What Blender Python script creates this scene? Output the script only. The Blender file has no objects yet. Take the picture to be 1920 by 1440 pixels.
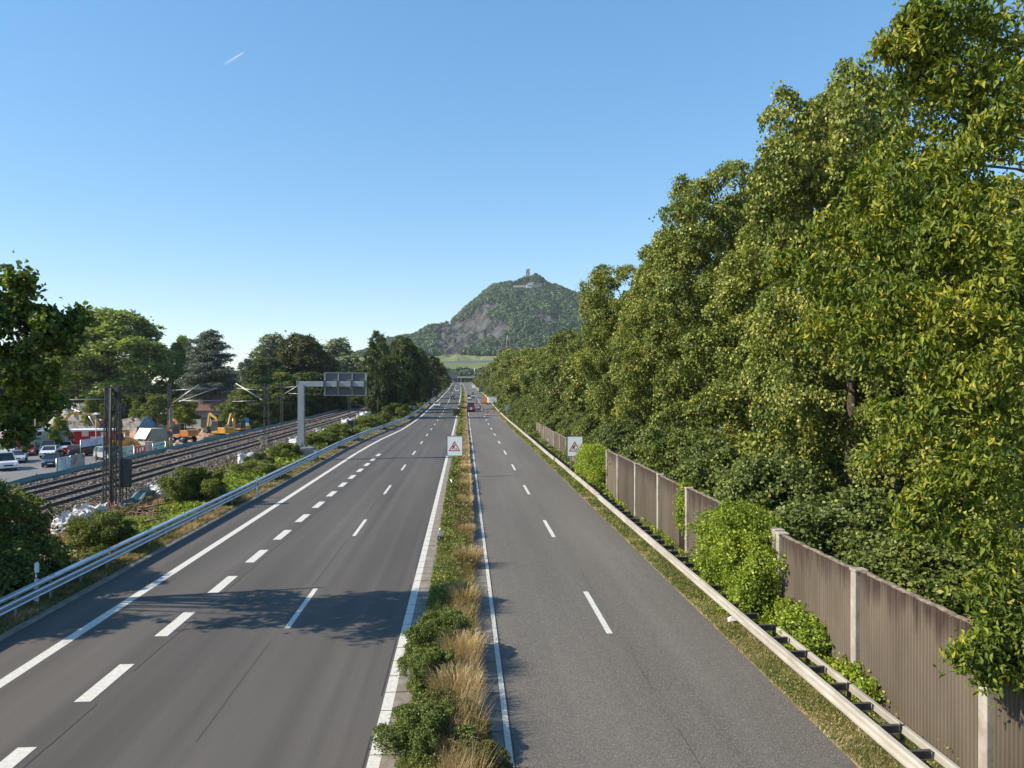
import bpy, math, random
import numpy as np
from mathutils import Vector, Matrix, Euler

# ------------------------------------------------------------------ camera, world, sun, exposure
SC = bpy.context.scene
COL = SC.collection
R = math.radians
EYE = 7.5
F_PX, YAW, PITCH = 1400.0, 3.62, -0.08        # focal length in photo pixels, degrees to the right, degrees up
cam_data = bpy.data.cameras.new("camera")
cam = bpy.data.objects.new("camera", cam_data)
COL.objects.link(cam)
cam_data.sensor_width = 36.0
cam_data.lens = F_PX * 36.0 / 1920.0
cam_data.clip_start = 0.2
cam_data.clip_end = 60000
cam.location = (0, 0, EYE)
cam.rotation_euler = (R(90 + PITCH), 0, R(-YAW))
SC.camera = cam

HAZE = 0.00006
SUN_EL, SUN_AZ = 37.0, -100.0                   # azimuth from +Y clockwise: the sun stands to the left of the road
world = bpy.data.worlds.new("World")
SC.world = world
world.use_nodes = True
nt = world.node_tree
bg = nt.nodes["Background"]
sky = nt.nodes.new("ShaderNodeTexSky")
sky.sky_type = 'NISHITA'
sky.sun_disc = False
sky.sun_elevation = R(SUN_EL)
sky.sun_rotation = R(SUN_AZ % 360)
sky.altitude = 100
sky.air_density = 1.0
sky.dust_density = 0.1
sky.ozone_density = 4.0
hs = nt.nodes.new("ShaderNodeHueSaturation"); hs.inputs["Saturation"].default_value = 1.54; hs.inputs["Value"].default_value = 1.7
gm = nt.nodes.new("ShaderNodeGamma"); gm.inputs[1].default_value = 0.57
nt.links.new(sky.outputs[0], gm.inputs[0]); nt.links.new(gm.outputs[0], hs.inputs["Color"]); nt.links.new(hs.outputs[0], bg.inputs[0])
bg.inputs[1].default_value = 0.15
sun_data = bpy.data.lights.new("sun", 'SUN')
sun_data.energy = 5.0
sun_data.angle = R(0.53)
sun_data.color = (1.0, 0.9, 0.75)
sun = bpy.data.objects.new("sun", sun_data)
COL.objects.link(sun)
_s = Vector((math.sin(R(SUN_AZ)) * math.cos(R(SUN_EL)), math.cos(R(SUN_AZ)) * math.cos(R(SUN_EL)), math.sin(R(SUN_EL))))
sun.rotation_euler = _s.to_track_quat('Z', 'Y').to_euler()
sun.location = _s * 100
SC.view_settings.view_transform = 'Standard'
SC.view_settings.look = 'None'
SC.view_settings.exposure = 0.6
SC.view_settings.gamma = 1.0
SC.cycles.max_bounces = 6
SC.cycles.transparent_max_bounces = 8
SC.cycles.diffuse_bounces = 3
SC.cycles.glossy_bounces = 2
SC.cycles.transmission_bounces = 3
SC.cycles.volume_bounces = 1

# ------------------------------------------------------------------ helpers: placing
_rot = cam.rotation_euler.to_matrix()
def ray(x, y):
    return _rot @ Vector(((x - 960) / F_PX, (720 - y) / F_PX, -1.0))
def at(x, y, Y):
    d = ray(x, y); return Vector((0, 0, EYE)) + d * (Y / d.y)
def atz(x, y, z=0.0):
    d = ray(x, y); return Vector((0, 0, EYE)) + d * ((z - EYE) / d.z)
def smooth(a, b, x):
    t = np.clip((x - a) / (b - a), 0, 1); return t * t * (3 - 2 * t)
def zr(Y):                                     # the road climbs gently in the distance
    Y = np.asarray(Y, float)
    t = np.maximum(Y - 130, 0)
    z = np.where(t < 60, 0.0115 * t * t / 120, 0.0115 * (t - 30))
    return z
def cx(Y):                                     # and bends to the left
    Y = np.asarray(Y, float)
    t = np.maximum(Y - 250, 0)
    return -1.25e-5 * t * t
def zf(Y): return float(zr(Y))
def cf(Y): return float(cx(Y))

# ------------------------------------------------------------------ helpers: objects
def tag(o, label=None, cat=None, group=None, kind=None):
    if label: o["label"] = label
    if cat: o["category"] = cat
    if group: o["group"] = group
    if kind: o["kind"] = kind
    return o
def thing(name, label, cat, loc=(0, 0, 0), rz=0.0, group=None, kind=None):
    o = bpy.data.objects.new(name, None)
    COL.objects.link(o)
    o.location = loc; o.rotation_euler = (0, 0, rz)
    o.empty_display_size = 0.3
    return tag(o, label, cat, group, kind)
def clone(o, parent=None):
    c = o.copy(); COL.objects.link(c); c.parent = parent
    for ch in o.children: clone(ch, c)
    return c
def copy_thing(o, label, loc, rz=None, scale=None, group=None):
    c = clone(o)
    c.location = loc
    if rz is not None: c.rotation_euler = (0, 0, rz)
    if scale is not None: c.scale = scale if hasattr(scale, '__len__') else (scale,) * 3
    tag(c, label, group=group)
    return c
def np_mesh(name, V, F, mat, parent=None, tint=None, smooth_=False):
    """V (n,3); F list of (m,k) int arrays."""
    me = bpy.data.meshes.new(name)
    V = np.ascontiguousarray(V, dtype=np.float32)
    me.vertices.add(len(V)); me.vertices.foreach_set("co", V.ravel())
    loops = np.concatenate([f.ravel() for f in F]).astype(np.int32)
    sizes = np.concatenate([np.full(len(f), f.shape[1], np.int32) for f in F])
    starts = np.concatenate([[0], np.cumsum(sizes)[:-1]]).astype(np.int32)
    me.loops.add(len(loops)); me.loops.foreach_set("vertex_index", loops)
    me.polygons.add(len(sizes)); me.polygons.foreach_set("loop_start", starts)
    if tint is not None:
        a = me.attributes.new("tint", 'FLOAT', 'FACE'); a.data.foreach_set("value", np.asarray(tint, np.float32))
    if smooth_: me.polygons.foreach_set("use_smooth", np.ones(len(sizes), bool))
    me.update(calc_edges=True)
    if mat is not None: me.materials.append(mat)
    o = bpy.data.objects.new(name, me); COL.objects.link(o)
    if parent is not None: o.parent = parent
    return o
class MB:
    def __init__(s): s.v = []; s.f = []; s.m = []; s.mats = []; s.sm = []
    def _mi(s, mat):
        if mat is None: return 0
        if mat not in s.mats: s.mats.append(mat)
        return s.mats.index(mat)
    def add(s, vs, fs, mat=None, sm=False):
        n = len(s.v); mi = s._mi(mat)
        s.v += [tuple(v) for v in vs]
        for f in fs: s.f.append(tuple(n + i for i in f)); s.m.append(mi); s.sm.append(sm)
        return s
    def box(s, c, size, rz=0.0, mat=None, taper=1.0, M=None):
        x, y, z = (q / 2 for q in size)
        vs = [Vector((sx * x * (taper if sz > 0 else 1), sy * y * (taper if sz > 0 else 1), sz * z)) for sz in (-1, 1) for sx, sy in ((-1, -1), (1, -1), (1, 1), (-1, 1))]
        m = Matrix.Rotation(rz, 3, 'Z') if M is None else M
        vs = [m @ v + Vector(c) for v in vs]
        return s.add(vs, [(3, 2, 1, 0), (4, 5, 6, 7), (0, 1, 5, 4), (1, 2, 6, 5), (2, 3, 7, 6), (3, 0, 4, 7)], mat)
    def bar(s, a, b, w, h=None, mat=None):
        a, b = Vector(a), Vector(b); h = w if h is None else h
        d = (b - a); L = d.length; d.normalize()
        up = Vector((0, 0, 1)) if abs(d.z) < 0.95 else Vector((0, 1, 0))
        x = d.cross(up).normalized(); z = x.cross(d).normalized()
        M = Matrix((x, d, z)).transposed()
        return s.box((a + b) / 2, (w, L, h), M=M, mat=mat)
    def tube(s, pts, rad, n=8, mat=None, sm=True, cap=True):
        pts = [Vector(p) for p in pts]
        if not hasattr(rad, '__len__'): rad = [rad] * len(pts)
        vs, fs = [], []
        for i, p in enumerate(pts):
            d = (pts[min(i + 1, len(pts) - 1)] - pts[max(i - 1, 0)]).normalized()
            up = Vector((0, 0, 1)) if abs(d.z) < 0.9 else Vector((0, 1, 0))
            x = d.cross(up).normalized(); y = x.cross(d)
            for k in range(n):
                t = 2 * math.pi * k / n
                vs.append(p + (x * math.cos(t) + y * math.sin(t)) * rad[i])
        for i in range(len(pts) - 1):
            for k in range(n):
                a, b = i * n + k, i * n + (k + 1) % n
                fs.append((a, b, b + n, a + n))
        if cap: fs += [tuple(range(n))[::-1], tuple(range((len(pts) - 1) * n, len(pts) * n))]
        return s.add(vs, fs, mat, sm)
    def prism(s, outline, c0, c1, axis='y', mat=None, inset=0.0):
        """outline of (a,b) pairs extruded along an axis from c0 to c1"""
        n = len(outline)
        def P(a, b, c): return {'y': (a, c, b), 'x': (c, a, b), 'z': (a, b, c)}[axis]
        vs = [P(a, b, c0) for a, b in outline] + [P(a, b, c1) for a, b in outline]
        fs = [tuple(range(n)), tuple(range(2 * n - 1, n - 1, -1))] + [(i, i + n, (i + 1) % n + n, (i + 1) % n) for i in range(n)]
        return s.add(vs, fs, mat)
    def sweep(s, prof, path, mat=None, closed=True, cap=True):
        """prof: (offset to the right, height); path: list of (x,y,z)"""
        path = [Vector(p) for p in path]; n = len(prof); vs = []; fs = []
        for i, p in enumerate(path):
            d = (path[min(i + 1, len(path) - 1)] - path[max(i - 1, 0)]); d.z = 0; d.normalize()
            r = Vector((d.y, -d.x, 0))
            vs += [p + r * a + Vector((0, 0, b)) for a, b in prof]
        m = n if closed else n - 1
        for i in range(len(path) - 1):
            for k in range(m):
                a, b = i * n + k, i * n + (k + 1) % n
                fs.append((a, b, b + n, a + n))
        if closed and cap: fs += [tuple(range(n))[::-1], tuple(range((len(path) - 1) * n, len(path) * n))]
        return s.add(vs, fs, mat)
    def build(s, name, mat=None, parent=None, bevel=0.0, loc=None):
        me = bpy.data.meshes.new(name)
        me.from_pydata(s.v, [], s.f)
        mats = s.mats if s.mats else [mat]
        for m in mats: me.materials.append(m)
        me.polygons.foreach_set("material_index", s.m)
        me.polygons.foreach_set("use_smooth", s.sm)
        me.update()
        o = bpy.data.objects.new(name, me); COL.objects.link(o)
        if parent is not None: o.parent = parent
        if loc is not None: o.location = loc
        if bevel:
            b = o.modifiers.new("bevel", 'BEVEL'); b.width = bevel; b.segments = 2; b.limit_method = 'ANGLE'
        return o

# ------------------------------------------------------------------ materials
def mat(name, c, c2=None, scale=5.0, rough=0.7, metal=0.0, spec=0.4, bump=0.0, bscale=None, stretch=(1, 1, 1), lo=0.35, hi=0.65, detail=6, coat=0.0):
    m = bpy.data.materials.new(name); m.use_nodes = True
    n, l = m.node_tree.nodes, m.node_tree.links
    b = n["Principled BSDF"]
    b.inputs["Roughness"].default_value = rough
    b.inputs["Metallic"].default_value = metal
    b.inputs["Specular IOR Level"].default_value = spec
    b.inputs["Coat Weight"].default_value = coat
    b.inputs["Base Color"].default_value = (*c, 1)
    if c2 is not None or bump:
        tc = n.new("ShaderNodeTexCoord"); mp = n.new("ShaderNodeMapping"); mp.inputs["Scale"].default_value = stretch
        l.new(tc.outputs["Object"], mp.inputs[0])
    if c2 is not None:
        no = n.new("ShaderNodeTexNoise"); no.inputs["Scale"].default_value = scale; no.inputs["Detail"].default_value = detail
        no.inputs["Roughness"].default_value = 0.6
        l.new(mp.outputs[0], no.inputs[0])
        r = n.new("ShaderNodeValToRGB")
        r.color_ramp.elements[0].position = lo; r.color_ramp.elements[0].color = (*c, 1)
        r.color_ramp.elements[1].position = hi; r.color_ramp.elements[1].color = (*c2, 1)
        l.new(no.outputs[0], r.inputs[0]); l.new(r.outputs[0], b.inputs["Base Color"])
    if bump:
        nb = n.new("ShaderNodeTexNoise"); nb.inputs["Scale"].default_value = bscale or scale * 3; nb.inputs["Detail"].default_value = 4
        l.new(mp.outputs[0], nb.inputs[0])
        bp = n.new("ShaderNodeBump"); bp.inputs["Strength"].default_value = bump; bp.inputs["Distance"].default_value = 0.02
        l.new(nb.outputs[0], bp.inputs["Height"]); l.new(bp.outputs[0], b.inputs["Normal"])
    return m
def foliage(name, dark, mid, light, pale=None, trans=0.3, patch=0.6):
    """leaf colour: varies per leaf (tint), per patch of the crown and per tree"""
    m = bpy.data.materials.new(name); m.use_nodes = True
    n, l = m.node_tree.nodes, m.node_tree.links
    b = n["Principled BSDF"]; out = n["Material Output"]
    b.inputs["Roughness"].default_value = 0.55
    b.inputs["Specular IOR Level"].default_value = 0.3
    at_ = n.new("ShaderNodeAttribute"); at_.attribute_name = "tint"
    tc = n.new("ShaderNodeTexCoord"); no = n.new("ShaderNodeTexNoise"); no.inputs["Scale"].default_value = patch; no.inputs["Detail"].default_value = 2
    l.new(tc.outputs["Object"], no.inputs[0])
    oi = n.new("ShaderNodeObjectInfo")
    a1 = n.new("ShaderNodeMath"); a1.operation = 'MULTIPLY_ADD'; a1.inputs[1].default_value = 0.9; l.new(no.outputs[0], a1.inputs[0])
    a1.inputs[2].default_value = -0.45
    a2 = n.new("ShaderNodeMath"); a2.operation = 'ADD'; l.new(a1.outputs[0], a2.inputs[0]); l.new(at_.outputs["Fac"], a2.inputs[1])
    a3 = n.new("ShaderNodeMath"); a3.operation = 'MULTIPLY_ADD'; l.new(oi.outputs["Random"], a3.inputs[0]); a3.inputs[1].default_value = 0.16; a3.inputs[2].default_value = -0.08
    a4 = n.new("ShaderNodeMath"); a4.operation = 'ADD'; l.new(a2.outputs[0], a4.inputs[0]); l.new(a3.outputs[0], a4.inputs[1])
    r = n.new("ShaderNodeValToRGB"); e = r.color_ramp.elements
    e[0].position = 0.1; e[0].color = (*dark, 1); e[1].position = 0.5; e[1].color = (*mid, 1)
    x = e.new(0.82); x.color = (*light, 1)
    if pale: y = e.new(0.97); y.color = (*pale, 1)
    l.new(a4.outputs[0], r.inputs[0]); l.new(r.outputs[0], b.inputs["Base Color"])
    t = n.new("ShaderNodeBsdfTranslucent")
    mc = n.new("ShaderNodeMixRGB"); mc.blend_type = 'MULTIPLY'; mc.inputs[0].default_value = 1; mc.inputs[2].default_value = (1.3, 1.25, 0.45, 1)
    l.new(r.outputs[0], mc.inputs[1]); l.new(mc.outputs[0], t.inputs[0])
    mx = n.new("ShaderNodeMixShader"); mx.inputs[0].default_value = trans
    l.new(b.outputs[0], mx.inputs[1]); l.new(t.outputs[0], mx.inputs[2]); l.new(mx.outputs[0], out.inputs[0])
    return m

def asphalt(name, base, speck, speck_amt, tracks):
    m = bpy.data.materials.new(name); m.use_nodes = True
    n, l = m.node_tree.nodes, m.node_tree.links
    b = n["Principled BSDF"]; b.inputs["Roughness"].default_value = 0.78; b.inputs["Specular IOR Level"].default_value = 0.35
    tc = n.new("ShaderNodeTexCoord")
    def noise(scale, detail, stretch):
        mp = n.new("ShaderNodeMapping"); mp.inputs["Scale"].default_value = stretch; l.new(tc.outputs["Object"], mp.inputs[0])
        q = n.new("ShaderNodeTexNoise"); q.inputs["Scale"].default_value = scale; q.inputs["Detail"].default_value = detail; l.new(mp.outputs[0], q.inputs[0]); return q.outputs[0]
    def ramp(src, p0, c0, p1, c1):
        r = n.new("ShaderNodeValToRGB"); e = r.color_ramp.elements
        e[0].position = p0; e[0].color = (*c0, 1); e[1].position = p1; e[1].color = (*c1, 1); l.new(src, r.inputs[0]); return r.outputs[0]
    def mixc(fac, a, bb, mode='MIX'):
        q = n.new("ShaderNodeMixRGB"); q.blend_type = mode
        if isinstance(fac, float): q.inputs[0].default_value = fac
        else: l.new(fac, q.inputs[0])
        l.new(a, q.inputs[1]); l.new(bb, q.inputs[2]); return q.outputs[0]
    big = ramp(noise(0.35, 4, (1, 0.12, 1)), 0.3, tuple(q * 0.8 for q in base), 0.7, tuple(q * 1.18 for q in base))
    lane = ramp(noise(1.4, 3, (1, 0.006, 1)), 0.35, (0.8, 0.79, 0.78), 0.65, (1.18, 1.17, 1.16))
    c = mixc(float(tracks), big, mixc(1.0, big, lane, 'MULTIPLY'))
    vo = n.new("ShaderNodeTexVoronoi"); vo.inputs["Scale"].default_value = 75; l.new(tc.outputs["Object"], vo.inputs["Vector"])
    sp = ramp(vo.outputs["Color"], 0.55, (0, 0, 0), 0.9, (speck_amt,) * 3)
    sc = n.new("ShaderNodeRGB"); sc.outputs[0].default_value = (*speck, 1)
    c = mixc(sp, c, sc.outputs[0])
    fine = ramp(noise(28, 3, (1, 1, 1)), 0.3, (0.8, 0.8, 0.8), 0.7, (1.2, 1.2, 1.2))
    c = mixc(0.55, c, mixc(1.0, c, fine, 'MULTIPLY'))
    l.new(c, b.inputs["Base Color"])
    return m

M = {}
M['asphalt_new'] = asphalt("asphalt_new", (0.084, 0.074, 0.064), (0.2, 0.19, 0.17), 0.12, 0.9)
M['asphalt_old'] = asphalt("asphalt_old", (0.096, 0.087, 0.076), (0.40, 0.36, 0.29), 0.55, 0.5)
M['asphalt_yard'] = asphalt("asphalt_yard", (0.16, 0.155, 0.15), (0.25, 0.23, 0.2), 0.2, 0.1)
M['paint'] = mat("road_paint", (0.66, 0.63, 0.56), (0.42, 0.39, 0.33), 9, 0.6, lo=0.3, hi=0.85, bump=0.15, bscale=60)
M['paint_worn'] = mat("worn_road_paint", (0.62, 0.61, 0.57), (0.25, 0.24, 0.22), 14, 0.7, lo=0.45, hi=0.72)
M['seam'] = mat("bitumen_seam", (0.035, 0.034, 0.034), rough=0.6)
M['gutter'] = mat("concrete_gutter", (0.27, 0.24, 0.2), (0.17, 0.145, 0.115), 3, 0.9, bump=0.3, bscale=30, detail=10)
M['concrete'] = mat("concrete", (0.42, 0.4, 0.36), (0.22, 0.21, 0.18), 2.2, 0.85, bump=0.3, bscale=25, detail=10, stretch=(1, 1, 0.35))
M['soil'] = mat("soil", (0.17, 0.115, 0.07), (0.30, 0.22, 0.13), 1.3, 0.95, bump=0.5, bscale=12, detail=10)
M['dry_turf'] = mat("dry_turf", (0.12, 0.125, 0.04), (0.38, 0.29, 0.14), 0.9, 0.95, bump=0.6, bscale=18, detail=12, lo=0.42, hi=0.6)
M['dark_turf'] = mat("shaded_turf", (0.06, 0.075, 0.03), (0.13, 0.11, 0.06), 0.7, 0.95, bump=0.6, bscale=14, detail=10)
M['field'] = mat("field", (0.09, 0.12, 0.045), (0.2, 0.19, 0.09), 0.02, 0.95, detail=8)
M['ballast'] = mat("ballast", (0.10, 0.078, 0.06), (0.27, 0.225, 0.18), 9, 0.95, bump=1.0, bscale=9, detail=3, lo=0.4, hi=0.62)
M['gravel'] = mat("gravel", (0.3, 0.26, 0.2), (0.45, 0.4, 0.33), 1.1, 0.95, bump=0.5, bscale=14, detail=10)
M['heap'] = mat("gravel_heap", (0.17, 0.14, 0.12), (0.34, 0.29, 0.25), 2.4, 0.95, bump=0.8, bscale=6, detail=8)
M['earth'] = mat("earth_heap", (0.28, 0.16, 0.1), (0.42, 0.28, 0.18), 1.6, 0.95, bump=0.8, bscale=6, detail=8)
M['rail'] = mat("rusty_rail", (0.07, 0.035, 0.025), (0.12, 0.06, 0.04), 8, 0.7)
M['railtop'] = mat("polished_rail", (0.45, 0.43, 0.42), rough=0.3, metal=0.9)
M['sleeper'] = mat("sleeper", (0.24, 0.21, 0.18), (0.15, 0.12, 0.1), 4, 0.9)
M['galv'] = mat("galvanised_steel", (0.62, 0.65, 0.68), (0.5, 0.53, 0.56), 1.5, 0.36, metal=0.85)
M['galv_dull'] = mat("weathered_zinc", (0.44, 0.405, 0.34), (0.3, 0.27, 0.22), 2.2, 0.65, metal=0.1, stretch=(1, 0.35, 1), detail=10)
M['steel_dark'] = mat("dark_steel", (0.045, 0.045, 0.045), (0.08, 0.075, 0.07), 5, 0.6)
M['mast'] = mat("mast_steel", (0.09, 0.092, 0.085), (0.05, 0.047, 0.042), 3, 0.7)
M['gantry'] = mat("gantry_steel", (0.33, 0.36, 0.37), (0.26, 0.29, 0.3), 2, 0.5, metal=0.3, stretch=(1, 1, 0.3))
M['sign_back'] = mat("sign_back", (0.11, 0.12, 0.125), rough=0.55)
M['white'] = mat("white_plastic", (0.8, 0.8, 0.8), rough=0.5)
M['white_sign'] = mat("white_sign_sheet", (0.88, 0.9, 0.9), rough=0.45)
M['red_sign'] = mat("red_sign_sheet", (0.52, 0.02, 0.035), rough=0.45)
M['black'] = mat("black_sheet", (0.012, 0.012, 0.014), rough=0.5)
M['frame_green'] = mat("sign_frame", (0.11, 0.17, 0.15), rough=0.5)
M['bag'] = mat("white_bag", (0.68, 0.67, 0.66), (0.5, 0.5, 0.5), 4, 0.6)
M['bark'] = mat("bark", (0.10, 0.075, 0.055), (0.05, 0.038, 0.03), 3, 0.95, bump=0.8, bscale=10, stretch=(1, 1, 0.2))
M['bark_grey'] = mat("grey_bark", (0.2, 0.18, 0.15), (0.12, 0.1, 0.085), 3, 0.95, bump=0.6, bscale=10, stretch=(1, 1, 0.2))
M['straw'] = foliage("straw", (0.169, 0.107, 0.053), (0.444, 0.321, 0.162), (0.655, 0.513, 0.289), (0.760, 0.642, 0.416), trans=0.25, patch=0.5)
M['turfblade'] = foliage("turf_blade", (0.056, 0.084, 0.017), (0.134, 0.168, 0.039), (0.314, 0.269, 0.090), (0.560, 0.448, 0.213), trans=0.25, patch=0.35)
M['leaf_lime'] = foliage("leaf_linden", (0.065, 0.101, 0.025), (0.175, 0.219, 0.044), (0.361, 0.366, 0.079), (0.543, 0.494, 0.134), trans=0.2, patch=0.35)
M['leaf_near'] = foliage("leaf_hornbeam", (0.065, 0.110, 0.017), (0.185, 0.233, 0.027), (0.389, 0.366, 0.043), (0.584, 0.494, 0.074), trans=0.32, patch=0.5)
M['leaf_mid'] = foliage("leaf_mid", (0.067, 0.092, 0.028), (0.137, 0.182, 0.048), (0.223, 0.268, 0.063), (0.423, 0.404, 0.120), trans=0.25, patch=0.3)
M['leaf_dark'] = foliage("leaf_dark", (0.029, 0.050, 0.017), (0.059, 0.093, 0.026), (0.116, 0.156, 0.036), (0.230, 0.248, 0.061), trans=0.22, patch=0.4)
M['leaf_olive'] = foliage("leaf_olive", (0.041, 0.046, 0.018), (0.083, 0.094, 0.031), (0.161, 0.161, 0.050), (0.242, 0.215, 0.074), trans=0.22, patch=0.3)
M['leaf_grey'] = foliage("leaf_willow", (0.077, 0.109, 0.062), (0.154, 0.200, 0.117), (0.245, 0.283, 0.161), (0.322, 0.361, 0.209), trans=0.2, patch=0.3)
M['leaf_light'] = foliage('leaf_light', (0.094, 0.135, 0.036), (0.218, 0.285, 0.079), (0.328, 0.405, 0.109), (0.468, 0.510, 0.157), trans=0.28, patch=0.25)
M['leaf_cedar'] = foliage("leaf_cedar", (0.066, 0.087, 0.069), (0.128, 0.161, 0.122), (0.214, 0.250, 0.181), (0.301, 0.333, 0.235), trans=0.08, patch=0.3)
M['leaf_bright'] = foliage("leaf_bright", (0.092, 0.141, 0.018), (0.222, 0.311, 0.034), (0.405, 0.468, 0.062), (0.554, 0.560, 0.112), trans=0.35, patch=0.8)
M['leaf_bush'] = foliage("leaf_bush", (0.048, 0.076, 0.020), (0.120, 0.164, 0.037), (0.242, 0.275, 0.062), (0.380, 0.371, 0.111), trans=0.28, patch=0.9)
M['leaf_young'] = foliage("leaf_young", (0.067, 0.101, 0.013), (0.146, 0.190, 0.022), (0.246, 0.280, 0.039), (0.358, 0.358, 0.067), trans=0.35, patch=0.9)
M['leaf_dull'] = foliage("leaf_dull", (0.067, 0.073, 0.022), (0.134, 0.140, 0.039), (0.224, 0.202, 0.067), (0.336, 0.269, 0.112), trans=0.25, patch=0.8)
M['leaf_hill'] = foliage("leaf_hill", (0.030, 0.055, 0.031), (0.055, 0.099, 0.043), (0.099, 0.148, 0.051), (0.148, 0.185, 0.062), trans=0.1, patch=0.02)

rng = np.random.default_rng(7)

# ------------------------------------------------------------------ foliage geometry
def unit(a): return a / np.maximum(np.linalg.norm(a, axis=1, keepdims=True), 1e-9)
def leaf_mesh(C, N, L, W, rg, shaped=False, hang=None):
    """one small face per leaf: centre C, normal N, length L, width W"""
    n = len(C)
    rnd = rg.normal(size=(n, 3))
    if hang is not None: rnd = rnd * (1 - hang) + np.array([0, 0, -1.0]) * hang * 2
    t = unit(np.cross(np.cross(N, rnd), N)); b = np.cross(N, t)
    L = np.broadcast_to(L, (n,))[:, None]; W = np.broadcast_to(W, (n,))[:, None]
    if not shaped:
        V = np.stack([C - t * L / 2, C + b * W / 2 + N * W * 0.18, C + t * L / 2 - N * L * 0.12, C - b * W / 2 + N * W * 0.18], 1).reshape(-1, 3)
        F = np.arange(n * 4).reshape(n, 4)
        return V, [F], 1
    V = np.stack([C - t * L / 2, C - t * L * 0.12 + b * W / 2 + N * W * 0.2, C + t * L * 0.2 + b * W * 0.38 + N * W * 0.12, C + t * L / 2 - N * L * 0.16,
                  C + t * L * 0.2 - b * W * 0.38 + N * W * 0.12, C - t * L * 0.12 - b * W / 2 + N * W * 0.2], 1).reshape(-1, 3)
    i = np.arange(n)[:, None] * 6
    F = np.stack([i + np.array([[0, 1, 2, 3]]), i + np.array([[0, 3, 4, 5]])], 1).reshape(-1, 4)
    return V, [F], 2
def sprays(lobes, per_m2, rg, down=0.25, inner=0.15, keep=0.8):
    """points and outward directions spread over the lobes' surfaces (lobe = cx,cy,cz,rx,ry,rz)"""
    P, D = [], []
    lob = np.array([tuple(q) + (1.0,) * (7 - len(q)) for q in lobes], float)
    for q in lob:
        dm = q[6] if len(q) > 6 else 1.0
        area = 4 * math.pi * ((q[3] * q[4]) ** 1.6 / 3 + (q[3] * q[5]) ** 1.6 / 3 + (q[4] * q[5]) ** 1.6 / 3) ** (1 / 1.6)
        n = max(4, int(area * per_m2 * dm))
        d = unit(rg.normal(size=(n, 3)))
        d = d[(d[:, 2] > -0.35) | (rg.random(n) < down)]
        rad = 0.86 + 0.24 * rg.random(len(d)) + 0.22 * (rg.random(len(d)) < 0.12)
        inn = rg.random(len(d)) < inner
        rad[inn] = 0.45 + 0.4 * rg.random(inn.sum())
        P.append(q[:3] + d * q[3:6] * rad[:, None]); D.append(unit(d / q[3:6]))
    P, D = np.concatenate(P), np.concatenate(D)
    m = np.full(len(P), 9.0)
    for q in lob: m = np.minimum(m, np.linalg.norm((P - q[:3]) / q[3:6], axis=1))
    k = m > keep * 0.55
    k &= (m > keep) | (rg.random(len(P)) < 0.35)
    return P[k], D[k]
def foliage_mesh(name, lobes, per_m2, n_leaf, spray_r, L, W, matl, rg, parent=None, shaped=False, hang=None, flat=0.35, upw=0.55, down=0.25, keep=0.8, pale=0.06):
    P, D = sprays(lobes, per_m2, rg, down=down, keep=keep)
    n = len(P)
    up = np.array([0, 0, 1.0])
    nrm = unit(D * 0.6 + up * upw + rg.normal(size=(n, 3)) * 0.3)
    a = unit(np.cross(nrm, rg.normal(size=(n, 3)))); b = np.cross(nrm, a)
    u = rg.normal(size=(n, n_leaf)) * 0.5; v = rg.normal(size=(n, n_leaf)) * 0.5; w = rg.normal(size=(n, n_leaf)) * flat * 0.5
    sr = (spray_r * (0.6 + 0.8 * rg.random(n)))[:, None]
    r2 = u * u + v * v
    C = P[:, None] + (a[:, None] * u[..., None] + b[:, None] * v[..., None]) * sr[..., None] + nrm[:, None] * ((w - 0.3 * r2) * sr)[..., None]
    C = C.reshape(-1, 3)
    LN = unit(np.repeat(nrm, n_leaf, 0) * 0.8 + rg.normal(size=(len(C), 3)) * 0.75)
    s = 0.7 + 0.6 * rg.random(len(C))
    V, F, k = leaf_mesh(C, LN, L * s, W * s, rg, shaped, hang)
    t = np.repeat(rg.random(n) * 0.35, n_leaf) + rg.random(len(C)) * 0.5 + 0.08
    t[rg.random(len(C)) < pale] += 0.5
    t = np.repeat(t, k)
    return np_mesh(name, V, F, matl, parent, tint=t)
def crown_lobes(H, R_, hb, n, rg, shape='broad', r0=0.33, r1=0.5):
    out = []
    for i in range(n):
        u = (i + 0.5) / n
        th = i * 2.4 + rg.random() * 0.8
        if shape == 'broad': p = math.sin(math.pi * min(1, u * 0.80 + 0.16)) ** 0.7
        elif shape == 'cone': p = (1 - u) ** 0.8 * 0.95 + 0.05
        elif shape == 'column': p = math.sin(math.pi * (u * 0.82 + 0.12)) ** 0.45
        elif shape == 'block': p = math.sin(math.pi * (u * 0.56 + 0.2)) ** 0.8
        else: p = math.sin(math.pi * (u * 0.7 + 0.25)) ** 0.8
        rr = R_ * (r0 + (r1 - r0) * rg.random()) * (0.55 + 0.45 * p)
        rad = max(0, R_ * p - rr * 0.8) * (0.75 + 0.4 * rg.random())
        z = hb + (H - hb) * u
        z = min(z, H - rr * 0.85)
        out.append((rad * math.cos(th), rad * math.sin(th), z, rr, rr, rr * (0.75 + 0.3 * rg.random())))
    out.append((0, 0, hb + (H - hb) * 0.45, R_ * 0.5, R_ * 0.5, (H - hb) * 0.34))
    return out
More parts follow.
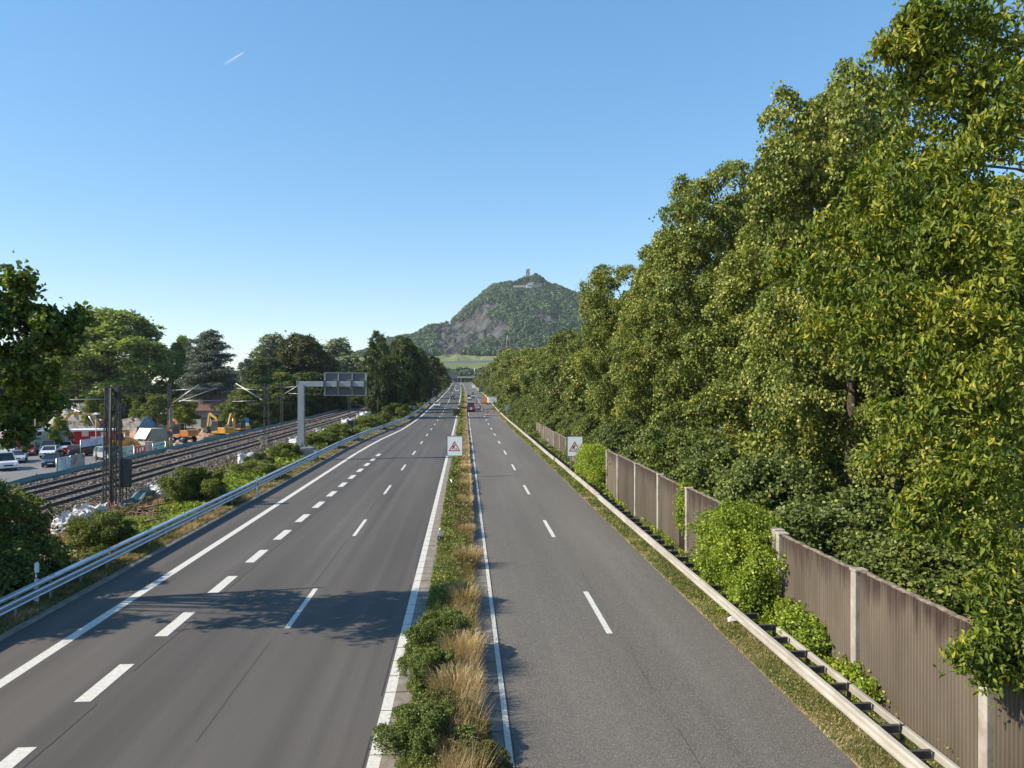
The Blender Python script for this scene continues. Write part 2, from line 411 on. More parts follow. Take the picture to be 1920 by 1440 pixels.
def twiggy(lobes, rg, k=9, lo=0.28, hi=0.5, main=0.4):
    """break every lobe into smaller tufts growing out of its surface"""
    out = []
    for q in lobes:
        r = q[3]; small = 2.6 if r < 0.42 else 1.0
        out.append((q[0], q[1], q[2], q[3] * 0.86, q[4] * 0.86, q[5] * 0.86, main * small))
        if small > 1: out[-1] = out[-1][:6] + (2.6,)
        for _ in range(k):
            d = rg.normal(size=3) + [q[0] * 0.25 / max(r, .1), q[1] * 0.25 / max(r, .1), 0.35]; d /= np.linalg.norm(d)
            s = r * (lo + (hi - lo) * rg.random()); f = 0.78 + 0.35 * rg.random()
            out.append((q[0] + d[0] * q[3] * f, q[1] + d[1] * q[4] * f, q[2] + d[2] * q[5] * f, s, s, s * 0.8, small))
    return out
def trunk_mesh(name, H, r, lobes, rg, matl, parent=None, limbs=7, lean=0.3):
    mb = MB()
    pts = [(lean * math.sin(k * 0.9) * k / 6, lean * math.cos(k * 1.3) * k / 6, H * 0.82 * k / 6) for k in range(7)]
    mb.tube([(0, 0, -0.6)] + pts, [r * 1.35] + [r * (1.1 - 0.15 * k) for k in range(7)], 10)
    L = sorted(lobes, key=lambda q: -q[3])[:limbs]
    for q in L:
        z0 = max(H * 0.12, min(q[2] * 0.62, H * 0.6)); k = z0 / (H * 0.82) * 6
        p0 = Vector((lean * math.sin(k * 0.9) * k / 6, lean * math.cos(k * 1.3) * k / 6, z0)); p1 = Vector(q[:3])
        m = (p0 + p1) / 2 + Vector((rg.normal() * 0.3, rg.normal() * 0.3, 0.4))
        mb.tube([p0, m, p1, p1 + (p1 - m) * 0.5], [r * 0.42, r * 0.3, r * 0.16, r * 0.05], 6)
        for j in range(3):
            e = p1 + Vector((rg.normal(), rg.normal(), rg.normal() * 0.6 + 0.3)).normalized() * q[3] * 0.9
            mb.tube([m.lerp(p1, 0.4 + 0.2 * j), e], [r * 0.14, r * 0.03], 5)
    return mb.build(name, matl, parent)

PROTO = {}
def proto_tree(key, H, R_, hb, n, shape, per_m2, n_leaf, spray_r, L, W, matl, seed, trunk_r=0.35, bark='bark', **kw):
    rg = np.random.default_rng(seed)
    lob = crown_lobes(H, R_, hb, n, rg, shape, kw.pop('r0', 0.33), kw.pop('r1', 0.5))
    e = bpy.data.objects.new(key, None)
    f = foliage_mesh("crown", twiggy(lob, rg), per_m2, n_leaf, spray_r, L, W, M[matl], rg, **kw)
    t = trunk_mesh("trunk", H, trunk_r, lob, rg, M[bark])
    for o in (f, t): COL.objects.unlink(o)
    PROTO[key] = (f.data, t.data, H, R_)
def tree(key, loc, H, R_, label, rz=0.0, matl=None, name="broadleaf_tree", cat="tree", group=None, lean=0.0):
    f, t, h0, r0 = PROTO[key]
    e = thing(name, label, cat, loc, rz, group)
    e.scale = (R_ / r0, R_ / r0, H / h0)
    for nm, me in (("crown", f), ("trunk", t)):
        o = bpy.data.objects.new(nm, me); COL.objects.link(o); o.parent = e
        if nm == "crown" and matl:
            o.material_slots[0].link = 'OBJECT'; o.material_slots[0].material = M[matl]
    return e
#PART2

# ------------------------------------------------------------------ value noise for terrain
_tab = np.random.default_rng(3).random((256, 256))
def vnoise(x, y, sc):
    x = np.asarray(x, float) / sc + 1000; y = np.asarray(y, float) / sc + 1000
    i, j = np.floor(x).astype(int), np.floor(y).astype(int); u, v = x - i, y - j
    u, v = u * u * (3 - 2 * u), v * v * (3 - 2 * v)
    t = lambda a, b: _tab[a % 256, b % 256]
    return (t(i, j) * (1 - u) + t(i + 1, j) * u) * (1 - v) + (t(i, j + 1) * (1 - u) + t(i + 1, j + 1) * u) * v
def fbm(x, y, sc, o=4):
    s = 0; a = 1; n = 0
    for k in range(o): s = s + a * vnoise(x + 37 * k, y - 11 * k, sc / 2 ** k); n += a; a *= 0.5
    return s / n

# ------------------------------------------------------------------ the setting: ground
YS = np.concatenate([[-80, -40, -20, 0], np.arange(10, 300, 10), np.arange(300, 900, 20), np.arange(900, 1500, 50), [1500, 1700, 2000, 2400, 2800, 3300]]).astype(float)
def foot(Y):                                   # vineyard slope at the foot of the hill
    return np.interp(Y, [0, 800, 1000, 1150, 1350, 1600], [0, 1, 8, 22, 50, 70])
def ground_z(X, Y):
    X = np.asarray(X, float); Y = np.asarray(Y, float)
    z = zr(np.minimum(Y, 900)) - 0.05
    drop = smooth(-31.5, -34.0, X)
    return z - 2.45 * drop
XS = np.array([-3500, -1500, -700, -300, -150, -90, -60, -45, -38, -34, -31.5, -30.8, -22, -21, -18, -13.8, -6, 0, 9, 10.5, 14, 20, 40, 90, 200, 500, 1200, 3500], float)
gx, gy = np.meshgrid(XS, YS)
gz = ground_z(gx, gy)
def grid_faces(nr, nc):
    i = np.arange(nr * nc).reshape(nr, nc)
    return np.stack([i[:-1, :-1], i[:-1, 1:], i[1:, 1:], i[1:, :-1]], -1).reshape(-1, 4)
g = np_mesh("ground", np.stack([gx, gy, gz], -1).reshape(-1, 3), [grid_faces(*gx.shape)], M['field'])
tag(g, "flat green and tan ground reaching to the foot of the hill", "ground", kind="structure")

def ribbon(name, x0, x1, dz, matl, parent=None, Ys=None, zz=None):
    Ys = YS[(YS >= -20) & (YS <= 860)] if Ys is None else Ys
    a = x0(Ys) if callable(x0) else np.full(len(Ys), float(x0)); b = x1(Ys) if callable(x1) else np.full(len(Ys), float(x1))
    z = zr(Ys) + dz
    V = np.stack([np.stack([a + cx(Ys), Ys, z], -1), np.stack([b + cx(Ys), Ys, z], -1)], 1).reshape(-1, 3)
    i = np.arange(len(Ys) - 1)[:, None] * 2
    F = i + np.array([[0, 1, 3, 2]])
    return np_mesh(name, V, [F], matl, parent)
def strips(segs, dz):
    """quads (x0,x1,y0,y1) lying on the road"""
    V, F = [], []
    for k, (x0, x1, y0, y1) in enumerate(segs):
        for x, y in ((x0, y0), (x1, y0), (x1, y1), (x0, y1)): V.append((x + cf(y), y, zf(y) + dz))
        F.append((4 * k, 4 * k + 1, 4 * k + 2, 4 * k + 3))
    return np.array(V), [np.array(F)]
def xl(Y):  return np.interp(Y, [0, 88, 105, 143, 160, 900], [-13.45, -13.45, -12.9, -10.75, -10.6, -10.6])     # outer edge of the left road
def xll(Y): return np.interp(Y, [0, 84, 100, 122, 160, 900], [-11.55, -11.55, -11.1, -10.0, -9.6, -9.6])        # its outer line
def xgr(Y): return np.interp(Y, [0, 86, 105, 143, 165, 900], [-14.15, -14.15, -13.6, -11.5, -11.3, -11.3])      # the guard rail

road_l = ribbon("road", xl, -1.6, 0.0, M['asphalt_new'])
tag(road_l, "smooth dark grey left carriageway with three marked lanes", "road", kind="structure")
road_r = ribbon("road", 0.75, 7.7, 0.0, M['asphalt_old'])
tag(road_r, "coarse grey right carriageway with two lanes", "road", kind="structure")
gut_l = ribbon("gutter", lambda Y: -1.66 + 0 * Y, -1.2, 0.012, M['gutter'], road_l)
gut_r = ribbon("gutter", 0.36, 0.82, 0.012, M['gutter'], road_r)
kerb = MB(); kp = [(float(xl(y)) + cf(y), y, zf(y)) for y in YS if 0 <= y <= 600]
kerb.sweep([(-0.34, -0.05), (-0.34, 0.05), (-0.16, 0.045), (-0.02, 0.006), (-0.02, -0.05)], kp)
kerb.build("kerb", M['gutter'], road_l)
# painted lines
def poly_line(name, xc, w, y0, y1, matl, parent, dz=0.016):
    Ys = np.unique(np.concatenate([YS[(YS > y0) & (YS < y1)], [y0, y1]]))
    c = xc if callable(xc) else (lambda Y: np.full(len(Y), float(xc)))
    return ribbon(name, lambda Y: c(Y) - w / 2, lambda Y: c(Y) + w / 2, dz, matl, parent, Ys)
poly_line("edge_line", xll, 0.33, -10, 800, M['paint'], road_l, 0.006)
poly_line("edge_line", -1.79, 0.25, -10, 850, M['paint'], road_l)
poly_line("edge_line", 0.9, 0.13, -10, 850, M['paint'], road_r)
segs = [(-5.51, -5.34, 23.2 + 13.8 * k, 27.6 + 13.8 * k) for k in range(-2, 16)] + [(-5.51, -5.34, 236, 640)]
V, F = strips(segs, 0.006); np_mesh("lane_dashes", V, F, M['paint'], road_l)
segs = [(-9.17, -8.79, 13.6 + 4.55 * k, 15.95 + 4.55 * k) for k in range(-2, 15)]
V, F = strips(segs, 0.006); np_mesh("merge_dashes", V, F, M['paint'], road_l)
segs = [(4.24, 4.42, 22.1 + 14.0 * k, 26.6 + 14.0 * k) for k in range(-2, 40)]
V, F = strips(segs, 0.006); np_mesh("lane_dashes", V, F, M['paint_worn'], road_r)
# temporary lane line of the lane closure
V, F = strips([(4.9, 5.05, 215, 330), (5.2, 7.6, 158.5, 158.9)], 0.012); np_mesh("temporary_line", V, F, M['paint'], road_r)
# joints, seams and cracks
segs = [(-1.92, -1.2, y, y + 0.025) for y in np.arange(8, 70, 1.02)]
V, F = strips(segs, 0.02); np_mesh("gutter_joints", V, F, M['seam'], road_l)
segs = [(0.36, 0.82, y, y + 0.03) for y in np.arange(8, 80, 1.0)]
V, F = strips(segs, 0.02); np_mesh("gutter_joints", V, F, M['seam'], road_r)
rg = np.random.default_rng(11)
segs = []
for x, w, y1 in ((-8.6, 0.03, 130), (-5.62, 0.01, 200), (-2.0, 0.03, 200)):
    for y in np.arange(8, y1, 2.0):
        if rg.random() < (0.9 if x == -8.6 else 0.6): dx = 0.015 * math.sin(y * 0.9); segs.append((x + dx, x + dx + w, y, y + 2.0))
V, F = strips(segs, 0.004); np_mesh("seam", V, F, M['seam'], road_l)
segs = [(4.6 + 0.012 * math.sin(y), 4.6 + 0.012 * math.sin(y) + 0.01, y, y + 2.0) for y in np.arange(8, 200, 2.0) if rg.random() < 0.55]
segs += [(0.985, 1.005, y, y + 2.0) for y in np.arange(8, 200, 2.0)]
segs += [(0.99, 4.3 * rg.random() + 1.2, y, y + 0.03) for y in (31, 58.2, 66, 83)]
V, F = strips(segs, 0.004); np_mesh("seam", V, F, M['seam'], road_r)

tag(ribbon("median_ground", -1.24, 0.4, 0.008, M['dry_turf']), "dry earth strip between the two carriageways", "ground", kind="structure")
tag(ribbon("verge", -17.6, lambda Y: xl(Y) - 0.2, 0.0, M['dry_turf'], None, YS[(YS >= -20) & (YS <= 700)]), "dry grass verge under the left guard rail", "ground", kind="structure")
tag(ribbon("embankment", -22.3, -17.6, -0.003, M['soil'], None, YS[(YS >= -20) & (YS <= 500)]), "brown earth between verge and railway", "ground", kind="structure")
tag(ribbon("verge", 7.66, 10.2, 0.003, M['dry_turf'], None, YS[(YS >= -20) & (YS <= 700)]), "patchy grass verge between road and noise barrier", "ground", kind="structure")
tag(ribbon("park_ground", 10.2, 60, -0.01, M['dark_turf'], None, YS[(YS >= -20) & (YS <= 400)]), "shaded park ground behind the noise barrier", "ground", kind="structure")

# construction yard and car park, 2.5 m lower than the road
def yard(name, x0, x1, y0, y1, dz, matl, label):
    ys = np.unique(np.concatenate([YS[(YS > y0) & (YS < y1)], [y0, y1]])); xs = np.linspace(x0, x1, 4)
    a, b = np.meshgrid(xs, ys); z = zr(b) - 2.5 + dz
    return tag(np_mesh(name, np.stack([a, b, z], -1).reshape(-1, 3), [grid_faces(*a.shape)], matl), label, "ground", kind="structure")
yard("yard_ground", -95, -34.2, 108, 185, 0.03, M['gravel'], "sandy floor of the construction yard beyond the railway")
yard("car_park", -95, -34.2, 55, 108, 0.034, M['asphalt_yard'], "grey asphalt of the car park beyond the railway")

# ------------------------------------------------------------------ railway
bed = MB(); Yr = [y for y in YS if -20 <= y <= 500]
bed.sweep([(-31.3, -0.06), (-30.6, 0.28), (-22.9, 0.28), (-21.6, -0.06)], [(cf(y), y, zf(y)) for y in Yr], M['ballast'], closed=False)
tag(bed.build("railway_bed"), "brown grey ballast bed carrying both railway tracks", "railway bed", kind="structure")
rgs = np.random.default_rng(5)
nst = 60000
yy = 40 + 110 * rgs.random(nst) ** 1.6; xx = rgs.uniform(-31.0, -21.3, nst)
C = np.stack([xx, yy, 0.3 + zr(yy) + 0.03 * rgs.random(nst) - 0.25 * smooth(-22.9, -21.5, xx)], -1)
Vb, Fb, _ = leaf_mesh(C, unit(rgs.normal(size=(nst, 3)) + [0, 0, 1.0]), 0.09 + 0.0012 * yy, 0.08 + 0.0012 * yy, rgs)
M['stone'] = mat("ballast_stone", (0.15, 0.12, 0.095), (0.36, 0.30, 0.245), 3.0, 0.95, lo=0.3, hi=0.7)
tag(np_mesh("ballast_stones", Vb, Fb, M['stone']), "loose ballast stones round the tracks", "gravel", kind="stuff")
sl = MB().box((0, 0, 0), (2.5, 0.24, 0.12))
sleeper0 = sl.build("sleeper", M['sleeper'])
SLM = sleeper0.data; bpy.data.objects.remove(sleeper0)
for xc, lab in ((-24.6, "railway track nearest the road, two rusty rails"), (-28.45, "railway track beside the low green fence, two rusty rails")):
    t = thing("railway_track", lab, "railway track", (xc, 0, 0), group="railway tracks")
    for s in (-0.72, 0.72):
        rb = MB(); P = [(s + cf(y), y, zf(y)) for y in Yr]
        rb.sweep([(-0.07, 0.36), (-0.07, 0.385), (-0.02, 0.40), (-0.02, 0.49), (-0.036, 0.5), (-0.036, 0.53), (0.036, 0.53), (0.036, 0.5), (0.02, 0.49), (0.02, 0.40), (0.07, 0.385), (0.07, 0.36)], P, M['rail'])
        rb.sweep([(-0.03, 0.531), (-0.03, 0.536), (0.03, 0.536), (0.03, 0.531)], P, M['railtop'])
        rb.build("rail", None, t)
    for k in range(100):
        y = 42 + 0.62 * k
        o = bpy.data.objects.new("sleeper", SLM); COL.objects.link(o); o.parent = t; o.location = (0, y, 0.3)
    rest = MB()
    for k in range(260):
        y = 104.5 + 0.62 * k; rest.box((cf(y), y, 0.3 + zf(y)), (2.5, 0.24, 0.12))
    tag(rest.build("sleeper_row", M['sleeper'], t), kind="stuff")

# low green-blue plastic fence beside the far track
M['tarp'] = mat("green_blue_tarp", (0.045, 0.115, 0.115), (0.075, 0.17, 0.18), 1.2, 0.5, bump=0.5, bscale=3)
fb = MB(); P = []
for k in range(110):
    y = 50 + 2.0 * k; P.append((-31.75 + 0.12 * math.sin(k * 1.3) + cf(y), y, zf(y) + 0.04 * math.sin(k * 2.1)))
fb.sweep([(0.0, -0.1), (0.10, 0.3), (-0.05, 0.62), (-0.08, 0.6), (0.06, 0.3), (-0.04, -0.1)], P)
fe = thing("barrier_fence", "low blue green plastic fence along the far railway track", "fence", (0, 0, 0))
fb.build("sheet", M['tarp'], fe)
pm = MB()
for k in range(0, 110, 2): pm.box((P[k][0] - 0.12, P[k][1], P[k][2] + 0.3), (0.05, 0.05, 0.8))
pm.build("stakes", M['steel_dark'], fe)

# ------------------------------------------------------------------ left guard rail
path = [(float(xgr(y)) + cf(y), y, zf(y)) for y in np.concatenate([np.arange(8, 160, 4), np.arange(160, 520, 12)])]
gr = thing("guard_rail", "shiny galvanised guard rail along the left verge", "guard rail")
W_ = [(0.0, 0.46), (0.06, 0.475), (0.09, 0.51), (0.06, 0.55), (0.0, 0.58), (0.0, 0.62), (0.06, 0.65), (0.09, 0.69), (0.06, 0.73), (0.0, 0.75), (-0.012, 0.75), (0.045, 0.725), (0.072, 0.69), (0.045, 0.655), (-0.012, 0.63), (-0.012, 0.57), (0.045, 0.545), (0.072, 0.50), (0.045, 0.465), (-0.012, 0.45)]
MB().sweep([(a + 0.1, b - 0.02) for a, b in W_], path).build("rail_beam", M['galv'], gr)
MB().sweep([(-0.10, 0.77), (-0.11, 0.87), (-0.08, 0.9), (0.10, 0.9), (0.13, 0.87), (0.13, 0.82), (0.1, 0.79), (-0.06, 0.77)], path).build("top_beam", M['galv'], gr)
pg_ = MB().box((0, 0, 0.36), (0.012, 0.1, 0.84)).box((-0.03, -0.045, 0.36), (0.06, 0.012, 0.84)).box((-0.03, 0.045, 0.36), (0.06, 0.012, 0.84))
p0 = pg_.build("post", M['galv']); PM = p0.data; bpy.data.objects.remove(p0)
yk = 12.6; n = 0
while n < 100:
    o = bpy.data.objects.new("post", PM); COL.objects.link(o); o.parent = gr
    o.location = (float(xgr(yk)) + cf(yk) - 0.02, yk, zf(yk)); yk += 2.0 if yk < 60 else 2.6; n += 1
rest = MB()
while yk < 480: rest.box((float(xgr(yk)) + cf(yk) - 0.04, yk, zf(yk) + 0.36), (0.06, 0.1, 0.84)); yk += 3
tag(rest.build("post_row", M['galv'], gr), kind="stuff")
jb = MB()
for y in np.arange(14.6, 80, 4.0):
    x = float(xgr(y))
    for dy in (-0.12, 0.0, 0.12): jb.box((x + 0.0, y + dy, 0.903), (0.03, 0.03, 0.02))
    jb.box((x, y, 0.901), (0.2, 0.012, 0.008))
jb.build("bolt", M['steel_dark'], gr)

# ------------------------------------------------------------------ right guard rail (three pieces with offset joints)
gr = thing("guard_rail", "pale weathered guard rail with spacer brackets beside the noise barrier", "guard rail")
def xr(y): return 8.05
pieces = [(8, 44.6, 0), (44.9, 66.8, 0.06), (67.1, 222, 0.0)]
BX = [(-0.04, 0.49), (-0.07, 0.52), (-0.07, 0.56), (-0.02, 0.60), (-0.02, 0.64), (-0.07, 0.68), (-0.07, 0.72), (-0.03, 0.76), (0.06, 0.77), (0.06, 0.75), (-0.01, 0.74), (-0.05, 0.71), (-0.05, 0.685), (0.0, 0.65), (0.0, 0.59), (-0.05, 0.555), (-0.05, 0.525), (-0.02, 0.505)]
for a, b, d in pieces:
    ys = np.linspace(a, b, max(3, int((b - a) / 6)))
    MB().sweep(BX, [(8.05 + d + cf(y) + 0.012 * math.sin(y * 1.7), y, zf(y)) for y in ys]).build("rail_beam", M['galv_dull'], gr)
ys = np.arange(232, 560, 12)
MB().sweep(BX, [(8.3 + cf(y), y, zf(y)) for y in ys]).build("rail_beam", M['galv_dull'], gr)
MB().sweep([(0, 0.58), (0, 0.7), (0.03, 0.72), (0.1, 0.72), (0.1, 0.69), (0.03, 0.58)], [(8.62, y, 0) for y in (8, 14, 20.2)]).build("rear_strap", M['galv_dull'], gr)
s0 = MB().box((0.3, 0, 0.66), (0.44, 0.012, 0.16)).box((0.3, 0, 0.742), (0.44, 0.08, 0.01)).box((0.3, 0, 0.578), (0.44, 0.08, 0.01)).build("spacer", M['steel_dark'])
SM = s0.data; bpy.data.objects.remove(s0)
q0 = MB().box((0.58, 0, 0.3), (0.1, 0.012, 0.9)).box((0.58, 0.04, 0.3), (0.012, 0.08, 0.9)).build("post", M['steel_dark'])
QM = q0.data; bpy.data.objects.remove(q0)
for k in range(84):
    y = 12.2 + 1.02 * k
    o = bpy.data.objects.new("spacer", SM); COL.objects.link(o); o.parent = gr; o.location = (8.05, y, 0)
    if k % 2 == 0: o = bpy.data.objects.new("post", QM); COL.objects.link(o); o.parent = gr; o.location = (8.05, y, 0)

# ------------------------------------------------------------------ noise barrier
def ribbed_mat():
    m = mat("ribbed_panel", (0.09, 0.072, 0.052), (0.15, 0.12, 0.088), 0.7, 0.8, detail=8, stretch=(1, 1, 0.25))
    n, l = m.node_tree.nodes, m.node_tree.links
    b = n["Principled BSDF"]; src = b.inputs["Base Color"].links[0].from_socket
    tc = n.new("ShaderNodeTexCoord"); sp = n.new("ShaderNodeSeparateXYZ"); l.new(tc.outputs["Object"], sp.inputs[0])
    mp = n.new("ShaderNodeMapping"); mp.inputs["Scale"].default_value = (1, 3, 0.4); l.new(tc.outputs["Object"], mp.inputs[0])
    no = n.new("ShaderNodeTexNoise"); no.inputs["Scale"].default_value = 1.6; no.inputs["Detail"].default_value = 6; l.new(mp.outputs[0], no.inputs[0])
    a = n.new("ShaderNodeMath"); a.operation = 'MULTIPLY_ADD'; a.inputs[1].default_value = 1.8; l.new(no.outputs[0], a.inputs[0]); l.new(sp.outputs["Z"], a.inputs[2])
    mr = n.new("ShaderNodeMapRange"); mr.inputs[1].default_value = 3.15; mr.inputs[2].default_value = 3.85; l.new(a.outputs[0], mr.inputs[0])
    oi = n.new("ShaderNodeObjectInfo"); br = n.new("ShaderNodeMapRange"); br.inputs[3].default_value = 0.72; br.inputs[4].default_value = 1.3; l.new(oi.outputs["Random"], br.inputs[0])
    vm = n.new("ShaderNodeVectorMath"); vm.operation = 'SCALE'; l.new(src, vm.inputs[0]); l.new(br.outputs[0], vm.inputs["Scale"])
    mx = n.new("ShaderNodeMixRGB"); mx.inputs[2].default_value = (0.05, 0.032, 0.026, 1); l.new(mr.outputs[0], mx.inputs[0]); l.new(vm.outputs[0], mx.inputs[1]); l.new(mx.outputs[0], b.inputs["Base Color"])
    return m
M['ribbed'] = ribbed_mat()
M['moss'] = mat("mossy_cap", (0.1, 0.075, 0.05), (0.28, 0.23, 0.18), 6, 0.95, bump=0.8, bscale=14)
M['post_c'] = mat("barrier_post_concrete", (0.40, 0.365, 0.31), (0.2, 0.18, 0.145), 1.6, 0.9, detail=10, bump=0.3, bscale=20, lo=0.4, hi=0.72)
def barrier(label, posts, H_, xw, ext0=0, zb=0.0):
    t = thing("noise_barrier", label, "noise barrier", (xw, 0, zb), group="sections of the ribbed noise barrier")
    for i in range(len(posts) - 1):
        y0, y1 = posts[i] + 0.13, posts[i + 1] - 0.13
        n_ = max(6, int((y1 - y0) / 0.108)); pr = []
        pw = (y1 - y0) / n_
        for k in range(n_):
            a = y0 + k * pw
            pr += [(0.0, a), (-0.045, a + pw * 0.28), (-0.045, a + pw * 0.62), (0.0, a + pw * 0.9)]
        out = pr + [(0.09, y1), (0.09, y0)]
        h = H_ + 0.03 * math.sin(i * 2.3)
        mb = MB(); mb.prism([(a, b) for a, b in out], -0.3, h, axis='z')
        mb.build("panel", M['ribbed'], t)
        cp = MB(); yy = y0
        k = 0; path = []
        while yy < y1: path.append((0.03, yy, h + 0.015 + 0.012 * math.sin(yy * 7.0) + 0.01 * math.sin(yy * 23))); yy += 0.15
        path.append((0.03, y1, h + 0.015))
        cp.sweep([(-0.06, -0.02), (-0.065, 0.012), (0.0, 0.03), (0.08, 0.012), (0.075, -0.02)], path)
        cp.build("coping", M['moss'], t)
    for y in posts:
        MB().box((0.02, y, (H_ - 0.2) / 2), (0.30, 0.24, H_ + 0.3)).box((0.02, y, H_ + 0.03), (0.34, 0.3, 0.06)).build("post", M['post_c'], t, bevel=0.012)
    return t
XW = 9.6
def ywall(px, X=XW): 
    d = ray(px, 900); return X * d.y / d.x
PN = [ywall(p) for p in (1855, 1609, 1465)]
sp_ = PN[1] - PN[0]
barrier("tall near section of the brown ribbed noise barrier at the right edge", [PN[0] - 4.6, PN[0], PN[1], PN[2]], 2.9, XW)
PN2 = [PN[2] + 0.3, PN[2] + 4.7] + [ywall(p) for p in (1291, 1237, 1194, 1160.5, 1140)]
barrier("middle section of the brown ribbed noise barrier beyond the ivy", PN2, 2.95, XW)
PN3 = [ywall(p, 9.9) for p in (1107, 1093, 1077, 1062.8, 1050.8, 1039.8, 1029.5, 1021, 1014, 1007.5)]
barrier("low far section of the brown ribbed noise barrier behind the road works sign", PN3, 2.05, 9.9)
#PART3

# ------------------------------------------------------------------ road works signs
def flat_poly(pts, y, t=0.004, mat_=None, mb=None):
    mb = mb or MB(); mb.prism(pts, y, y - t, mat=mat_); return mb
def works_sign(label, p, z0, posts, w=1.22, h=1.56):
    t = thing("roadworks_sign", label, "road sign", (p.x, p.y, 0), R(-1.5), group="white boards with the road works triangle")
    zc = z0 + h / 2
    MB().box((0, 0, zc), (w, 0.03, h)).build("board", M['white_sign'], t)
    fr = MB()
    for sx in (-1, 1): fr.box((sx * (w / 2 + 0.012), 0, zc), (0.05, 0.05, h + 0.074))
    for sz in (-1, 1): fr.box((0, 0, zc + sz * (h / 2 + 0.012)), (w - 0.026, 0.05, 0.05))
    fr.build("frame", M['frame_green'], t)
    # triangle: outer red ring as three mitred bars, inner white, pictogram
    cx_, zb, s = -0.02, z0 + 0.37, 0.93; hh = s * 0.866
    def tri(sc): 
        c = zb + hh / 3
        return [(cx_ + a * sc, c + b * sc) for a, b in ((-s / 2, -hh / 3), (s / 2, -hh / 3), (0, hh * 2 / 3))]
    o, i = tri(1.0), tri(0.74); red = MB()
    for k in range(3): flat_poly([o[k], o[(k + 1) % 3], i[(k + 1) % 3], i[k]], -0.0165, 0.004, None, red)
    red.build("triangle_border", M['red_sign'], t)
    f = MB(); X0, Z0 = cx_, zb
    flat_poly([(X0 + 0.04, Z0 + 0.135), (X0 + 0.25, Z0 + 0.135), (X0 + 0.2, Z0 + 0.185), (X0 + 0.14, Z0 + 0.235), (X0 + 0.08, Z0 + 0.18)], -0.0165, 0.004, None, f)   # heap
    def limb(a, b, wd): 
        a, b = Vector((a[0], a[1])), Vector((b[0], b[1])); d = (b - a).normalized(); q = Vector((-d.y, d.x)) * wd / 2
        flat_poly([tuple(a - q), tuple(b - q), tuple(b + q), tuple(a + q)], -0.0165, 0.004, None, f)
    limb((X0 - 0.18, Z0 + 0.14), (X0 - 0.10, Z0 + 0.30), 0.05); limb((X0 - 0.10, Z0 + 0.30), (X0 - 0.02, Z0 + 0.42), 0.085)
    limb((X0 - 0.02, Z0 + 0.14), (X0 - 0.05, Z0 + 0.31), 0.045); limb((X0 - 0.02, Z0 + 0.42), (X0 + 0.075, Z0 + 0.47), 0.04)
    limb((X0 - 0.10, Z0 + 0.41), (X0 - 0.16, Z0 + 0.34), 0.03)
    limb((X0 - 0.20, Z0 + 0.345), (X0 + 0.07, Z0 + 0.30), 0.014)
    flat_poly([(X0 + 0.02 + 0.045 * math.cos(q), Z0 + 0.50 + 0.045 * math.sin(q)) for q in np.linspace(0, 2 * math.pi, 10)[:-1]], -0.0165, 0.004, None, f)
    f.build("pictogram", M['black'], t)
    for px_ in posts: MB().tube([(px_, 0.06, -0.2), (px_, 0.06, z0 + h * 0.95)], 0.035, 10, M['galv']).build("post", None, t)
    MB().box((0, 0.035, z0 + 0.3), (w * 0.8, 0.03, 0.04)).box((0, 0.035, z0 + h - 0.3), (w * 0.8, 0.03, 0.04)).build("clamp", M['galv'], t)
    return t
works_sign("white board with red works triangle standing in the median", at(852.5, 835, 59.5), 1.72, (-0.2,))
works_sign("white board with red works triangle in front of the noise barrier", at(1077.8, 836, 58.6), 1.72, (-0.33, 0.33))

# ------------------------------------------------------------------ the cantilever sign gantry, seen from behind
YG = 73.5
pb = at(565, 860, YG)
g = thing("sign_gantry", "grey cantilever gantry carrying the back of a large road sign", "sign gantry", (pb.x, YG, 0))
fo = MB()
fo.prism([(1.15 * math.cos(q) + (0.15 if math.cos(q) > 0 else 0), 0.95 * math.sin(q)) for q in np.linspace(0, 2 * math.pi, 25)[:-1]], -0.3, 1.28, axis='z')
fo.box((0.9, 0.1, 0.45), (1.3, 1.5, 1.1)); fo.build("foundation", M['concrete'], g, bevel=0.04)
col = MB(); col.box((0, 0, 4.35), (0.62, 0.62, 6.1), taper=0.9)
col.box((0, 0, 1.32), (1.0, 1.0, 0.06))
for sx, sy in ((1, 0), (-1, 0), (0, 1), (0, -1)):
    col.prism([(0.30, 1.35), (0.48, 1.35), (0.30, 1.9)], -0.02, 0.02) if sx == 1 else (col.prism([(-0.30, 1.35), (-0.48, 1.35), (-0.30, 1.9)], -0.02, 0.02) if sx == -1 else col.prism([(0.30 * sy, 1.35), (0.48 * sy, 1.35), (0.30 * sy, 1.9)], -0.02, 0.02, axis='x'))
for a in (-0.4, 0.4):
    for b in (-0.4, 0.4): col.tube([(a, b, 1.34), (a, b, 1.47)], 0.03, 6)
col.build("column", M['gantry'], g)
xe = at(687, 720, YG).x - pb.x; x0 = at(557, 720, YG).x - pb.x
MB().box(((xe + x0) / 2, 0, 7.4), (xe - x0, 0.42, 0.52)).box((x0 + 0.02, 0, 7.4), (0.06, 0.5, 0.6)).build("beam", M['gantry'], g, bevel=0.02)
xs0 = at(607.5, 700, YG).x - pb.x; xs1 = at(685.5, 700, YG).x - pb.x
zt = at(640, 699.5, YG).z; zb_ = at(640, 741, YG).z
pw = (xs1 - xs0) / 3
for r_, (a, b) in enumerate(((7.68, zt), (zb_, 7.12))):
    for k in range(3):
        MB().box((xs0 + pw * (k + 0.5), 0.42, (a + b) / 2), (pw - 0.02, 0.05, b - a - 0.01)).build("sign_panel", M['sign_back'], g)
MB().box((xs0 + pw * 1.5, 0.43, 7.4), (pw * 3, 0.05, 0.54)).build("sign_panel", M['sign_back'], g)
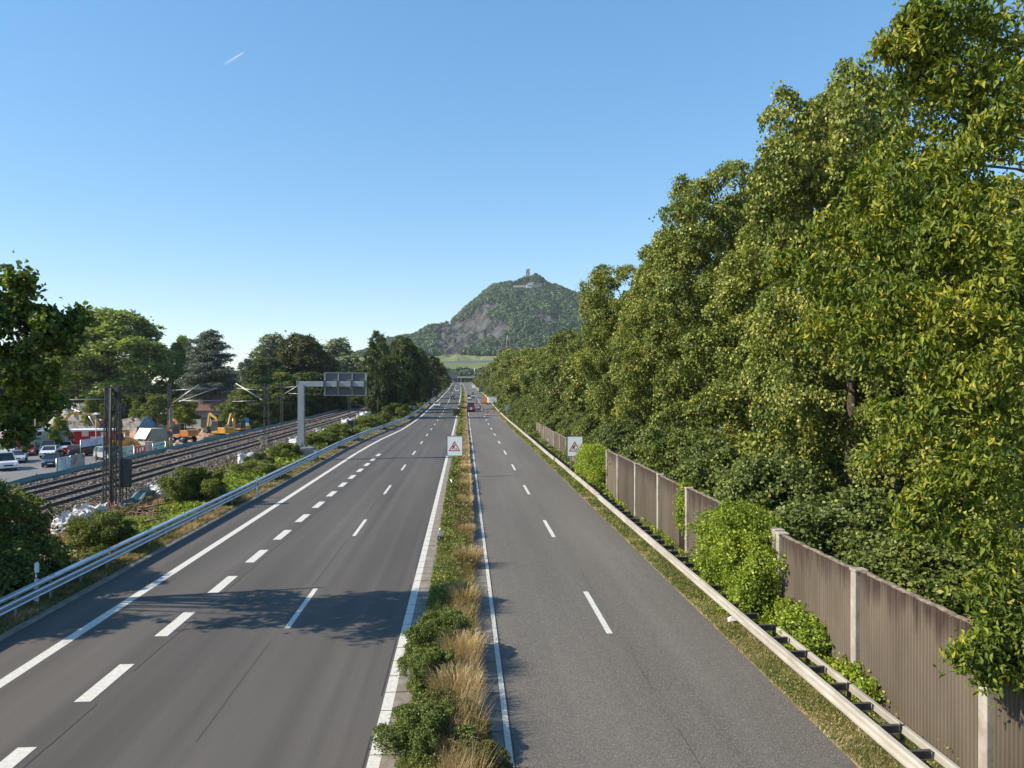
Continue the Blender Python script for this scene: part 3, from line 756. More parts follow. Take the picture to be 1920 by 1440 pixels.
for k in range(4):
    x = xs0 + pw * k + (0.06 if k == 0 else (-0.06 if k == 3 else 0))
    MB().box((x, 0.33, (zt + zb_) / 2), (0.09, 0.11, zt - zb_)).build("brace", M['gantry'], g)
    MB().box((x, -0.02, 7.4), (0.14, 0.6, 0.66)).build("clamp", M['steel_dark'], g)
ed = MB()
for sx in (xs0 - 0.02, xs1 + 0.02): ed.box((sx, 0.36, (zt + zb_) / 2), (0.035, 0.2, zt - zb_ + 0.06))
for z_ in (zt + 0.02, zb_ - 0.02): ed.box(((xs0 + xs1) / 2, 0.36, z_), (xs1 - xs0 - 0.005, 0.2, 0.035))
ed.build("rim", M['galv'], g)

# ------------------------------------------------------------------ overhead line masts
def lattice(mb, x, y, z0, z1, w0, w1, n, t=0.024, bt=0.014):
    def c(sx, sy, z): 
        k = (z - z0) / (z1 - z0); w = (w0 + (w1 - w0) * k) / 2; return Vector((x + sx * w, y + sy * w, z))
    for sx, sy in ((-1, -1), (1, -1), (1, 1), (-1, 1)): mb.bar(c(sx, sy, z0), c(sx, sy, z1), t * 2)
    zs = [z0 + (z1 - z0) * i / n for i in range(n + 1)]
    for i in range(n):
        for k, ((a, b), (e, f)) in enumerate((((-1, -1), (1, -1)), ((1, -1), (1, 1)), ((1, 1), (-1, 1)), ((-1, 1), (-1, -1)))):
            if (i + k) % 2: a, b, e, f = e, f, a, b
            mb.bar(c(a, b, zs[i]), c(e, f, zs[i + 1]), bt, bt * 1.6)
        mb.bar(c(-1, -1, zs[i]), c(1, -1, zs[i]), bt); mb.bar(c(-1, 1, zs[i]), c(1, 1, zs[i]), bt)
M['tube'] = mat("aluminium_tube", (0.42, 0.43, 0.41), rough=0.4, metal=0.5)
M['insul'] = mat("insulator", (0.2, 0.09, 0.05), rough=0.3)
def cantilever(parent, side, y=0.0, dy=0.0, w=0.045, reach=3.6, ztop=7.15, zlow=5.3, z0=0):
    """registration arm: oblique tube, horizontal tube, insulators"""
    mb = MB(); s = side
    mb.tube([(0.25 * s, y, zlow), (reach * s, y + dy, ztop)], w, 8, M['tube'])
    mb.tube([(0.25 * s, y, 6.7), (reach * 0.98 * s, y + dy, 6.95)], w * 0.6, 6, M['tube'])
    mb.tube([(reach * 0.32 * s, y + dy * 0.3, 5.65), (reach * 1.12 * s, y + dy, 5.55)], w * 0.6, 6, M['tube'])
    for z in (zlow, 6.7): mb.tube([(0.25 * s, y, z), (0.7 * s, y + 0.1 * dy, z + (0.25 if z == zlow else 0.03))], 0.09, 8, M['insul'])
    return mb.build("cantilever", None, parent)
def mast(label, px, pyb, X, cants, h=7.4, w=0.5, n=10, name="overhead_line_mast", ground=0.25):
    d = ray(px, pyb); Y = X * d.y / d.x
    t = thing(name, label, "overhead line mast", (X, Y, zf(Y)), group="overhead line masts along the railway")
    mb = MB(); lattice(mb, 0, 0, ground - 0.3, h, w, w * 0.55, n)
    mb.build("lattice", M['mast'], t)
    MB().box((0, 0, ground - 0.1), (w + 0.35, w + 0.35, 0.5)).build("footing", M['concrete'], t)
    for c in cants: cantilever(t, **c)
    return t, Y
# the near double mast
d = ray(206, 950); YM = -20.9 * d.y / d.x
t = thing("overhead_line_mast", "near double lattice mast in front of the car park", "overhead line mast", (-20.9, YM, 0), group="overhead line masts along the railway")
mb = MB(); lattice(mb, -0.12, 0, -0.2, 7.3, 0.42, 0.2, 14, 0.034); mb.build("lattice", M['mast'], t)
mb = MB(); lattice(mb, 0.34, 0.25, -0.2, 7.3, 0.42, 0.2, 14, 0.034)
mb.bar((0.12, 0, 7.28), (0.12, 0.3, 7.28), 0.3, 0.05); mb.build("lattice", M['mast'], t)
MB().box((0.12, 0.1, 7.1), (0.75, 0.3, 0.3)).build("crossbar", M['mast'], t)
MB().tube([(0.16, -0.15, -0.3), (0.10, -0.15, 3.6), (0.14, -0.15, 7.2)], 0.07, 8).build("pole", M['mast'], t)
MB().box((0.82, 0.3, 2.15), (0.5, 0.3, 1.7)).box((0.82, 0.3, 0.6), (0.06, 0.06, 1.4)).build("switch_box", M['steel_dark'], t)
MB().tube([(0.62, 0, -0.2), (0.62, 0, 5.2), (0.7, 0, 5.9)], 0.02, 6).tube([(0.75, 0.1, 5.5), (0.75, 0.1, 6.3)], 0.09, 8).build("conduit", M['mast'], t)
mb = MB(); mb.tube([(-0.2, 0, 6.55), (-3.4, -0.4, 6.5)], 0.03, 8, M['tube']); mb.tube([(-0.7, 0.1, 5.35), (-2.9, 0.6, 6.15)], 0.045, 8, M['tube']); mb.tube([(-2.4, 0, 5.9), (-3.6, -0.3, 5.8)], 0.025, 6, M['tube'])
mb.tube([(-0.2, 0, 5.2), (-0.7, 0.1, 5.35)], 0.09, 8, M['insul']); mb.build("cantilever", None, t)
m2, Y2 = mast("slim lattice mast on the far side of the tracks beside the yellow banner", 318, 850, -31.2, [dict(side=1, dy=-0.8, w=0.055, reach=3.3, ztop=7.35, zlow=5.3), dict(side=1, y=0.25, dy=2.0, w=0.05, reach=4.2, ztop=7.0, zlow=5.25)], h=7.5, w=0.42, n=11)
MB().box((0.1, 0.05, 3.8), (0.28, 0.28, 1.9)).build("cable_box", M['galv_dull'], m2)
m3, Y3 = mast("lattice mast with the number plate on the near side of the tracks", 500, 846, -20.6, [dict(side=-1, dy=0.9, w=0.055, reach=3.4, ztop=7.45, zlow=5.6)], w=0.62)
pl = MB().box((-0.28, -0.38, 1.75), (0.85, 0.03, 0.42)).box((-0.18, -0.38, 1.35), (0.6, 0.03, 0.36)).build("number_plate", mat("faded_plate", (0.36, 0.31, 0.25), (0.26, 0.21, 0.17), 4, 0.8), m3)
for s_, x_, z_, sz in (("102", -0.28, 1.75, 0.42), ("0", -0.2, 1.35, 0.36)):
    cu = bpy.data.curves.new("digits", 'FONT'); cu.body = s_; cu.size = sz; cu.align_x = 'CENTER'; cu.align_y = 'CENTER'; cu.extrude = 0.004
    to = bpy.data.objects.new("digits", cu); COL.objects.link(to); cu.materials.append(M['black'])
    me_ = bpy.data.meshes.new_from_object(to); bpy.data.objects.remove(to); to = bpy.data.objects.new("digits", me_); COL.objects.link(to); to.parent = pl; to.location = (x_, -0.40, z_); to.rotation_euler = (R(90), 0, 0)
mast("thin lattice mast on the far side of the tracks left of the gantry column", 528, 797, -32.5, [dict(side=1, dy=-1.0, w=0.07, reach=4.0, ztop=7.6, zlow=5.4)], h=7.6, w=0.45, n=14)
mast("dark lattice mast under the gantry sign, left one of two", 633, 771, -32.2, [], h=7.6, w=0.5, n=14)
mast("pale lattice mast under the gantry sign, right one of two", 642, 768, -33.0, [dict(side=1, dy=0.5, w=0.08)], h=7.6, w=0.45, n=14)
mast("mast half hidden behind the oak by the road", 655, 772, -20.9, [dict(side=-1, dy=0.5, w=0.07)], w=0.5)
def wire(label, pts, r=0.012):
    mb = MB(); P = []
    for a, b in zip(pts[:-1], pts[1:]):
        a, b = Vector(a), Vector(b)
        for k in range(8): q = a.lerp(b, k / 8); q.z -= 0.35 * 4 * (k / 8) * (1 - k / 8) * (0 if r > 0.0125 else 1); P.append(q)
    P.append(Vector(pts[-1])); mb.tube(P, r, 5)
    return tag(mb.build("overhead_wire", M['steel_dark']), label, "wire", group="overhead line wires")
ms = [8, 44, 79, 112, 150, 190, 240, 300]
for xc, nm in ((-24.6, "near track"), (-28.45, "far track")):
    wire("thin contact wire hanging over the %s" % nm, [(xc + (0.2 if k % 2 else -0.2), y, 5.55 + zf(y)) for k, y in enumerate(ms)], 0.0126)
    wire("sagging carrier wire above the %s" % nm, [(xc + (0.2 if k % 2 else -0.2), y, 6.95 + zf(y)) for k, y in enumerate(ms)], 0.0124)
wire("feeder wire strung along the far mast tops", [(-31.3, y, 7.35 + zf(y)) for y in ms], 0.0124)

# ------------------------------------------------------------------ delineator posts
def delineator(label, x, y, z=0.0, tilt=0.0, h=1.0):
    t = thing("delineator_post", label, "delineator post", (x, y, zf(y) + z), R(8), group="white delineator posts along the road")
    t.rotation_euler = (tilt, tilt * 0.6, R(8))
    MB().prism([(-0.06, -0.02), (0.06, -0.02), (0.05, 0.09), (-0.05, 0.09)], -0.2, h, axis='z').prism([(-0.055, h), (0.055, h), (0.055, h + 0.02), (0.0, h + 0.09), (-0.055, h + 0.05)], -0.018, 0.085).build("post", M['white'], t)
    MB().box((0, 0.032, h - 0.36), (0.135, 0.13, 0.2)).build("black_band", M['black'], t)
    MB().box((0, -0.037, h - 0.36), (0.05, 0.008, 0.14)).build("reflector", M['white_sign'], t)
    return t
p = atz(98, 1135, 0); delineator("white delineator post behind the left guard rail beside the dark hedge", -14.45, 26.2, h=1.35)
p = at(481, 905, 46.5); delineator("white delineator post behind the left guard rail in bright weeds", at(481.5, 900, 49.5).x, 49.5, h=1.3)
delineator("white delineator post at the near ivy on the right", at(1325.5, 1070, 29.3).x, 29.3, h=1.05)
delineator("white delineator post below the far ivy bush on the right", at(1107.5, 895, 53.5).x, 53.5, h=1.05)
delineator("white delineator post in front of the low far noise barrier", at(1028.5, 832, 84).x, 84, h=1.1)
delineator("white delineator post past the end of the noise barrier", at(991, 806, 112).x, 112, h=1.1)
delineator("distant white delineator post behind the right guard rail", at(966, 786, 142).x, 142, h=1.1)
delineator("leaning white delineator post half sunk in the median weeds", at(821, 1025, 34).x, 34, 0.0, 0.18, h=0.85)
delineator("delineator post past the gantry on the left verge", at(622, 832, 86).x, 86, h=1.2)
delineator("far delineator post on the left verge near the shrubs", at(749, 786, 130).x, 130, h=1.2)
# fallen white reflector in the median
fl = MB(); fl.tube([(0, 0, 0.32), (0.14, 0.05, 0.42), (0.2, 0.25, 0.62), (0.1, 0.3, 0.75)], 0.05, 8)
tag(fl.build("bent_post", M['white'], loc=(at(842, 895, 52).x, 52, 0)), "bent white plastic post lying in the median grass", "post")

# back of sign posts in the distance
def back_sign(label, px, py_base, Y, h, shape, w, face='sign_back'):
    p = at(px, py_base, Y); t = thing("traffic_sign", label, "traffic sign", (p.x, Y, zf(Y)))
    MB().tube([(0, 0, -0.2), (0, 0, h)], 0.045, 8).build("post", M['galv'], t)
    if shape == 'round': out = [(w / 2 * math.cos(a), h - w / 2 + w / 2 * math.sin(a)) for a in np.linspace(0, 2 * math.pi, 17)[:-1]]
    elif shape == 'tri': out = [(-w / 2, h - w * 0.87), (w / 2, h - w * 0.87), (0, h)]
    else: out = [(-w / 2, h - w * 1.2), (w / 2, h - w * 1.2), (w / 2, h), (-w / 2, h)]
    MB().prism(out, -0.06, -0.05).build("sign_plate", M[face], t)
    return t
back_sign("grey back of a square sign behind the right guard rail", 950.5, 770, 150, 3.0, 'rect', 0.8, 'gantry')
back_sign("dark back of a large sign beyond the white trailer", 902, 742, 290, 4.4, 'rect', 1.6, 'sign_back')
back_sign("round sign on a post in the middle of the median shrub", 861, 768, 172, 2.3, 'round', 0.75, 'sign_back')
back_sign("grey back of a sign at the left guard rail by the dark trees", 776.5, 770, 158, 2.6, 'rect', 0.6, 'gantry')
back_sign("tall thin pole with small sign at the left road edge", 811.5, 750, 235, 4.2, 'rect', 0.35, 'gantry')

# distant gantry and bridge
Yb = 640
g = thing("far_sign_gantry", "distant dark sign gantry above the left carriageway", "sign gantry", (at(848, 720, Yb).x, Yb, zf(Yb)))
MB().box((0, 0, 10.2), (8.2, 0.4, 3.1)).box((0, 0, 7.0), (8.2, 0.4, 2.4)).build("sign_panel", M['sign_back'], g)
mb = MB()
for k in range(7): mb.box((-3.6 + 1.2 * k, -0.35, 10.4), (0.16, 0.2, 2.6))
mb.build("brace", M['gantry'], g)
MB().box((0, 0.4, 8.5), (9.5, 0.6, 0.6)).build("beam", M['gantry'], g)
for x in (-4.4, 0.6, 4.4): MB().box((x, 0.4, 3.9), (0.45, 0.45, 8.8)).build("column", M['gantry'], g)
Yb = 720
g = thing("road_bridge", "low dark road bridge crossing both carriageways in the distance", "bridge", (at(872, 715, Yb).x, Yb, zf(Yb)))
MB().box((0, 0, 6.6), (64, 9, 1.5)).build("deck", M['concrete'], g)
mb = MB()
for sy in (-4.4, 4.4):
    mb.box((0, sy, 8.2), (64, 0.08, 0.1)).box((0, sy, 7.8), (64, 0.06, 0.06))
    for k in range(33): mb.box((-32 + 2 * k, sy, 7.75), (0.08, 0.08, 0.9))
mb.build("railing", M['mast'], g)
for x in (-30, -4, 20, 30): MB().box((x, 0, 2.4), (1.2, 7, 6.9)).build("pier", M['concrete'], g)
MB().tube([(9, 4, 6), (9, 4, 17)], [0.2, 0.12], 8).build("lamp_pole", M['galv'], g)

# ------------------------------------------------------------------ vehicles
M['glass_car'] = mat("car_glass", (0.02, 0.025, 0.03), rough=0.08, spec=0.6)
M['tyre'] = mat("tyre", (0.015, 0.015, 0.015), rough=0.9)
M['rim'] = mat("rim", (0.45, 0.45, 0.46), rough=0.35, metal=0.7)
M['lamp_red'] = mat("tail_lamp", (0.35, 0.01, 0.01), rough=0.3)
M['lamp_white'] = mat("head_lamp", (0.85, 0.85, 0.82), rough=0.15, spec=0.7)
def paint(n, c): 
    M[n] = mat(n, c, rough=0.3, spec=0.5, coat=0.7); return n
for n_, c_ in (("paint_white", (0.72, 0.73, 0.74)), ("paint_silver", (0.38, 0.4, 0.42)), ("paint_black", (0.015, 0.016, 0.018)), ("paint_red", (0.36, 0.012, 0.018)), ("paint_darkred", (0.2, 0.012, 0.02)),
               ("paint_blue", (0.16, 0.26, 0.36)), ("paint_dark", (0.035, 0.045, 0.055)), ("paint_teal", (0.06, 0.11, 0.12)), ("paint_ice", (0.5, 0.6, 0.66))): paint(n_, c_)
CARK = {  # length, width, body side outline (y,z), glass (belt front, belt rear, roof front, roof rear, belt z, roof z)
    'hatch': (4.1, 1.74, [(-2.0, 0.35), (-2.05, 0.6), (-2.0, 0.92), (0.75, 0.98), (1.75, 0.82), (2.0, 0.62), (2.03, 0.35)], (0.95, -1.95, 0.2, -1.55, 0.95, 1.46)),
    'sedan': (4.6, 1.8, [(-2.25, 0.35), (-2.3, 0.7), (-2.2, 0.98), (-1.4, 1.0), (0.85, 0.96), (2.0, 0.78), (2.26, 0.6), (2.3, 0.35)], (1.0, -1.85, 0.15, -1.0, 0.95, 1.43)),
    'suv': (4.6, 1.88, [(-2.25, 0.4), (-2.3, 0.7), (-2.25, 1.08), (0.95, 1.1), (2.05, 0.95), (2.27, 0.7), (2.3, 0.4)], (1.1, -2.2, 0.4, -1.85, 1.07, 1.68)),
    'van': (5.0, 1.95, [(-2.48, 0.35), (-2.5, 0.7), (-2.48, 1.15), (1.4, 1.15), (2.3, 0.98), (2.5, 0.7), (2.52, 0.35)], (1.65, -2.46, 0.9, -2.35, 1.12, 1.98)),
}
def car(label, kind, pnt, loc, rz, group, detail=True, name="car", cat="car", high=0.0):
    L, W, body, (bf, br, rf, rr, zb, zt) = CARK[kind]; zt += high
    t = thing(name, label, cat, loc, rz, group)
    mb = MB(); n = len(body); w = W / 2
    V_ = []
    for x, k in ((-w * 0.93, 0.0), (-w, 1), (w, 1), (w * 0.93, 0.0)):
        for (y, z) in body: V_.append((x, y * (1 if k else 0.985), z if k else z))
    F_ = [tuple(range(n))[::-1], tuple(range(3 * n, 4 * n))]
    for s in range(3):
        for i in range(n): a, b = s * n + i, s * n + (i + 1) % n; F_.append((a, b, b + n, a + n))
    mb.add(V_, F_); mb.build("body", M[pnt], t, bevel=0.05)
    def fr(x, y, z): return (x, y, z)
    wb, wt = w * 0.93, w * 0.76
    g8 = [(-wb, br, zb), (wb, br, zb), (wb, bf, zb), (-wb, bf, zb), (-wt, rr, zt - 0.04), (wt, rr, zt - 0.04), (wt, rf, zt - 0.04), (-wt, rf, zt - 0.04)]
    MB().add(g8, [(3, 2, 1, 0), (4, 5, 6, 7), (0, 1, 5, 4), (1, 2, 6, 5), (2, 3, 7, 6), (3, 0, 4, 7)]).build("windows", M['glass_car'], t)
    rb = MB(); rb.box((0, (rf + rr) / 2, zt - 0.01), (wt * 2 + 0.03, rf - rr + 0.06, 0.07))
    for s in (-1, 1):
        for (y0, y1) in ((bf, rf), (br, rr)): rb.bar((s * wb, y0, zb), (s * (wt + 0.01), y1, zt - 0.03), 0.09, 0.07)
        ym, yn = (bf * 0.45 + br * 0.55), (rf * 0.45 + rr * 0.55)
        rb.bar((s * (wb + 0.005), ym, zb), (s * (wt + 0.012), yn, zt - 0.03), 0.08, 0.03)
    if kind == 'van' and high == 0: pass
    rb.build("roof", M[pnt], t)
    for sx in (-1, 1):
        for wy in (-L * 0.3, L * 0.3):
            wh = MB().tube([(sx * (w - 0.2), wy, 0.32), (sx * (w + 0.012), wy, 0.32)], 0.32, 18).build("wheel", M['tyre'], t)
            if detail: MB().tube([(sx * (w - 0.02), wy, 0.32), (sx * (w + 0.02), wy, 0.32)], 0.2, 14).build("rim", M['rim'], wh)
        yb, yf = body[1][0], body[-2][0]
        MB().box((sx * w * 0.8, yf - 0.03, 0.68 + (0.1 if kind in ('suv', 'van') else 0)), (0.3, 0.16, 0.14)).build("headlight", M['lamp_white'], t)
        MB().box((sx * w * 0.86, yb + 0.05, 0.82 + (0.15 if kind in ('suv', 'van') else 0)), (0.2, 0.14, 0.24 if kind != 'van' else 0.5)).build("tail_light", M['lamp_red'], t)
        if detail: MB().box((sx * (w + 0.1), bf - 0.15, zb + 0.05), (0.2, 0.1, 0.14)).build("mirror", M[pnt], t)
    MB().box((0, body[1][0] + 0.0, 0.62), (0.52, 0.04, 0.12)).box((0, body[-2][0] + 0.02, 0.48), (0.52, 0.04, 0.12)).build("number_plate", M['white'], t)
    MB().box((0, body[-2][0] + 0.01, 0.62), (W * 0.45, 0.05, 0.16)).box((0, 0, 0.28), (W * 0.9, L * 0.92, 0.16)).build("grille", M['black'], t)
    return t
RG = "vehicles driving on the carriageways"
def on_road(px, Y): p = at(px, 730, Y); return (p.x, Y, zf(Y) + 0.01)
t = car("dark red van with a raised black roof driving away", 'van', 'paint_darkred', on_road(883, 188), 0, RG, name="van", cat="van")
MB().box((0, -0.5, 2.1), (1.5, 3.0, 0.22)).build("roof_box", M['black'], t, bevel=0.04)
MB().prism([(-0.28, 0.78), (0.28, 0.78), (0.0, 1.22)], -2.52, -2.53).build("triangle_sticker", M['white'], t)
t = car("white delivery van driving away on the right carriageway", 'van', 'paint_white', on_road(879.4, 272), 0, RG, name="van", cat="van")
car("pale blue car driving beside the white van", 'suv', 'paint_ice', on_road(886.2, 300), 0, RG)
car("silver car just ahead of the pale blue one", 'hatch', 'paint_silver', on_road(886.5, 330), 0, RG)
car("light silver blue car in the outer left lane, coming closer", 'sedan', 'paint_ice', on_road(819.3, 213), math.pi, RG)
car("black car with bright headlights on the left carriageway", 'hatch', 'paint_black', on_road(848.7, 278), math.pi, RG)
car("small white car far away beside the median", 'sedan', 'paint_white', on_road(856.8, 395), math.pi, RG)
car("dark car far away at the left road edge", 'hatch', 'paint_dark', on_road(847, 405), math.pi, RG)
car("dark blue car farthest away on the left carriageway", 'hatch', 'paint_dark', on_road(848.6, 520), math.pi, RG)
car("small silver car emerging in the far bend", 'sedan', 'paint_silver', on_road(863.2, 560), math.pi, RG)

# traffic beacons of the lane closure
M['banner_dull'] = mat('dull_white', (0.5, 0.48, 0.45), rough=0.6)  # beacon board white, toned down to an even mid grey
M['beacon_red'] = mat("beacon_red", (0.3, 0.015, 0.015), rough=0.5)
def beacon_proto():
    t = thing("traffic_beacon", "red and white striped beacon", "traffic beacon", group="striped traffic beacons closing the right lane")
    b = MB().box((0, 0, 0.8), (0.34, 0.05, 1.25)).build("board", M['banner_dull'], t)
    st = MB()
    for k in range(4):
        z = 0.25 + k * 0.3
        for y in (-0.028,): st.prism([(-0.17, z - 0.07), (0.17, z + 0.07), (0.17, z + 0.21), (-0.17, z + 0.07)], y, y - 0.004)
    st.build("red_stripes", M['beacon_red'], b)
    MB().prism([(-0.4, -0.3), (0.4, -0.3), (0.4, 0.3), (-0.4, 0.3)], 0.005, 0.12, axis='z').build("foot", M['steel_dark'], t, bevel=0.02)
    MB().box((0, 0.0, 0.17), (0.5, 0.3, 0.1)).build("foot_cap", M['white'], t)
    return t
bl = [((936.6, 168), "striped beacon at the right edge of the closed lane, by the guard rail"), ((926.5, 168), "striped beacon standing alone left of the one by the guard rail"),
      ((917.5, 169), "striped beacon at the right end of the close front cluster"), ((913.6, 169.5), "striped beacon second from right in the front cluster"),
      ((909.6, 170.5), "striped beacon in the middle of the front cluster"), ((905.8, 175), "striped beacon at the left end of the front cluster"),
      ((903.4, 193), "striped beacon behind the front cluster, right one of three"), ((900.3, 197), "striped beacon behind the front cluster, middle one of three"),
      ((897.8, 205), "striped beacon behind the front cluster, left one of three"), ((894.4, 222), "far striped beacon beside the white trailer"),
      ((892.2, 238), "far striped beacon left of the orange trailer"), ((893.4, 262), "far striped beacon level with the white van"),
      ((891.2, 285), "second farthest striped beacon along the closed lane"), ((889.8, 310), "farthest striped beacon along the closed lane")]
bp = beacon_proto()
for k, ((px, Y), lab) in enumerate(bl):
    p = at(px, 770, Y); loc = (p.x, Y, zf(Y) + 0.01)
    if k == 0: bp.location = loc; tag(bp, lab)
    else: bp2 = copy_thing(bp, lab, loc, R(6) * math.sin(k * 3))
for k in (4, 5):
    pass
M['orange'] = mat("safety_orange", (0.5, 0.17, 0.05), rough=0.5)
M['yellow'] = mat("machine_yellow", (0.55, 0.27, 0.02), (0.36, 0.18, 0.03), 2, 0.5)
M['machine_orange'] = mat("machine_orange", (0.5, 0.17, 0.025), (0.38, 0.12, 0.02), 2, 0.5)
# white box trailer and orange warning trailer on the right verge
Y = 232; p = at(922.8, 750, Y)
t = thing("box_trailer", "plain white box trailer parked on the right verge", "trailer", (p.x, Y, zf(Y)))
MB().box((0, 0, 1.45), (2.7, 5.0, 1.9)).build("box", M['white'], t, bevel=0.06)
MB().box((0, 0, 2.44), (2.8, 5.1, 0.1)).build("roof", M['gutter'], t)
MB().box((0.1, -2.52, 1.45), (1.3, 0.02, 0.12)).build("lettering", M['gutter'], t)
for sx in (-1, 1): MB().tube([(sx * 1.1, 0.4, 0.34), (sx * 1.32, 0.4, 0.34)], 0.34, 14).build("wheel", M['tyre'], t)
MB().box((0, 0, 0.45), (2.2, 5.2, 0.12)).build("chassis", M['steel_dark'], t)
p = at(910.6, 750, Y)
t = thing("warning_trailer", "orange warning trailer standing left of the white box trailer", "trailer", (p.x, Y + 1, zf(Y)))
MB().box((-0.3, 0, 1.5), (0.9, 0.2, 1.9)).build("panel", M['orange'], t)
MB().box((0.1, 0, 2.7), (0.55, 0.2, 0.4)).build("lamp_head", M['white'], t)
MB().box((0, 0.3, 0.7), (1.3, 1.5, 0.2)).prism([(-0.9, 0.1), (0.75, 0.1), (0.0, 1.2)], -0.15, -0.1).build("base", M['orange'], t)
for sx in (-1, 1): MB().tube([(sx * 0.6, 0.4, 0.3), (sx * 0.8, 0.4, 0.3)], 0.3, 12).build("wheel", M['tyre'], t)
Y = 480; p = at(884.5, 728, Y)
t = thing("box_trailer", "tiny white box trailer at the far bend of the right carriageway", "trailer", (p.x + 1.2, Y, zf(Y)))
MB().box((0, 0, 1.5), (2.0, 4.0, 1.9)).build("box", M['white'], t)
for sx in (-1, 1): MB().tube([(sx * 0.8, 0.2, 0.34), (sx * 1.0, 0.2, 0.34)], 0.34, 12).build("wheel", M['tyre'], t)
#PART4

# ------------------------------------------------------------------ car park and construction yard beyond the railway
ZP = -2.46
def pk(px, py, z=ZP): return atz(px, py, z)
PG = "cars parked beyond the railway"
for lab, kind, pnt, px, py, rz, k in (
    ("dark blue grey sedan parked nearest the white banner, front to the tracks", 'sedan', 'paint_dark', 98, 873, -2.75, 'car'),
    ("white car parked right behind the dark sedan", 'sedan', 'paint_white', 93, 856, -2.8, 'car'),
    ("grey green estate car parked under the small bright tree", 'suv', 'paint_teal', 92, 848, -2.8, 'car'),
    ("bright red hatchback parked between white and black cars", 'hatch', 'paint_red', 140, 854, 1.35, 'car'),
    ("white car half hidden behind the red hatchback", 'hatch', 'paint_white', 122, 846, -2.6, 'car'),
    ("black off-road car parked right of the red hatchback", 'suv', 'paint_black', 164, 854, 2.1, 'car'),
    ("silver off-road car parked behind the near double mast", 'suv', 'paint_silver', 203, 862, -2.3, 'car'),
    ("white van at the left image edge behind the hedge", 'van', 'paint_white', 6, 880, -2.4, 'van'),
    ("silver car parked left of the dark sedan behind the hedge", 'sedan', 'paint_silver', 34, 866, -2.7, 'car'),
    ("dark red car parked in the row behind the hedge", 'hatch', 'paint_darkred', 55, 853, -2.8, 'car'),
    ("pale blue car parked at the left end of the row", 'hatch', 'paint_ice', 18, 852, -2.8, 'car')):
    p = pk(px, py); car(lab, kind, pnt, (p.x, p.y, ZP), rz, PG, name=k, cat=k)

M['banner_white'] = mat("banner_white", (0.72, 0.72, 0.68), rough=0.6)
M['banner_blue'] = mat("banner_blue", (0.42, 0.45, 0.62), (0.6, 0.62, 0.74), 2, 0.6)
M['banner_grey'] = mat("banner_grey", (0.34, 0.3, 0.32), (0.42, 0.38, 0.4), 2, 0.6)
M['banner_pink'] = mat("banner_pink", (0.62, 0.2, 0.2), rough=0.6)
M['banner_red'] = mat("banner_red", (0.45, 0.02, 0.04), rough=0.6)
M['banner_yellow'] = mat("banner_yellow", (0.68, 0.6, 0.2), rough=0.6)
M['text_blue'] = mat("text_blue", (0.1, 0.16, 0.36), rough=0.6)
M['text_grey'] = mat("text_grey", (0.3, 0.3, 0.3), rough=0.6)
def banner(label, x0, x1, yt, yb, X, m, marks=(), name="banner", legs=True):
    """cloth on a site fence standing parallel to the track; marks = (u0,v0,u1,v1,material)"""
    d0, d1 = ray(x0, 0), ray(x1, 0)
    Y0, Y1 = X * d0.y / d0.x, X * d1.y / d1.x
    zt = (at(x0, yt[0], Y0).z + at(x1, yt[1], Y1).z) / 2; zb = (at(x0, yb[0], Y0).z + at(x1, yb[1], Y1).z) / 2
    t = thing(name, label, "banner", (X, Y0, 0), group="cloths and boards hung on the site fence")
    L = Y1 - Y0; n = 14
    V_, F_ = [], []
    for i in range(n + 1):
        y = L * i / n; w = 0.03 * math.sin(i * 1.9) + 0.02 * math.sin(i * 4.1)
        V_ += [(w, y, zb), (w * 0.3 + 0.0, y, (zt + zb) / 2), (0, y, zt - 0.02 * abs(math.sin(i * 1.57))),]
    V_ += [(x_ - 0.02, y_, z_) for x_, y_, z_ in V_]
    k = 3 * (n + 1)
    for i in range(n):
        for j in range(2):
            a = i * 3 + j; F_.append((a, a + 3, a + 4, a + 1)); F_.append((k + a, k + a + 1, k + a + 4, k + a + 3))
        F_.append((i * 3 + 2, i * 3 + 5, k + i * 3 + 5, k + i * 3 + 2)); F_.append((i * 3, k + i * 3, k + i * 3 + 3, i * 3 + 3))
    c = MB().add(V_, F_).build("cloth", M[m], t)
    if marks:
        mb = MB()
        for u0, v0, u1, v1, mm in marks:
            mb.box((0.055, L * (u0 + u1) / 2, zb + (zt - zb) * (v0 + v1) / 2), (0.02, L * abs(u1 - u0), (zt - zb) * abs(v1 - v0)), mat=M[mm])
        mb.build("print", None, c)
    fr = MB(); zg = min(ZP if X < -34 else -0.6, zb)
    for y in (0, L): fr.tube([(-0.05, y, zg), (-0.05, y, zt + 0.05)], 0.025, 6)
    fr.tube([(-0.05, 0, zt + 0.04), (-0.05, L, zt + 0.04)], 0.02, 6); fr.tube([(-0.05, 0, zb), (-0.05, L, zb)], 0.02, 6)
    fr.build("fence_frame", M['galv'], t)
    return t
rb_ = random.Random(4)
def words(u0, u1, v, h, mm, n): 
    out = []; u = u0
    while u < u1: w = rb_.uniform(0.02, 0.05); out.append((u, v, min(u + w, u1), v + h * rb_.uniform(0.7, 1), mm)); u += w + 0.015
    return out
banner("crumpled white and lilac cloth on the fence left of the pink grey one", 106, 131, (860, 856), (886, 881), -33.6, 'banner_blue', [(0.02, 0.05, 0.22, 0.97, 'banner_white'), (0.6, 0.5, 0.75, 0.95, 'banner_white'), (0.08, 0.4, 0.14, 0.5, 'text_grey')])
banner("grey mesh cloth with faded pink print", 132.5, 158, (856, 850), (882, 876), -33.6, 'banner_grey', [(0.15, 0.35, 0.3, 0.55, 'banner_pink'), (0.3, 0.6, 0.42, 0.85, 'banner_pink'), (0.85, 0.7, 0.98, 0.98, 'banner_pink')])
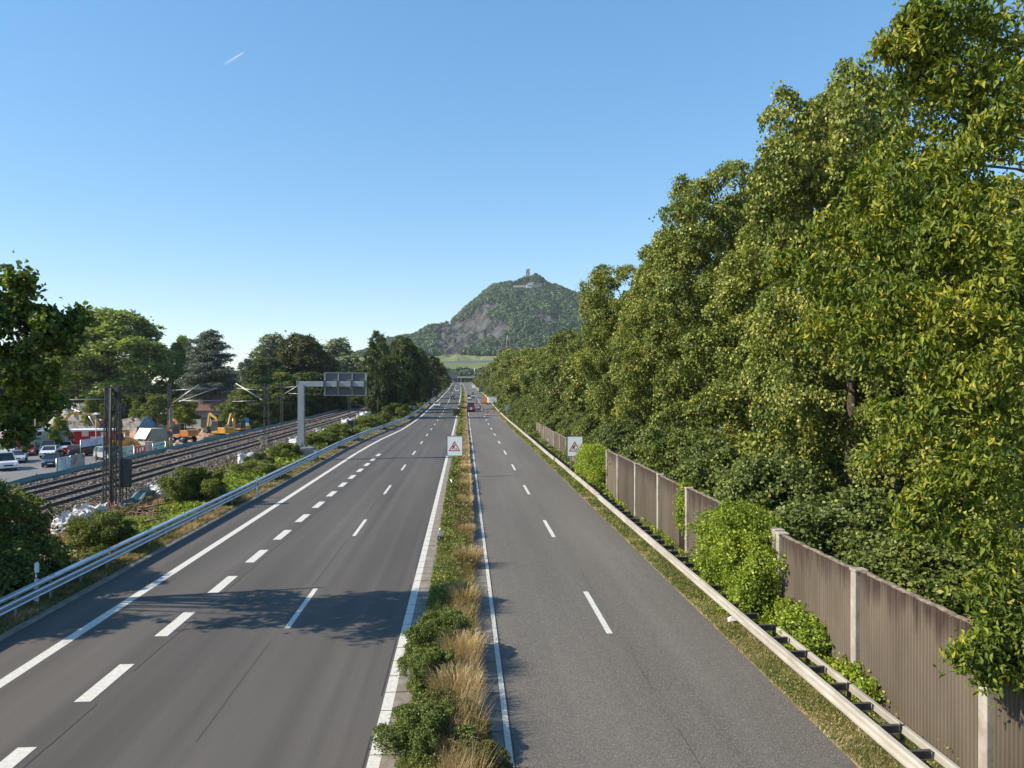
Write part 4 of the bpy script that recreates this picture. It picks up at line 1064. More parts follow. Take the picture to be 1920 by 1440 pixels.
banner("white poster board with grey picture right of the double mast", 224.5, 249.5, (839, 835), (864, 856), -34.0, 'banner_white', [(0.1, 0.25, 0.4, 0.62, 'banner_grey'), (0.42, 0.72, 0.5, 0.9, 'banner_yellow'), (0.5, 0.1, 0.6, 0.35, 'text_grey'), (0.65, 0.6, 0.9, 0.64, 'text_grey'), (0.65, 0.5, 0.9, 0.54, 'text_grey'), (0.75, 0.08, 0.85, 0.3, 'text_grey'), (0.08, 0.8, 0.3, 0.86, 'text_blue')])
banner("dark red banner with white figures", 251.5, 272, (837, 835), (853, 847), -35.5, 'banner_red', [(0.15, 0.2, 0.25, 0.75, 'banner_white'), (0.4, 0.2, 0.5, 0.75, 'banner_white'), (0.62, 0.3, 0.75, 0.8, 'banner_white')])
banner("white sign with blue heading and red ring mark", 286.5, 309, (831.5, 828), (848, 841), -34.0, 'banner_white', words(0.07, 0.42, 0.60, 0.12, 'text_blue', 6) + words(0.5, 0.85, 0.62, 0.2, 'text_blue', 4) + words(0.42, 0.9, 0.32, 0.1, 'text_grey', 6) + [(0.08, 0.05, 0.13, 0.34, 'banner_red'), (0.2, 0.05, 0.25, 0.34, 'banner_red'), (0.11, 0.34, 0.22, 0.4, 'banner_red')])
banner("yellow banner behind the slim mast", 310.5, 323.5, (828, 826.5), (842, 838.5), -34.2, 'banner_yellow', [(0.05, 0.4, 0.5, 0.5, 'text_grey'), (0.62, 0.04, 0.95, 0.45, 'gutter')])
banner("white and lilac printed cloth below the red kiosk", 151, 192, (823, 822), (836, 835), -47, 'banner_blue', [(0.05 + 0.12 * k, 0.3 + 0.3 * (k % 2), 0.11 + 0.12 * k, 0.45 + 0.3 * (k % 2), 'banner_white') for k in range(8)])
banner("bright red banner at the left beyond the hedge", 18, 53, (826, 826), (837, 837), -62, 'banner_red', [(0.05 + 0.12 * k, 0.88, 0.1 + 0.12 * k, 1.0, 'banner_white') for k in range(8)])

def yard_thing(name, label, cat, px, py, rz=0.0, z=ZP, group=None):
    p = atz(px, py, z); return thing(name, label, cat, (p.x, p.y, z), rz, group)
# kiosk: red octagonal front under a white roof
t = yard_thing("market_kiosk", "red kiosk trailer under a flat white roof", "kiosk", 160, 839, 0.35)
MB().box((1.2, 0, 1.5), (5.2, 2.2, 2.2)).prism([(-2.9 + 1.3 * math.cos(a), 1.55 + 1.25 * math.sin(a)) for a in np.linspace(0, 2 * math.pi, 17)[:-1]], -1.15, 1.0).build("body", M['banner_red'], t)
MB().box((0.2, -0.3, 2.75), (8.4, 3.6, 0.22)).box((-3.5, 0.2, 3.0), (3.0, 1.2, 0.14)).build("roof", M['white'], t)
MB().box((0.1, -1.12, 2.2), (0.9, 0.05, 0.8)).box((2.6, -1.12, 2.0), (0.8, 0.05, 0.8)).box((1.4, -1.12, 1.5), (1.2, 0.05, 0.5)).build("window", M['banner_white'], t)
MB().box((0, -0.2, 0.25), (6.5, 1.8, 0.4)).build("base", M['steel_dark'], t)
# grey container with rounded roof
t = yard_thing("storage_container", "light grey storage container with brown lower front", "container", 72, 846, 0.25)
MB().prism([(-3.6, 0.0), (3.9, 0.0), (3.9, 3.0), (-2.6, 3.0), (-3.6, 2.6)], -1.3, 1.3).build("body", M['gantry'], t)
mb = MB()
for k in range(20): mb.box((-3.4 + 0.37 * k, -1.33, 1.5), (0.09, 0.06, 2.4))
mb.build("ribs", M['galv_dull'], t)
MB().box((2.4, -1.36, 1.0), (2.9, 0.06, 1.1)).build("panel", mat("brown_board", (0.26, 0.16, 0.08), rough=0.8), t)
# box lorry at the back
t = yard_thing("lorry", "white and grey lorry behind the grey container", "lorry", 62, 829, 0.3)
MB().box((-1.2, 0, 1.9), (3.0, 2.4, 2.3)).build("box", M['galv_dull'], t, bevel=0.05)
MB().box((1.6, 0, 1.6), (2.0, 2.3, 2.3)).box((-1.2, 0, 3.1), (3.3, 2.5, 0.12)).build("cab", M['white'], t, bevel=0.08)
MB().box((2.2, -1.16, 2.0), (0.8, 0.04, 0.8)).box((2.62, 0, 2.0), (0.04, 1.9, 0.8)).build("windows", M['glass_car'], t)
for x in (-2.0, 1.6):
    for s in (-1, 1): MB().tube([(x, s * 0.95, 0.5), (x, s * 1.2, 0.5)], 0.5, 14).build("wheel", M['tyre'], t)
MB().box((-0.2, 0, 0.7), (5.4, 1.0, 0.25)).build("chassis", M['steel_dark'], t)

# heaps
def heap(label, px, py, rx, ry, h, m, seed, z=ZP, rz=0):
    rg_ = np.random.default_rng(seed); n, k = 26, 9; V_, F_ = [(0, 0, h)], []
    for j in range(1, k + 1):
        for i in range(n):
            a = 2 * math.pi * i / n; r_ = j / k; q = 1 + 0.12 * math.sin(3 * a + seed) + 0.06 * rg_.normal()
            V_.append((rx * r_ * math.cos(a) * q, ry * r_ * math.sin(a) * q, h * (1 - r_ ** 1.4) * (1 + 0.1 * rg_.normal()) - (0.1 if j == k else 0)))
    for i in range(n): F_.append((0, 1 + i, 1 + (i + 1) % n))
    for j in range(k - 1):
        for i in range(n): a, b = 1 + j * n + i, 1 + j * n + (i + 1) % n; F_.append((a, a + n, b + n, b))
    p = atz(px, py, z)
    return tag(MB().add(V_, F_).build("rubble_heap", M[m], loc=(p.x, p.y, z)), label, "heap", "heaps of gravel and earth in the yard")
heap("long grey gravel heap left behind the yellow digger", 132, 815, 6.5, 3.5, 2.3, 'heap', 2)
heap("long grey gravel heap between the mast and the grey tent", 250, 812, 7.5, 4, 2.9, 'heap', 3)
heap("reddish earth heap left of the middle digger", 378, 822, 4.8, 4, 1.8, 'earth', 5)
heap("reddish brown heap in front of the gravel by the tent", 272, 818, 3.5, 3, 1.9, 'earth', 6)
heap("pale sandy bank seen through the trees on the left", 144, 800, 7, 4, 5.0, 'gravel', 8)
heap("orange red earth mound behind the right road works sign", 1070, 806, 2.6, 3.0, 3.4, 'earth', 9, 0)

# tent-like silo cover
t = yard_thing("site_tent", "grey green steep cover with white top in the yard", "tent", 284, 838, 0.95)
MB().prism([(-1.9, 0), (2.3, 0), (1.2, 2.9), (-0.9, 2.9)], -1.6, 1.6).build("cover", mat("grey_green_sheet", (0.25, 0.26, 0.22), (0.2, 0.2, 0.17), 2, 0.7), t)
for s in (-1, 1): MB().add([(-1.93, s * 1.5, 1.4), (-1.93, s * 0.08, 1.4), (-0.95, s * 0.08, 2.93), (-0.95, s * 1.5, 2.93), (-1.97, s * 1.5, 1.4), (-1.97, s * 0.08, 1.4), (-0.99, s * 0.08, 2.97), (-0.99, s * 1.5, 2.97)], [(0, 1, 2, 3), (7, 6, 5, 4), (0, 4, 5, 1), (2, 6, 7, 3), (1, 5, 6, 2), (0, 3, 7, 4)]).build("white_lid", M['white'], t)
t = yard_thing("site_toilet", "small light grey cabinet with red lamp right of the red banner", "cabinet", 280, 852, 0.1)
MB().box((0, 0, 0.9), (0.9, 0.9, 1.8)).build("body", M['concrete'], t, bevel=0.03)
MB().tube([(0, 0, 1.8), (0, 0, 2.05)], 0.14, 10).build("lamp", M['banner_red'], t)
# blue covered stack
t = yard_thing("covered_stack", "dark blue tarpaulin over a stack behind the grey tent", "stack", 276, 822, 0.2, z=ZP)
MB().prism([(-1.3, 2.1), (1.3, 2.1), (0.9, 3.0), (0.1, 3.9), (-0.3, 3.9), (-0.9, 2.9)], -1.0, 1.0).build("cover", mat("blue_tarp", (0.05, 0.12, 0.2), (0.09, 0.2, 0.3), 2, 0.6), t, bevel=0.1)
MB().box((0, 0, 1.05), (3.0, 2.0, 2.1)).build("pallet", M['steel_dark'], t)
# brick red low hut
t = yard_thing("brick_wall", "orange brick panel and sand heap left of the grey tent", "wall", 238, 843, 0.0)
MB().prism([(-1.9, 0), (1.7, 0), (1.4, 1.4), (0.3, 1.9), (-1.9, 2.1)], -0.2, 0.2).build("panel", mat("brick", (0.34, 0.13, 0.07), (0.42, 0.2, 0.11), 4, 0.9), t)
# crossed barriers
def cross_barrier(label, px, py, w, h, z=ZP):
    t = yard_thing("barrier_cross", label, "barrier", px, py, 0.3, z, group="red and white crossed barriers")
    for s in (-1, 1):
        bmb = MB()
        for k in range(6):
            a = Vector((s * (-w / 2 + w * k / 6), s * 0.04, h * k / 6)); b = Vector((s * (-w / 2 + w * (k + 1) / 6), s * 0.04, h * (k + 1) / 6))
            bmb.bar(a, b, 0.05, 0.2, M['white'] if k % 2 else M['beacon_red'])
        bmb.build("plank", None, t)
cross_barrier("red and white crossed barrier right of the slim mast", 332, 842, 1.5, 1.7)
cross_barrier("low red and white barrier left of the grey tent", 252, 836, 2.6, 1.5)

# diggers
M['track'] = mat("rubber_track", (0.03, 0.03, 0.03), (0.06, 0.055, 0.05), 6, 0.9)
def digger(label, px, py, rz, colr, boom, wheels=False, s=1.0, z=ZP):
    """boom: list of (y,z) joints from the house to the bucket"""
    t = yard_thing("excavator", label, "excavator", px, py, rz, z, group="diggers in the construction yard")
    t.scale = (s, s, s)
    for sx in (-1, 1):
        if wheels:
            for y in (-1.1, 1.1): MB().tube([(sx * 0.85, y, 0.5), (sx * 1.2, y, 0.5)], 0.5, 14).build("wheel", M['tyre'], t)
        else:
            MB().prism([(-1.5, 0.0), (1.5, 0.0), (1.8, 0.35), (1.5, 0.75), (-1.5, 0.75), (-1.8, 0.35)], sx * 0.75, sx * 1.2, axis='x').build("track", M['track'], t, bevel=0.04)
    MB().box((0, 0, 0.65), (1.5, 2.2, 0.4)).tube([(0, 0, 0.8), (0, 0, 1.05)], 0.6, 16).build("undercarriage", M['steel_dark'], t)
    h = MB().prism([(-1.9, 1.05), (1.1, 1.05), (1.1, 1.35), (-0.2, 1.5), (-0.3, 2.05), (-1.6, 2.0), (-1.95, 1.6)], -1.1, 1.1, axis='x')
    h.build("engine_housing", M[colr], t, bevel=0.06)
    c = MB().prism([(-0.25, 1.4), (1.1, 1.35), (1.15, 2.1), (0.8, 2.95), (-0.25, 2.95)], -1.08, -0.2, axis='x').build("cab", M['glass_car'], t)
    fr = MB()
    for x in (-1.08, -0.2):
        for a, b in (((1.1, 1.35), (1.15, 2.1)), ((1.15, 2.1), (0.8, 2.95)), ((-0.25, 1.4), (-0.25, 2.95))): fr.bar((x, a[0], a[1]), (x, b[0], b[1]), 0.08)
    fr.box((-0.64, 0.3, 3.0), (1.0, 1.25, 0.1)).build("cab_frame", M['steel_dark'], c)
    P = [Vector((0.25, a, b)) for a, b in boom]
    mb = MB(); mb.bar(P[0], P[1], 0.3, 0.42); mb.bar(P[1], P[2], 0.3, 0.36); mb.build("boom", M[colr], t)
    MB().bar(P[2], P[3], 0.24, 0.3).build("stick", M[colr], t)
    MB().tube([P[0] + Vector((0.25, 0.4, -0.2)), P[1].lerp(P[2], 0.2) + Vector((0.25, 0, -0.2))], 0.07, 8).tube([P[1].lerp(P[2], 0.5) + Vector((0, 0, 0.3)), P[2].lerp(P[3], 0.15) + Vector((0, -0.1, 0.25))], 0.07, 8).build("hydraulic_ram", M['galv'], t)
    e = P[3]
    MB().prism([(e.y - 0.1, e.z + 0.15), (e.y + 0.35, e.z - 0.1), (e.y + 0.3, e.z - 0.6), (e.y - 0.15, e.z - 0.85), (e.y - 0.55, e.z - 0.6), (e.y - 0.3, e.z - 0.1)], -0.25, 0.75, axis='x').build("bucket", M['steel_dark'], t)
    return t
digger("orange wheeled digger with raised boom right of the slim mast", 344, 830, 1.2, 'machine_orange', [(0.9, 1.4), (1.6, 3.4), (2.9, 3.9), (3.2, 1.6)], True, 1.05)
digger("yellow tracked digger with raised arm in the middle of the yard", 415, 824, 1.1, 'yellow', [(0.8, 1.5), (1.3, 3.4), (2.8, 4.2), (3.2, 1.9)], False, 1.08)
digger("yellow digger seen end on beside the blue sign", 450, 815, 2.7, 'yellow', [(0.9, 1.4), (1.4, 3.3), (2.3, 4.3), (3.0, 2.2)], False, 0.95)
digger("big yellow digger behind the red kiosk", 208, 836, 1.75, 'yellow', [(1.0, 1.5), (2.2, 4.0), (4.6, 4.2), (5.6, 2.9)], False, 1.25)
t = yard_thing("wheel_loader", "yellow wheel loader right of the near double mast", "loader", 229, 845, -1.3)
MB().prism([(-1.4, 0.7), (1.2, 0.7), (1.2, 1.5), (-1.4, 1.5)], -0.7, 0.7, axis='x').box((0, 1.9, 1.3), (1.6, 0.3, 0.3)).build("body", M['yellow'], t, bevel=0.05)
MB().box((0, -0.2, 2.0), (1.1, 1.0, 1.1)).build("cab", M['glass_car'], t); MB().box((0, -0.2, 2.6), (1.2, 1.2, 0.1)).build("roof", M['yellow'], t)
MB().prism([(1.9, 0.2), (2.6, 0.2), (2.5, 0.5), (2.1, 1.1), (1.9, 1.1)], -1.0, 1.0, axis='x').build("bucket", M['yellow'], t)
for sx in (-1, 1):
    for y in (-1.0, 1.0): MB().tube([(sx * 0.7, y, 0.5), (sx * 1.0, y, 0.5)], 0.5, 14).build("wheel", M['tyre'], t)
    MB().bar((sx * 0.5, 0.6, 1.3), (sx * 0.5, 2.0, 0.8), 0.12, 0.2).build("arm", M['yellow'], t)
t = yard_thing("waste_bin", "orange red bin behind the middle digger", "bin", 434, 820, 0.3)
MB().box((0, 0, 0.75), (0.9, 0.8, 1.3), taper=1.12).build("body", M['banner_red'], t, bevel=0.04)
MB().box((0, 0, 1.5), (1.05, 0.95, 0.12)).build("lid", M['orange'], t, bevel=0.03)
t = yard_thing("parking_sign", "blue square sign with white plate right of the diggers", "traffic sign", 462, 815, 0.15)
MB().tube([(0, 0, 0), (0, 0, 3.2)], 0.05, 8).build("post", M['galv'], t)
MB().box((0, -0.07, 2.75), (0.9, 0.04, 0.9)).build("sign_plate", mat("sign_blue", (0.04, 0.2, 0.5), rough=0.4), t)
MB().box((0, -0.07, 2.0), (0.9, 0.04, 0.55)).build("white_plate", M['white_sign'], t)

# mesh fence panels, pallets, cones and pipes cluttering the yard
def fence_panel(label, X, Y, L, rz=0.0):
    t = thing("site_fence_panel", label, "fence", (X, Y, ZP), rz, "mesh fence panels round the yard")
    mb = MB(); mb.tube([(0, 0, 0.1), (0, 0, 2.0)], 0.03, 6).tube([(0, L, 0.1), (0, L, 2.0)], 0.03, 6).tube([(0, 0, 2.0), (0, L, 2.0)], 0.025, 6).tube([(0, 0, 0.15), (0, L, 0.15)], 0.025, 6); mb.build("frame", M['galv'], t)
    mb = MB()
    for k in range(1, int(L / 0.22)): mb.box((0, k * 0.22, 1.05), (0.012, 0.012, 1.85))
    for k in range(1, 6): mb.box((0.012, L / 2, 0.15 + 0.31 * k), (0.012, L, 0.012))
    mb.build("mesh", M['galv'], t)
    for y in (0, L): MB().box((0, y, 0.07), (0.6, 0.22, 0.14)).build("foot", M['concrete'], t)
for k, (Y, w_) in enumerate(((96, "between yellow banner and crossed barrier"), (99.6, "just right of the crossed barrier"), (103.2, "in front of the orange digger"), (106.8, "right of the orange digger's wheels"), (110.4, "before the reddish heap"), (114, "left of the middle digger"), (117.6, "in front of the middle digger"), (125, "beside the blue sign"))):
    fence_panel("thin mesh fence panel " + w_, -36.2, Y, 3.5)
def pallet(label, px, py, n, m):
    t = yard_thing("pallet_stack", label, "pallets", px, py, 0.4 * n, group="stacks of building material in the yard")
    for i in range(n):
        MB().box((0, 0, 0.1 + 0.3 * i), (1.3, 1.0, 0.12)).build("pallet", M['sleeper'], t); MB().box((0.03 * (-1) ** i, 0, 0.25 + 0.3 * i), (1.15, 0.9, 0.17)).build("load", M[m], t)
for lab, px, py, n, m in (("stack of grey blocks left of the orange digger", 330, 818, 3, 'concrete'), ("low stack of brown blocks before the white house", 372, 812, 2, 'earth'), ("stack of pale slabs between the diggers", 386, 826, 2, 'gutter'), ("stack of dark boxes behind the fence by the white sign", 300, 826, 3, 'steel_dark'), ("stack of pale blocks behind the red banner", 262, 830, 2, 'pale_block'), ("stack of grey slabs right of the red kiosk", 214, 826, 3, 'concrete'), ("dark stack beside the parking sign", 475, 812, 2, 'steel_dark')):
    if m == 'pale_block': M[m] = mat("pale_block", (0.5, 0.46, 0.38), rough=0.9)
    pallet(lab, px, py, n, m)
def cone(label, px, py):
    t = yard_thing("traffic_cone", label, "traffic cone", px, py, group="traffic cones in the yard")
    MB().tube([(0, 0, 0.03), (0, 0, 0.75)], [0.2, 0.04], 12).build("cone", M['orange'], t); MB().tube([(0, 0, 0.35), (0, 0, 0.5)], [0.125, 0.09], 12).build("stripe", M['white'], t); MB().box((0, 0, 0.02), (0.5, 0.5, 0.04)).build("foot", M['tyre'], t)
for lab, px, py in (("small orange cone before the orange digger", 360, 832), ("small orange cone left of the middle digger", 388, 832), ("small orange cone by the grey tent", 306, 838)): cone(lab, px, py)
# lamp posts
def lamp(label, px, py, h, arm, z=ZP):
    t = yard_thing("street_lamp", label, "street lamp", px, py, 0, z, group="slim lamp posts in the car park")
    MB().tube([(0, 0, 0), (0, 0, h)], [0.09, 0.05], 8).build("post", M['galv_dull'], t)
    if arm: MB().tube([(0, 0, h), (arm, 0, h + 0.15)], 0.035, 6).box((arm * 1.25, 0, h + 0.16), (0.7, 0.25, 0.1)).build("lamp_head", M['galv'], t)
    else: MB().box((0, 0, h + 0.1), (0.7, 0.7, 0.12)).box((0, 0, h + 0.22), (0.35, 0.35, 0.12)).build("lamp_head", M['white'], t)
lamp("slim lamp post with flat white head left of the double mast", 180, 865, 5.9, 0)
lamp("slim lamp post with side arm above the grey container", 66, 850, 6.3, 1.2)

# house
Yh = 172; ph = at(404, 800, Yh)
t = thing("house", "low white house with steep brown roof behind the diggers", "house", (ph.x, Yh, -2.5 + zf(Yh)), R(-6))
MB().box((0, 0, 1.9), (10.5, 8, 4.0)).build("wall", mat("render_white", (0.42, 0.42, 0.42), (0.34, 0.34, 0.34), 1, 0.9), t)
r_ = MB(); r_.add([(-6, -4.7, 3.75), (6, -4.7, 3.75), (6, 4.7, 3.75), (-6, 4.7, 3.75), (-0.6, 0, 8.2), (3.0, 0, 8.2)], [(0, 1, 5, 4), (1, 2, 5), (2, 3, 4, 5), (3, 0, 4), (3, 2, 1, 0)])
r_.build("roof", mat("roof_tiles", (0.09, 0.05, 0.04), (0.17, 0.1, 0.075), 3, 0.9), t)
for x, w in ((-4.2, 1.6), (1.6, 1.9), (3.9, 1.5)):
    f = MB().box((x, -4.02, 2.3), (w, 0.08, 1.3)).build("window", M['white'], t)
    MB().box((x, -4.07, 2.3), (w - 0.2, 0.04, 1.1)).build("pane", M['glass_car'], f)
MB().box((-0.9, -4.04, 1.1), (1.1, 0.1, 2.1)).build("door", M['steel_dark'], t)
# small pavilion-like hut behind
t = thing("garden_hut", "small pale hut with hipped roof left of the orange digger", "hut", (at(311, 800, 165).x, 165, -2.3), 0.2)
MB().box((0, 0, 1.3), (3.2, 3, 2.6)).build("wall", M['concrete'], t)
MB().add([(-2.1, -2, 2.6), (2.1, -2, 2.6), (2.1, 2, 2.6), (-2.1, 2, 2.6), (0, 0, 4.4)], [(0, 1, 4), (1, 2, 4), (2, 3, 4), (3, 0, 4), (3, 2, 1, 0)]).build("roof", M['concrete'], t)

# white bulk bags with debris beside the tracks
def bulk_bag(label, px, py, s, seed, open_=True, flat=1.0, rz=0.3):
    p = atz(px, py, 0.05)
    rg_ = np.random.default_rng(seed); t = thing("bulk_bag", label, "bag", (p.x, p.y, 0.0), rz, group="white bulk bags left beside the tracks")
    n, k = 28, 10; V_, F_ = [], []
    for j in range(k + 1):
        f_ = j / k; z = s * flat * (f_ * 0.95)
        for i in range(n):
            a = 2 * math.pi * i / n; sq = 1 / max(abs(math.cos(a)), abs(math.sin(a))) ** 0.75
            r_ = s * 0.5 * sq * (1 + 0.14 * math.sin(f_ * 3.1) + 0.06 * math.sin(5 * a + seed + 3 * f_) + 0.04 * rg_.normal())
            V_.append((r_ * math.cos(a), r_ * math.sin(a), z + (0.16 * s * (abs(math.cos(a) * math.sin(a)) * 2) ** 3 * f_ ** 3) + 0.03 * s * rg_.normal() * f_))
    for j in range(k):
        for i in range(n): a, b = j * n + i, j * n + (i + 1) % n; F_.append((a, b, b + n, a + n))
    base = len(V_)
    for j in range(3):
        for i in range(n): 
            a = 2 * math.pi * i / n; q = V_[k * n + i]; f_ = (0.9, 0.55, 0.0)[j]
            V_.append((q[0] * f_, q[1] * f_, s * flat * (0.80, 0.74, 0.8)[j] + 0.03 * s * rg_.normal()))
    for j in range(3):
        o = k * n if j == 0 else base + (j - 1) * n; o2 = base + j * n
        for i in range(n): F_.append((o + i, o + (i + 1) % n, o2 + (i + 1) % n, o2 + i))
    MB().add(V_, F_).build("sack", M['bag'], t)
    for i in range(4):
        a = math.pi / 4 + i * math.pi / 2; r_ = s * 0.62; e = Vector((r_ * math.cos(a), r_ * math.sin(a), s * flat * 0.98))
        d_ = Vector((rg_.normal() * 0.15, rg_.normal() * 0.15, 0.1 + 0.12 * rg_.random())) * s
        MB().tube([e, e + d_, e + d_ * 1.05 + Vector((0.12, 0.1, -0.05)) * s, e + Vector((0.15, 0.1, -0.1)) * s], 0.022 * s + 0.01, 6).build("loop", M['bag'], t)
    if open_:
        mb = MB()
        for _ in range(14):
            c = Vector((rg_.uniform(-0.33, 0.33), rg_.uniform(-0.33, 0.33), 0.84 * flat)) * s; d_ = Vector(unit(rg_.normal(size=(1, 3)) * [1, 1, 0.3])[0]) * 0.25 * s
            mb.tube([c - d_, c + d_], 0.02 * s, 5)
        mb.build("debris", M['earth'], t)
    return t
for k, (lab, px, py, s, fl_) in enumerate((
    ("torn white bulk bag half behind the dark hedge, nearest the camera", 128, 998, 1.35, 0.8), ("white bulk bag at the left of the mast foot cluster", 146, 988, 1.2, 0.75),
    ("bulging white bulk bag in the middle of the mast foot cluster", 163, 979, 1.3, 0.8), ("white bulk bag with raised loops, right end of the cluster", 181, 971, 1.15, 0.7),
    ("square white bulk bag with dark print beside the round bush", 303, 932, 1.35, 0.85), ("peaked white bulk bag filled with rubble below the plate mast", 461, 872, 1.5, 0.85),
    ("small white bulk bag left of the gantry column", 555, 838, 1.5, 0.9), ("crumpled white bag above the shrubs right of the column", 602, 815, 1.6, 0.6),
    ("white bulk bag on the dark box beside the tracks", 651, 797, 1.9, 0.7), ("white bulk bag left one of the pair near the oak", 676, 789, 1.7, 0.9),
    ("white bulk bag right one of the pair near the oak", 683, 786, 1.8, 1.0), ("white bulk bag right of the oak trunk", 720, 775, 2.0, 0.9))):
    bulk_bag(lab, px, py, s * 0.8, 20 + k, True, fl_, rz=k * 0.7)
t = thing("signal_box", "dark signal cabinet beside the small white bag", "cabinet", (at(657, 800, 113).x, 113, 0), 0.2)
MB().box((0, 0, 0.9), (0.9, 0.7, 1.7)).build("body", M['steel_dark'], t, bevel=0.02); MB().box((0, 0, 1.8), (1.0, 0.8, 0.1)).build("lid", M['mast'], t)
# folded tarp by the bag, and brushwood heap
P = [atz(226, 955, 0.1), atz(252, 945, 0.25), atz(262, 932, 0.3), atz(295, 922, 0.3)]
MB_ = MB().sweep([(-0.35, 0.0), (-0.3, 0.25), (-0.05, 0.42), (0.1, 0.2), (0.38, 0.3), (0.4, 0.0)], P)
tag(MB_.build("tarpaulin", M['tarp']), "folded dark green tarpaulin on the ballast slope beside the mast", "tarpaulin")
def brush(label, px, py, rx, ry, h, seed, n=420, col_='twig'):
    p = atz(px, py, 0); rg_ = np.random.default_rng(seed); mb = MB()
    for i in range(n):
        a = rg_.random() * 6.28; r_ = math.sqrt(rg_.random()); c = Vector((rx * r_ * math.cos(a), ry * r_ * math.sin(a), h * (1 - r_ ** 1.6) * rg_.random() + 0.05))
        d_ = Vector(unit(rg_.normal(size=(1, 3)) * [1, 1, 0.35])[0]) * rg_.uniform(0.25, 0.9); w = 0.012 + 0.02 * rg_.random()
        mb.tube([c - d_, c + Vector((rg_.normal(), rg_.normal(), rg_.normal() * 0.5)) * 0.08, c + d_], [w, w * 0.8, w * 0.4], 4, cap=False)
    for i in range(3):
        a = 2.2 + i * 0.5; c = Vector((0.3 * i - 0.3, 0.2 * i, h * 0.85)); d_ = Vector((math.cos(a), math.sin(a), -0.18)) * 1.1
        mb.tube([c - d_, c + d_], [0.05, 0.03], 6)
    return tag(mb.build("brushwood_heap", M[col_], loc=(p.x, p.y, 0)), label, "brushwood", "heaps of cut branches")
M['twig'] = mat("dead_twigs", (0.2, 0.115, 0.075), (0.36, 0.23, 0.16), 1.5, 0.95)
brush("tangled brown heap of cut branches beside the big bright weeds", 268, 975, 1.9, 2.6, 0.8, 1)
brush("heap of grey twigs nearest the guard rail", 252, 1000, 1.2, 1.2, 0.6, 2, 260)
brush("reddish brown litter heap at the mast foot", 222, 958, 1.8, 1.6, 0.35, 3, 240)
brush("brown cut twigs between two green bushes", 425, 915, 1.5, 2.2, 0.4, 4, 220)
#PART5

# ------------------------------------------------------------------ hill with castle
HY = 2000.0
sil = [(560, 690), (640, 668), (700, 652), (735, 640), (765, 630), (800, 622), (825, 612), (850, 598), (866, 584), (880, 572), (895, 559), (912, 545), (925, 538), (940, 533), (955, 531), (966, 530), (975, 525), (984, 520), (993, 518), (1004, 516), (1012, 519), (1021, 526), (1030, 534), (1042, 537), (1056, 542), (1075, 549), (1100, 556), (1140, 562), (1200, 575), (1300, 600), (1500, 640)]
sx_ = np.array([at(x, y, HY).x for x, y in sil]); sz_ = np.array([at(x, y, HY).z for x, y in sil]) - 6
def ridge(X): return np.interp(X, sx_, sz_, left=30, right=60) * smooth(-340, -200, X)
def rock_mask(X, Y, z):
    """cliffs: bare where the slope is steepest, ragged edge"""
    e = ((X + 2 - (z - 115) * 0.4) / 105) ** 2 + ((z - 112) / 60) ** 2
    m = 1.05 - e + (fbm(X + 900, z * 0.5 + Y * 0.3, 36, 4) - 0.5) * 3.0
    e2 = ((X - 48) / 26) ** 2 + ((z - 182) / 17) ** 2
    m2 = 1.0 - e2 + (fbm(X + 300, z + Y * 0.3, 25, 3) - 0.5) * 2.4
    e3 = ((X - 165) / 45) ** 2 + ((z - 150) / 30) ** 2
    m3 = 0.55 - e3 + (fbm(X - 300, z + Y * 0.3, 30, 3) - 0.5) * 2.6
    return np.maximum(np.maximum(m, m2), m3)
def hill_z(X, Y):
    X = np.asarray(X, float); Y = np.asarray(Y, float)
    rz_ = ridge(X); f = (foot(Y) + zr(np.minimum(Y, 900)) - 4) * smooth(-330, -170, X)
    Yb_ = Y
    fl = 170 * (fbm(X + 0.25 * Y, Y * 0.12, 62, 4) - 0.5)
    Y = Y + np.clip((Y - 1420) / 60, 0, 1) * np.clip((1960 - Y) / 120, 0, 1) * fl
    edge = 1480 + 140 * (fbm(X, X * 0 + 5, 160, 3) - 0.5) + np.maximum(0, -X - 60) * 0.9 + np.maximum(0, X - 150) * 0.1
    t = np.clip((Y - edge) / (HY - edge), 0, 1)
    s = 0.55 * t ** 0.75 + 0.45 * smooth(0, 1, t)
    back = np.clip((Y - HY) / 500, 0, 1)
    h = f + np.maximum(rz_ - f, 0) * s * (1 - back ** 1.3 * 0.9)
    gully = (np.abs(fbm(X, Y * 0.35, 85, 4) - 0.5) * 2)
    amp = np.clip(t * 4, 0, 1) * np.clip((HY + 60 - Y) / 160, 0.12, 1) * 40 * (1 - 0.25 * s)
    h = h - amp * (0.35 - gully) * np.clip((h - f) / 40, 0, 1)
    return h
hx = np.linspace(-335, 1100, 340); hy = np.concatenate([np.linspace(880, 1400, 40), np.linspace(1410, 2080, 210), np.linspace(2100, 2700, 20)])
ax, ay = np.meshgrid(hx, hy); az = hill_z(ax, ay)
rk = rock_mask(ax, ay, az)
stepn = fbm(ax, ay * 0.5, 14, 3)
az = az + np.where(rk > 0, (stepn - 0.5) * 16 * np.clip(rk * 2, 0, 1), 0)
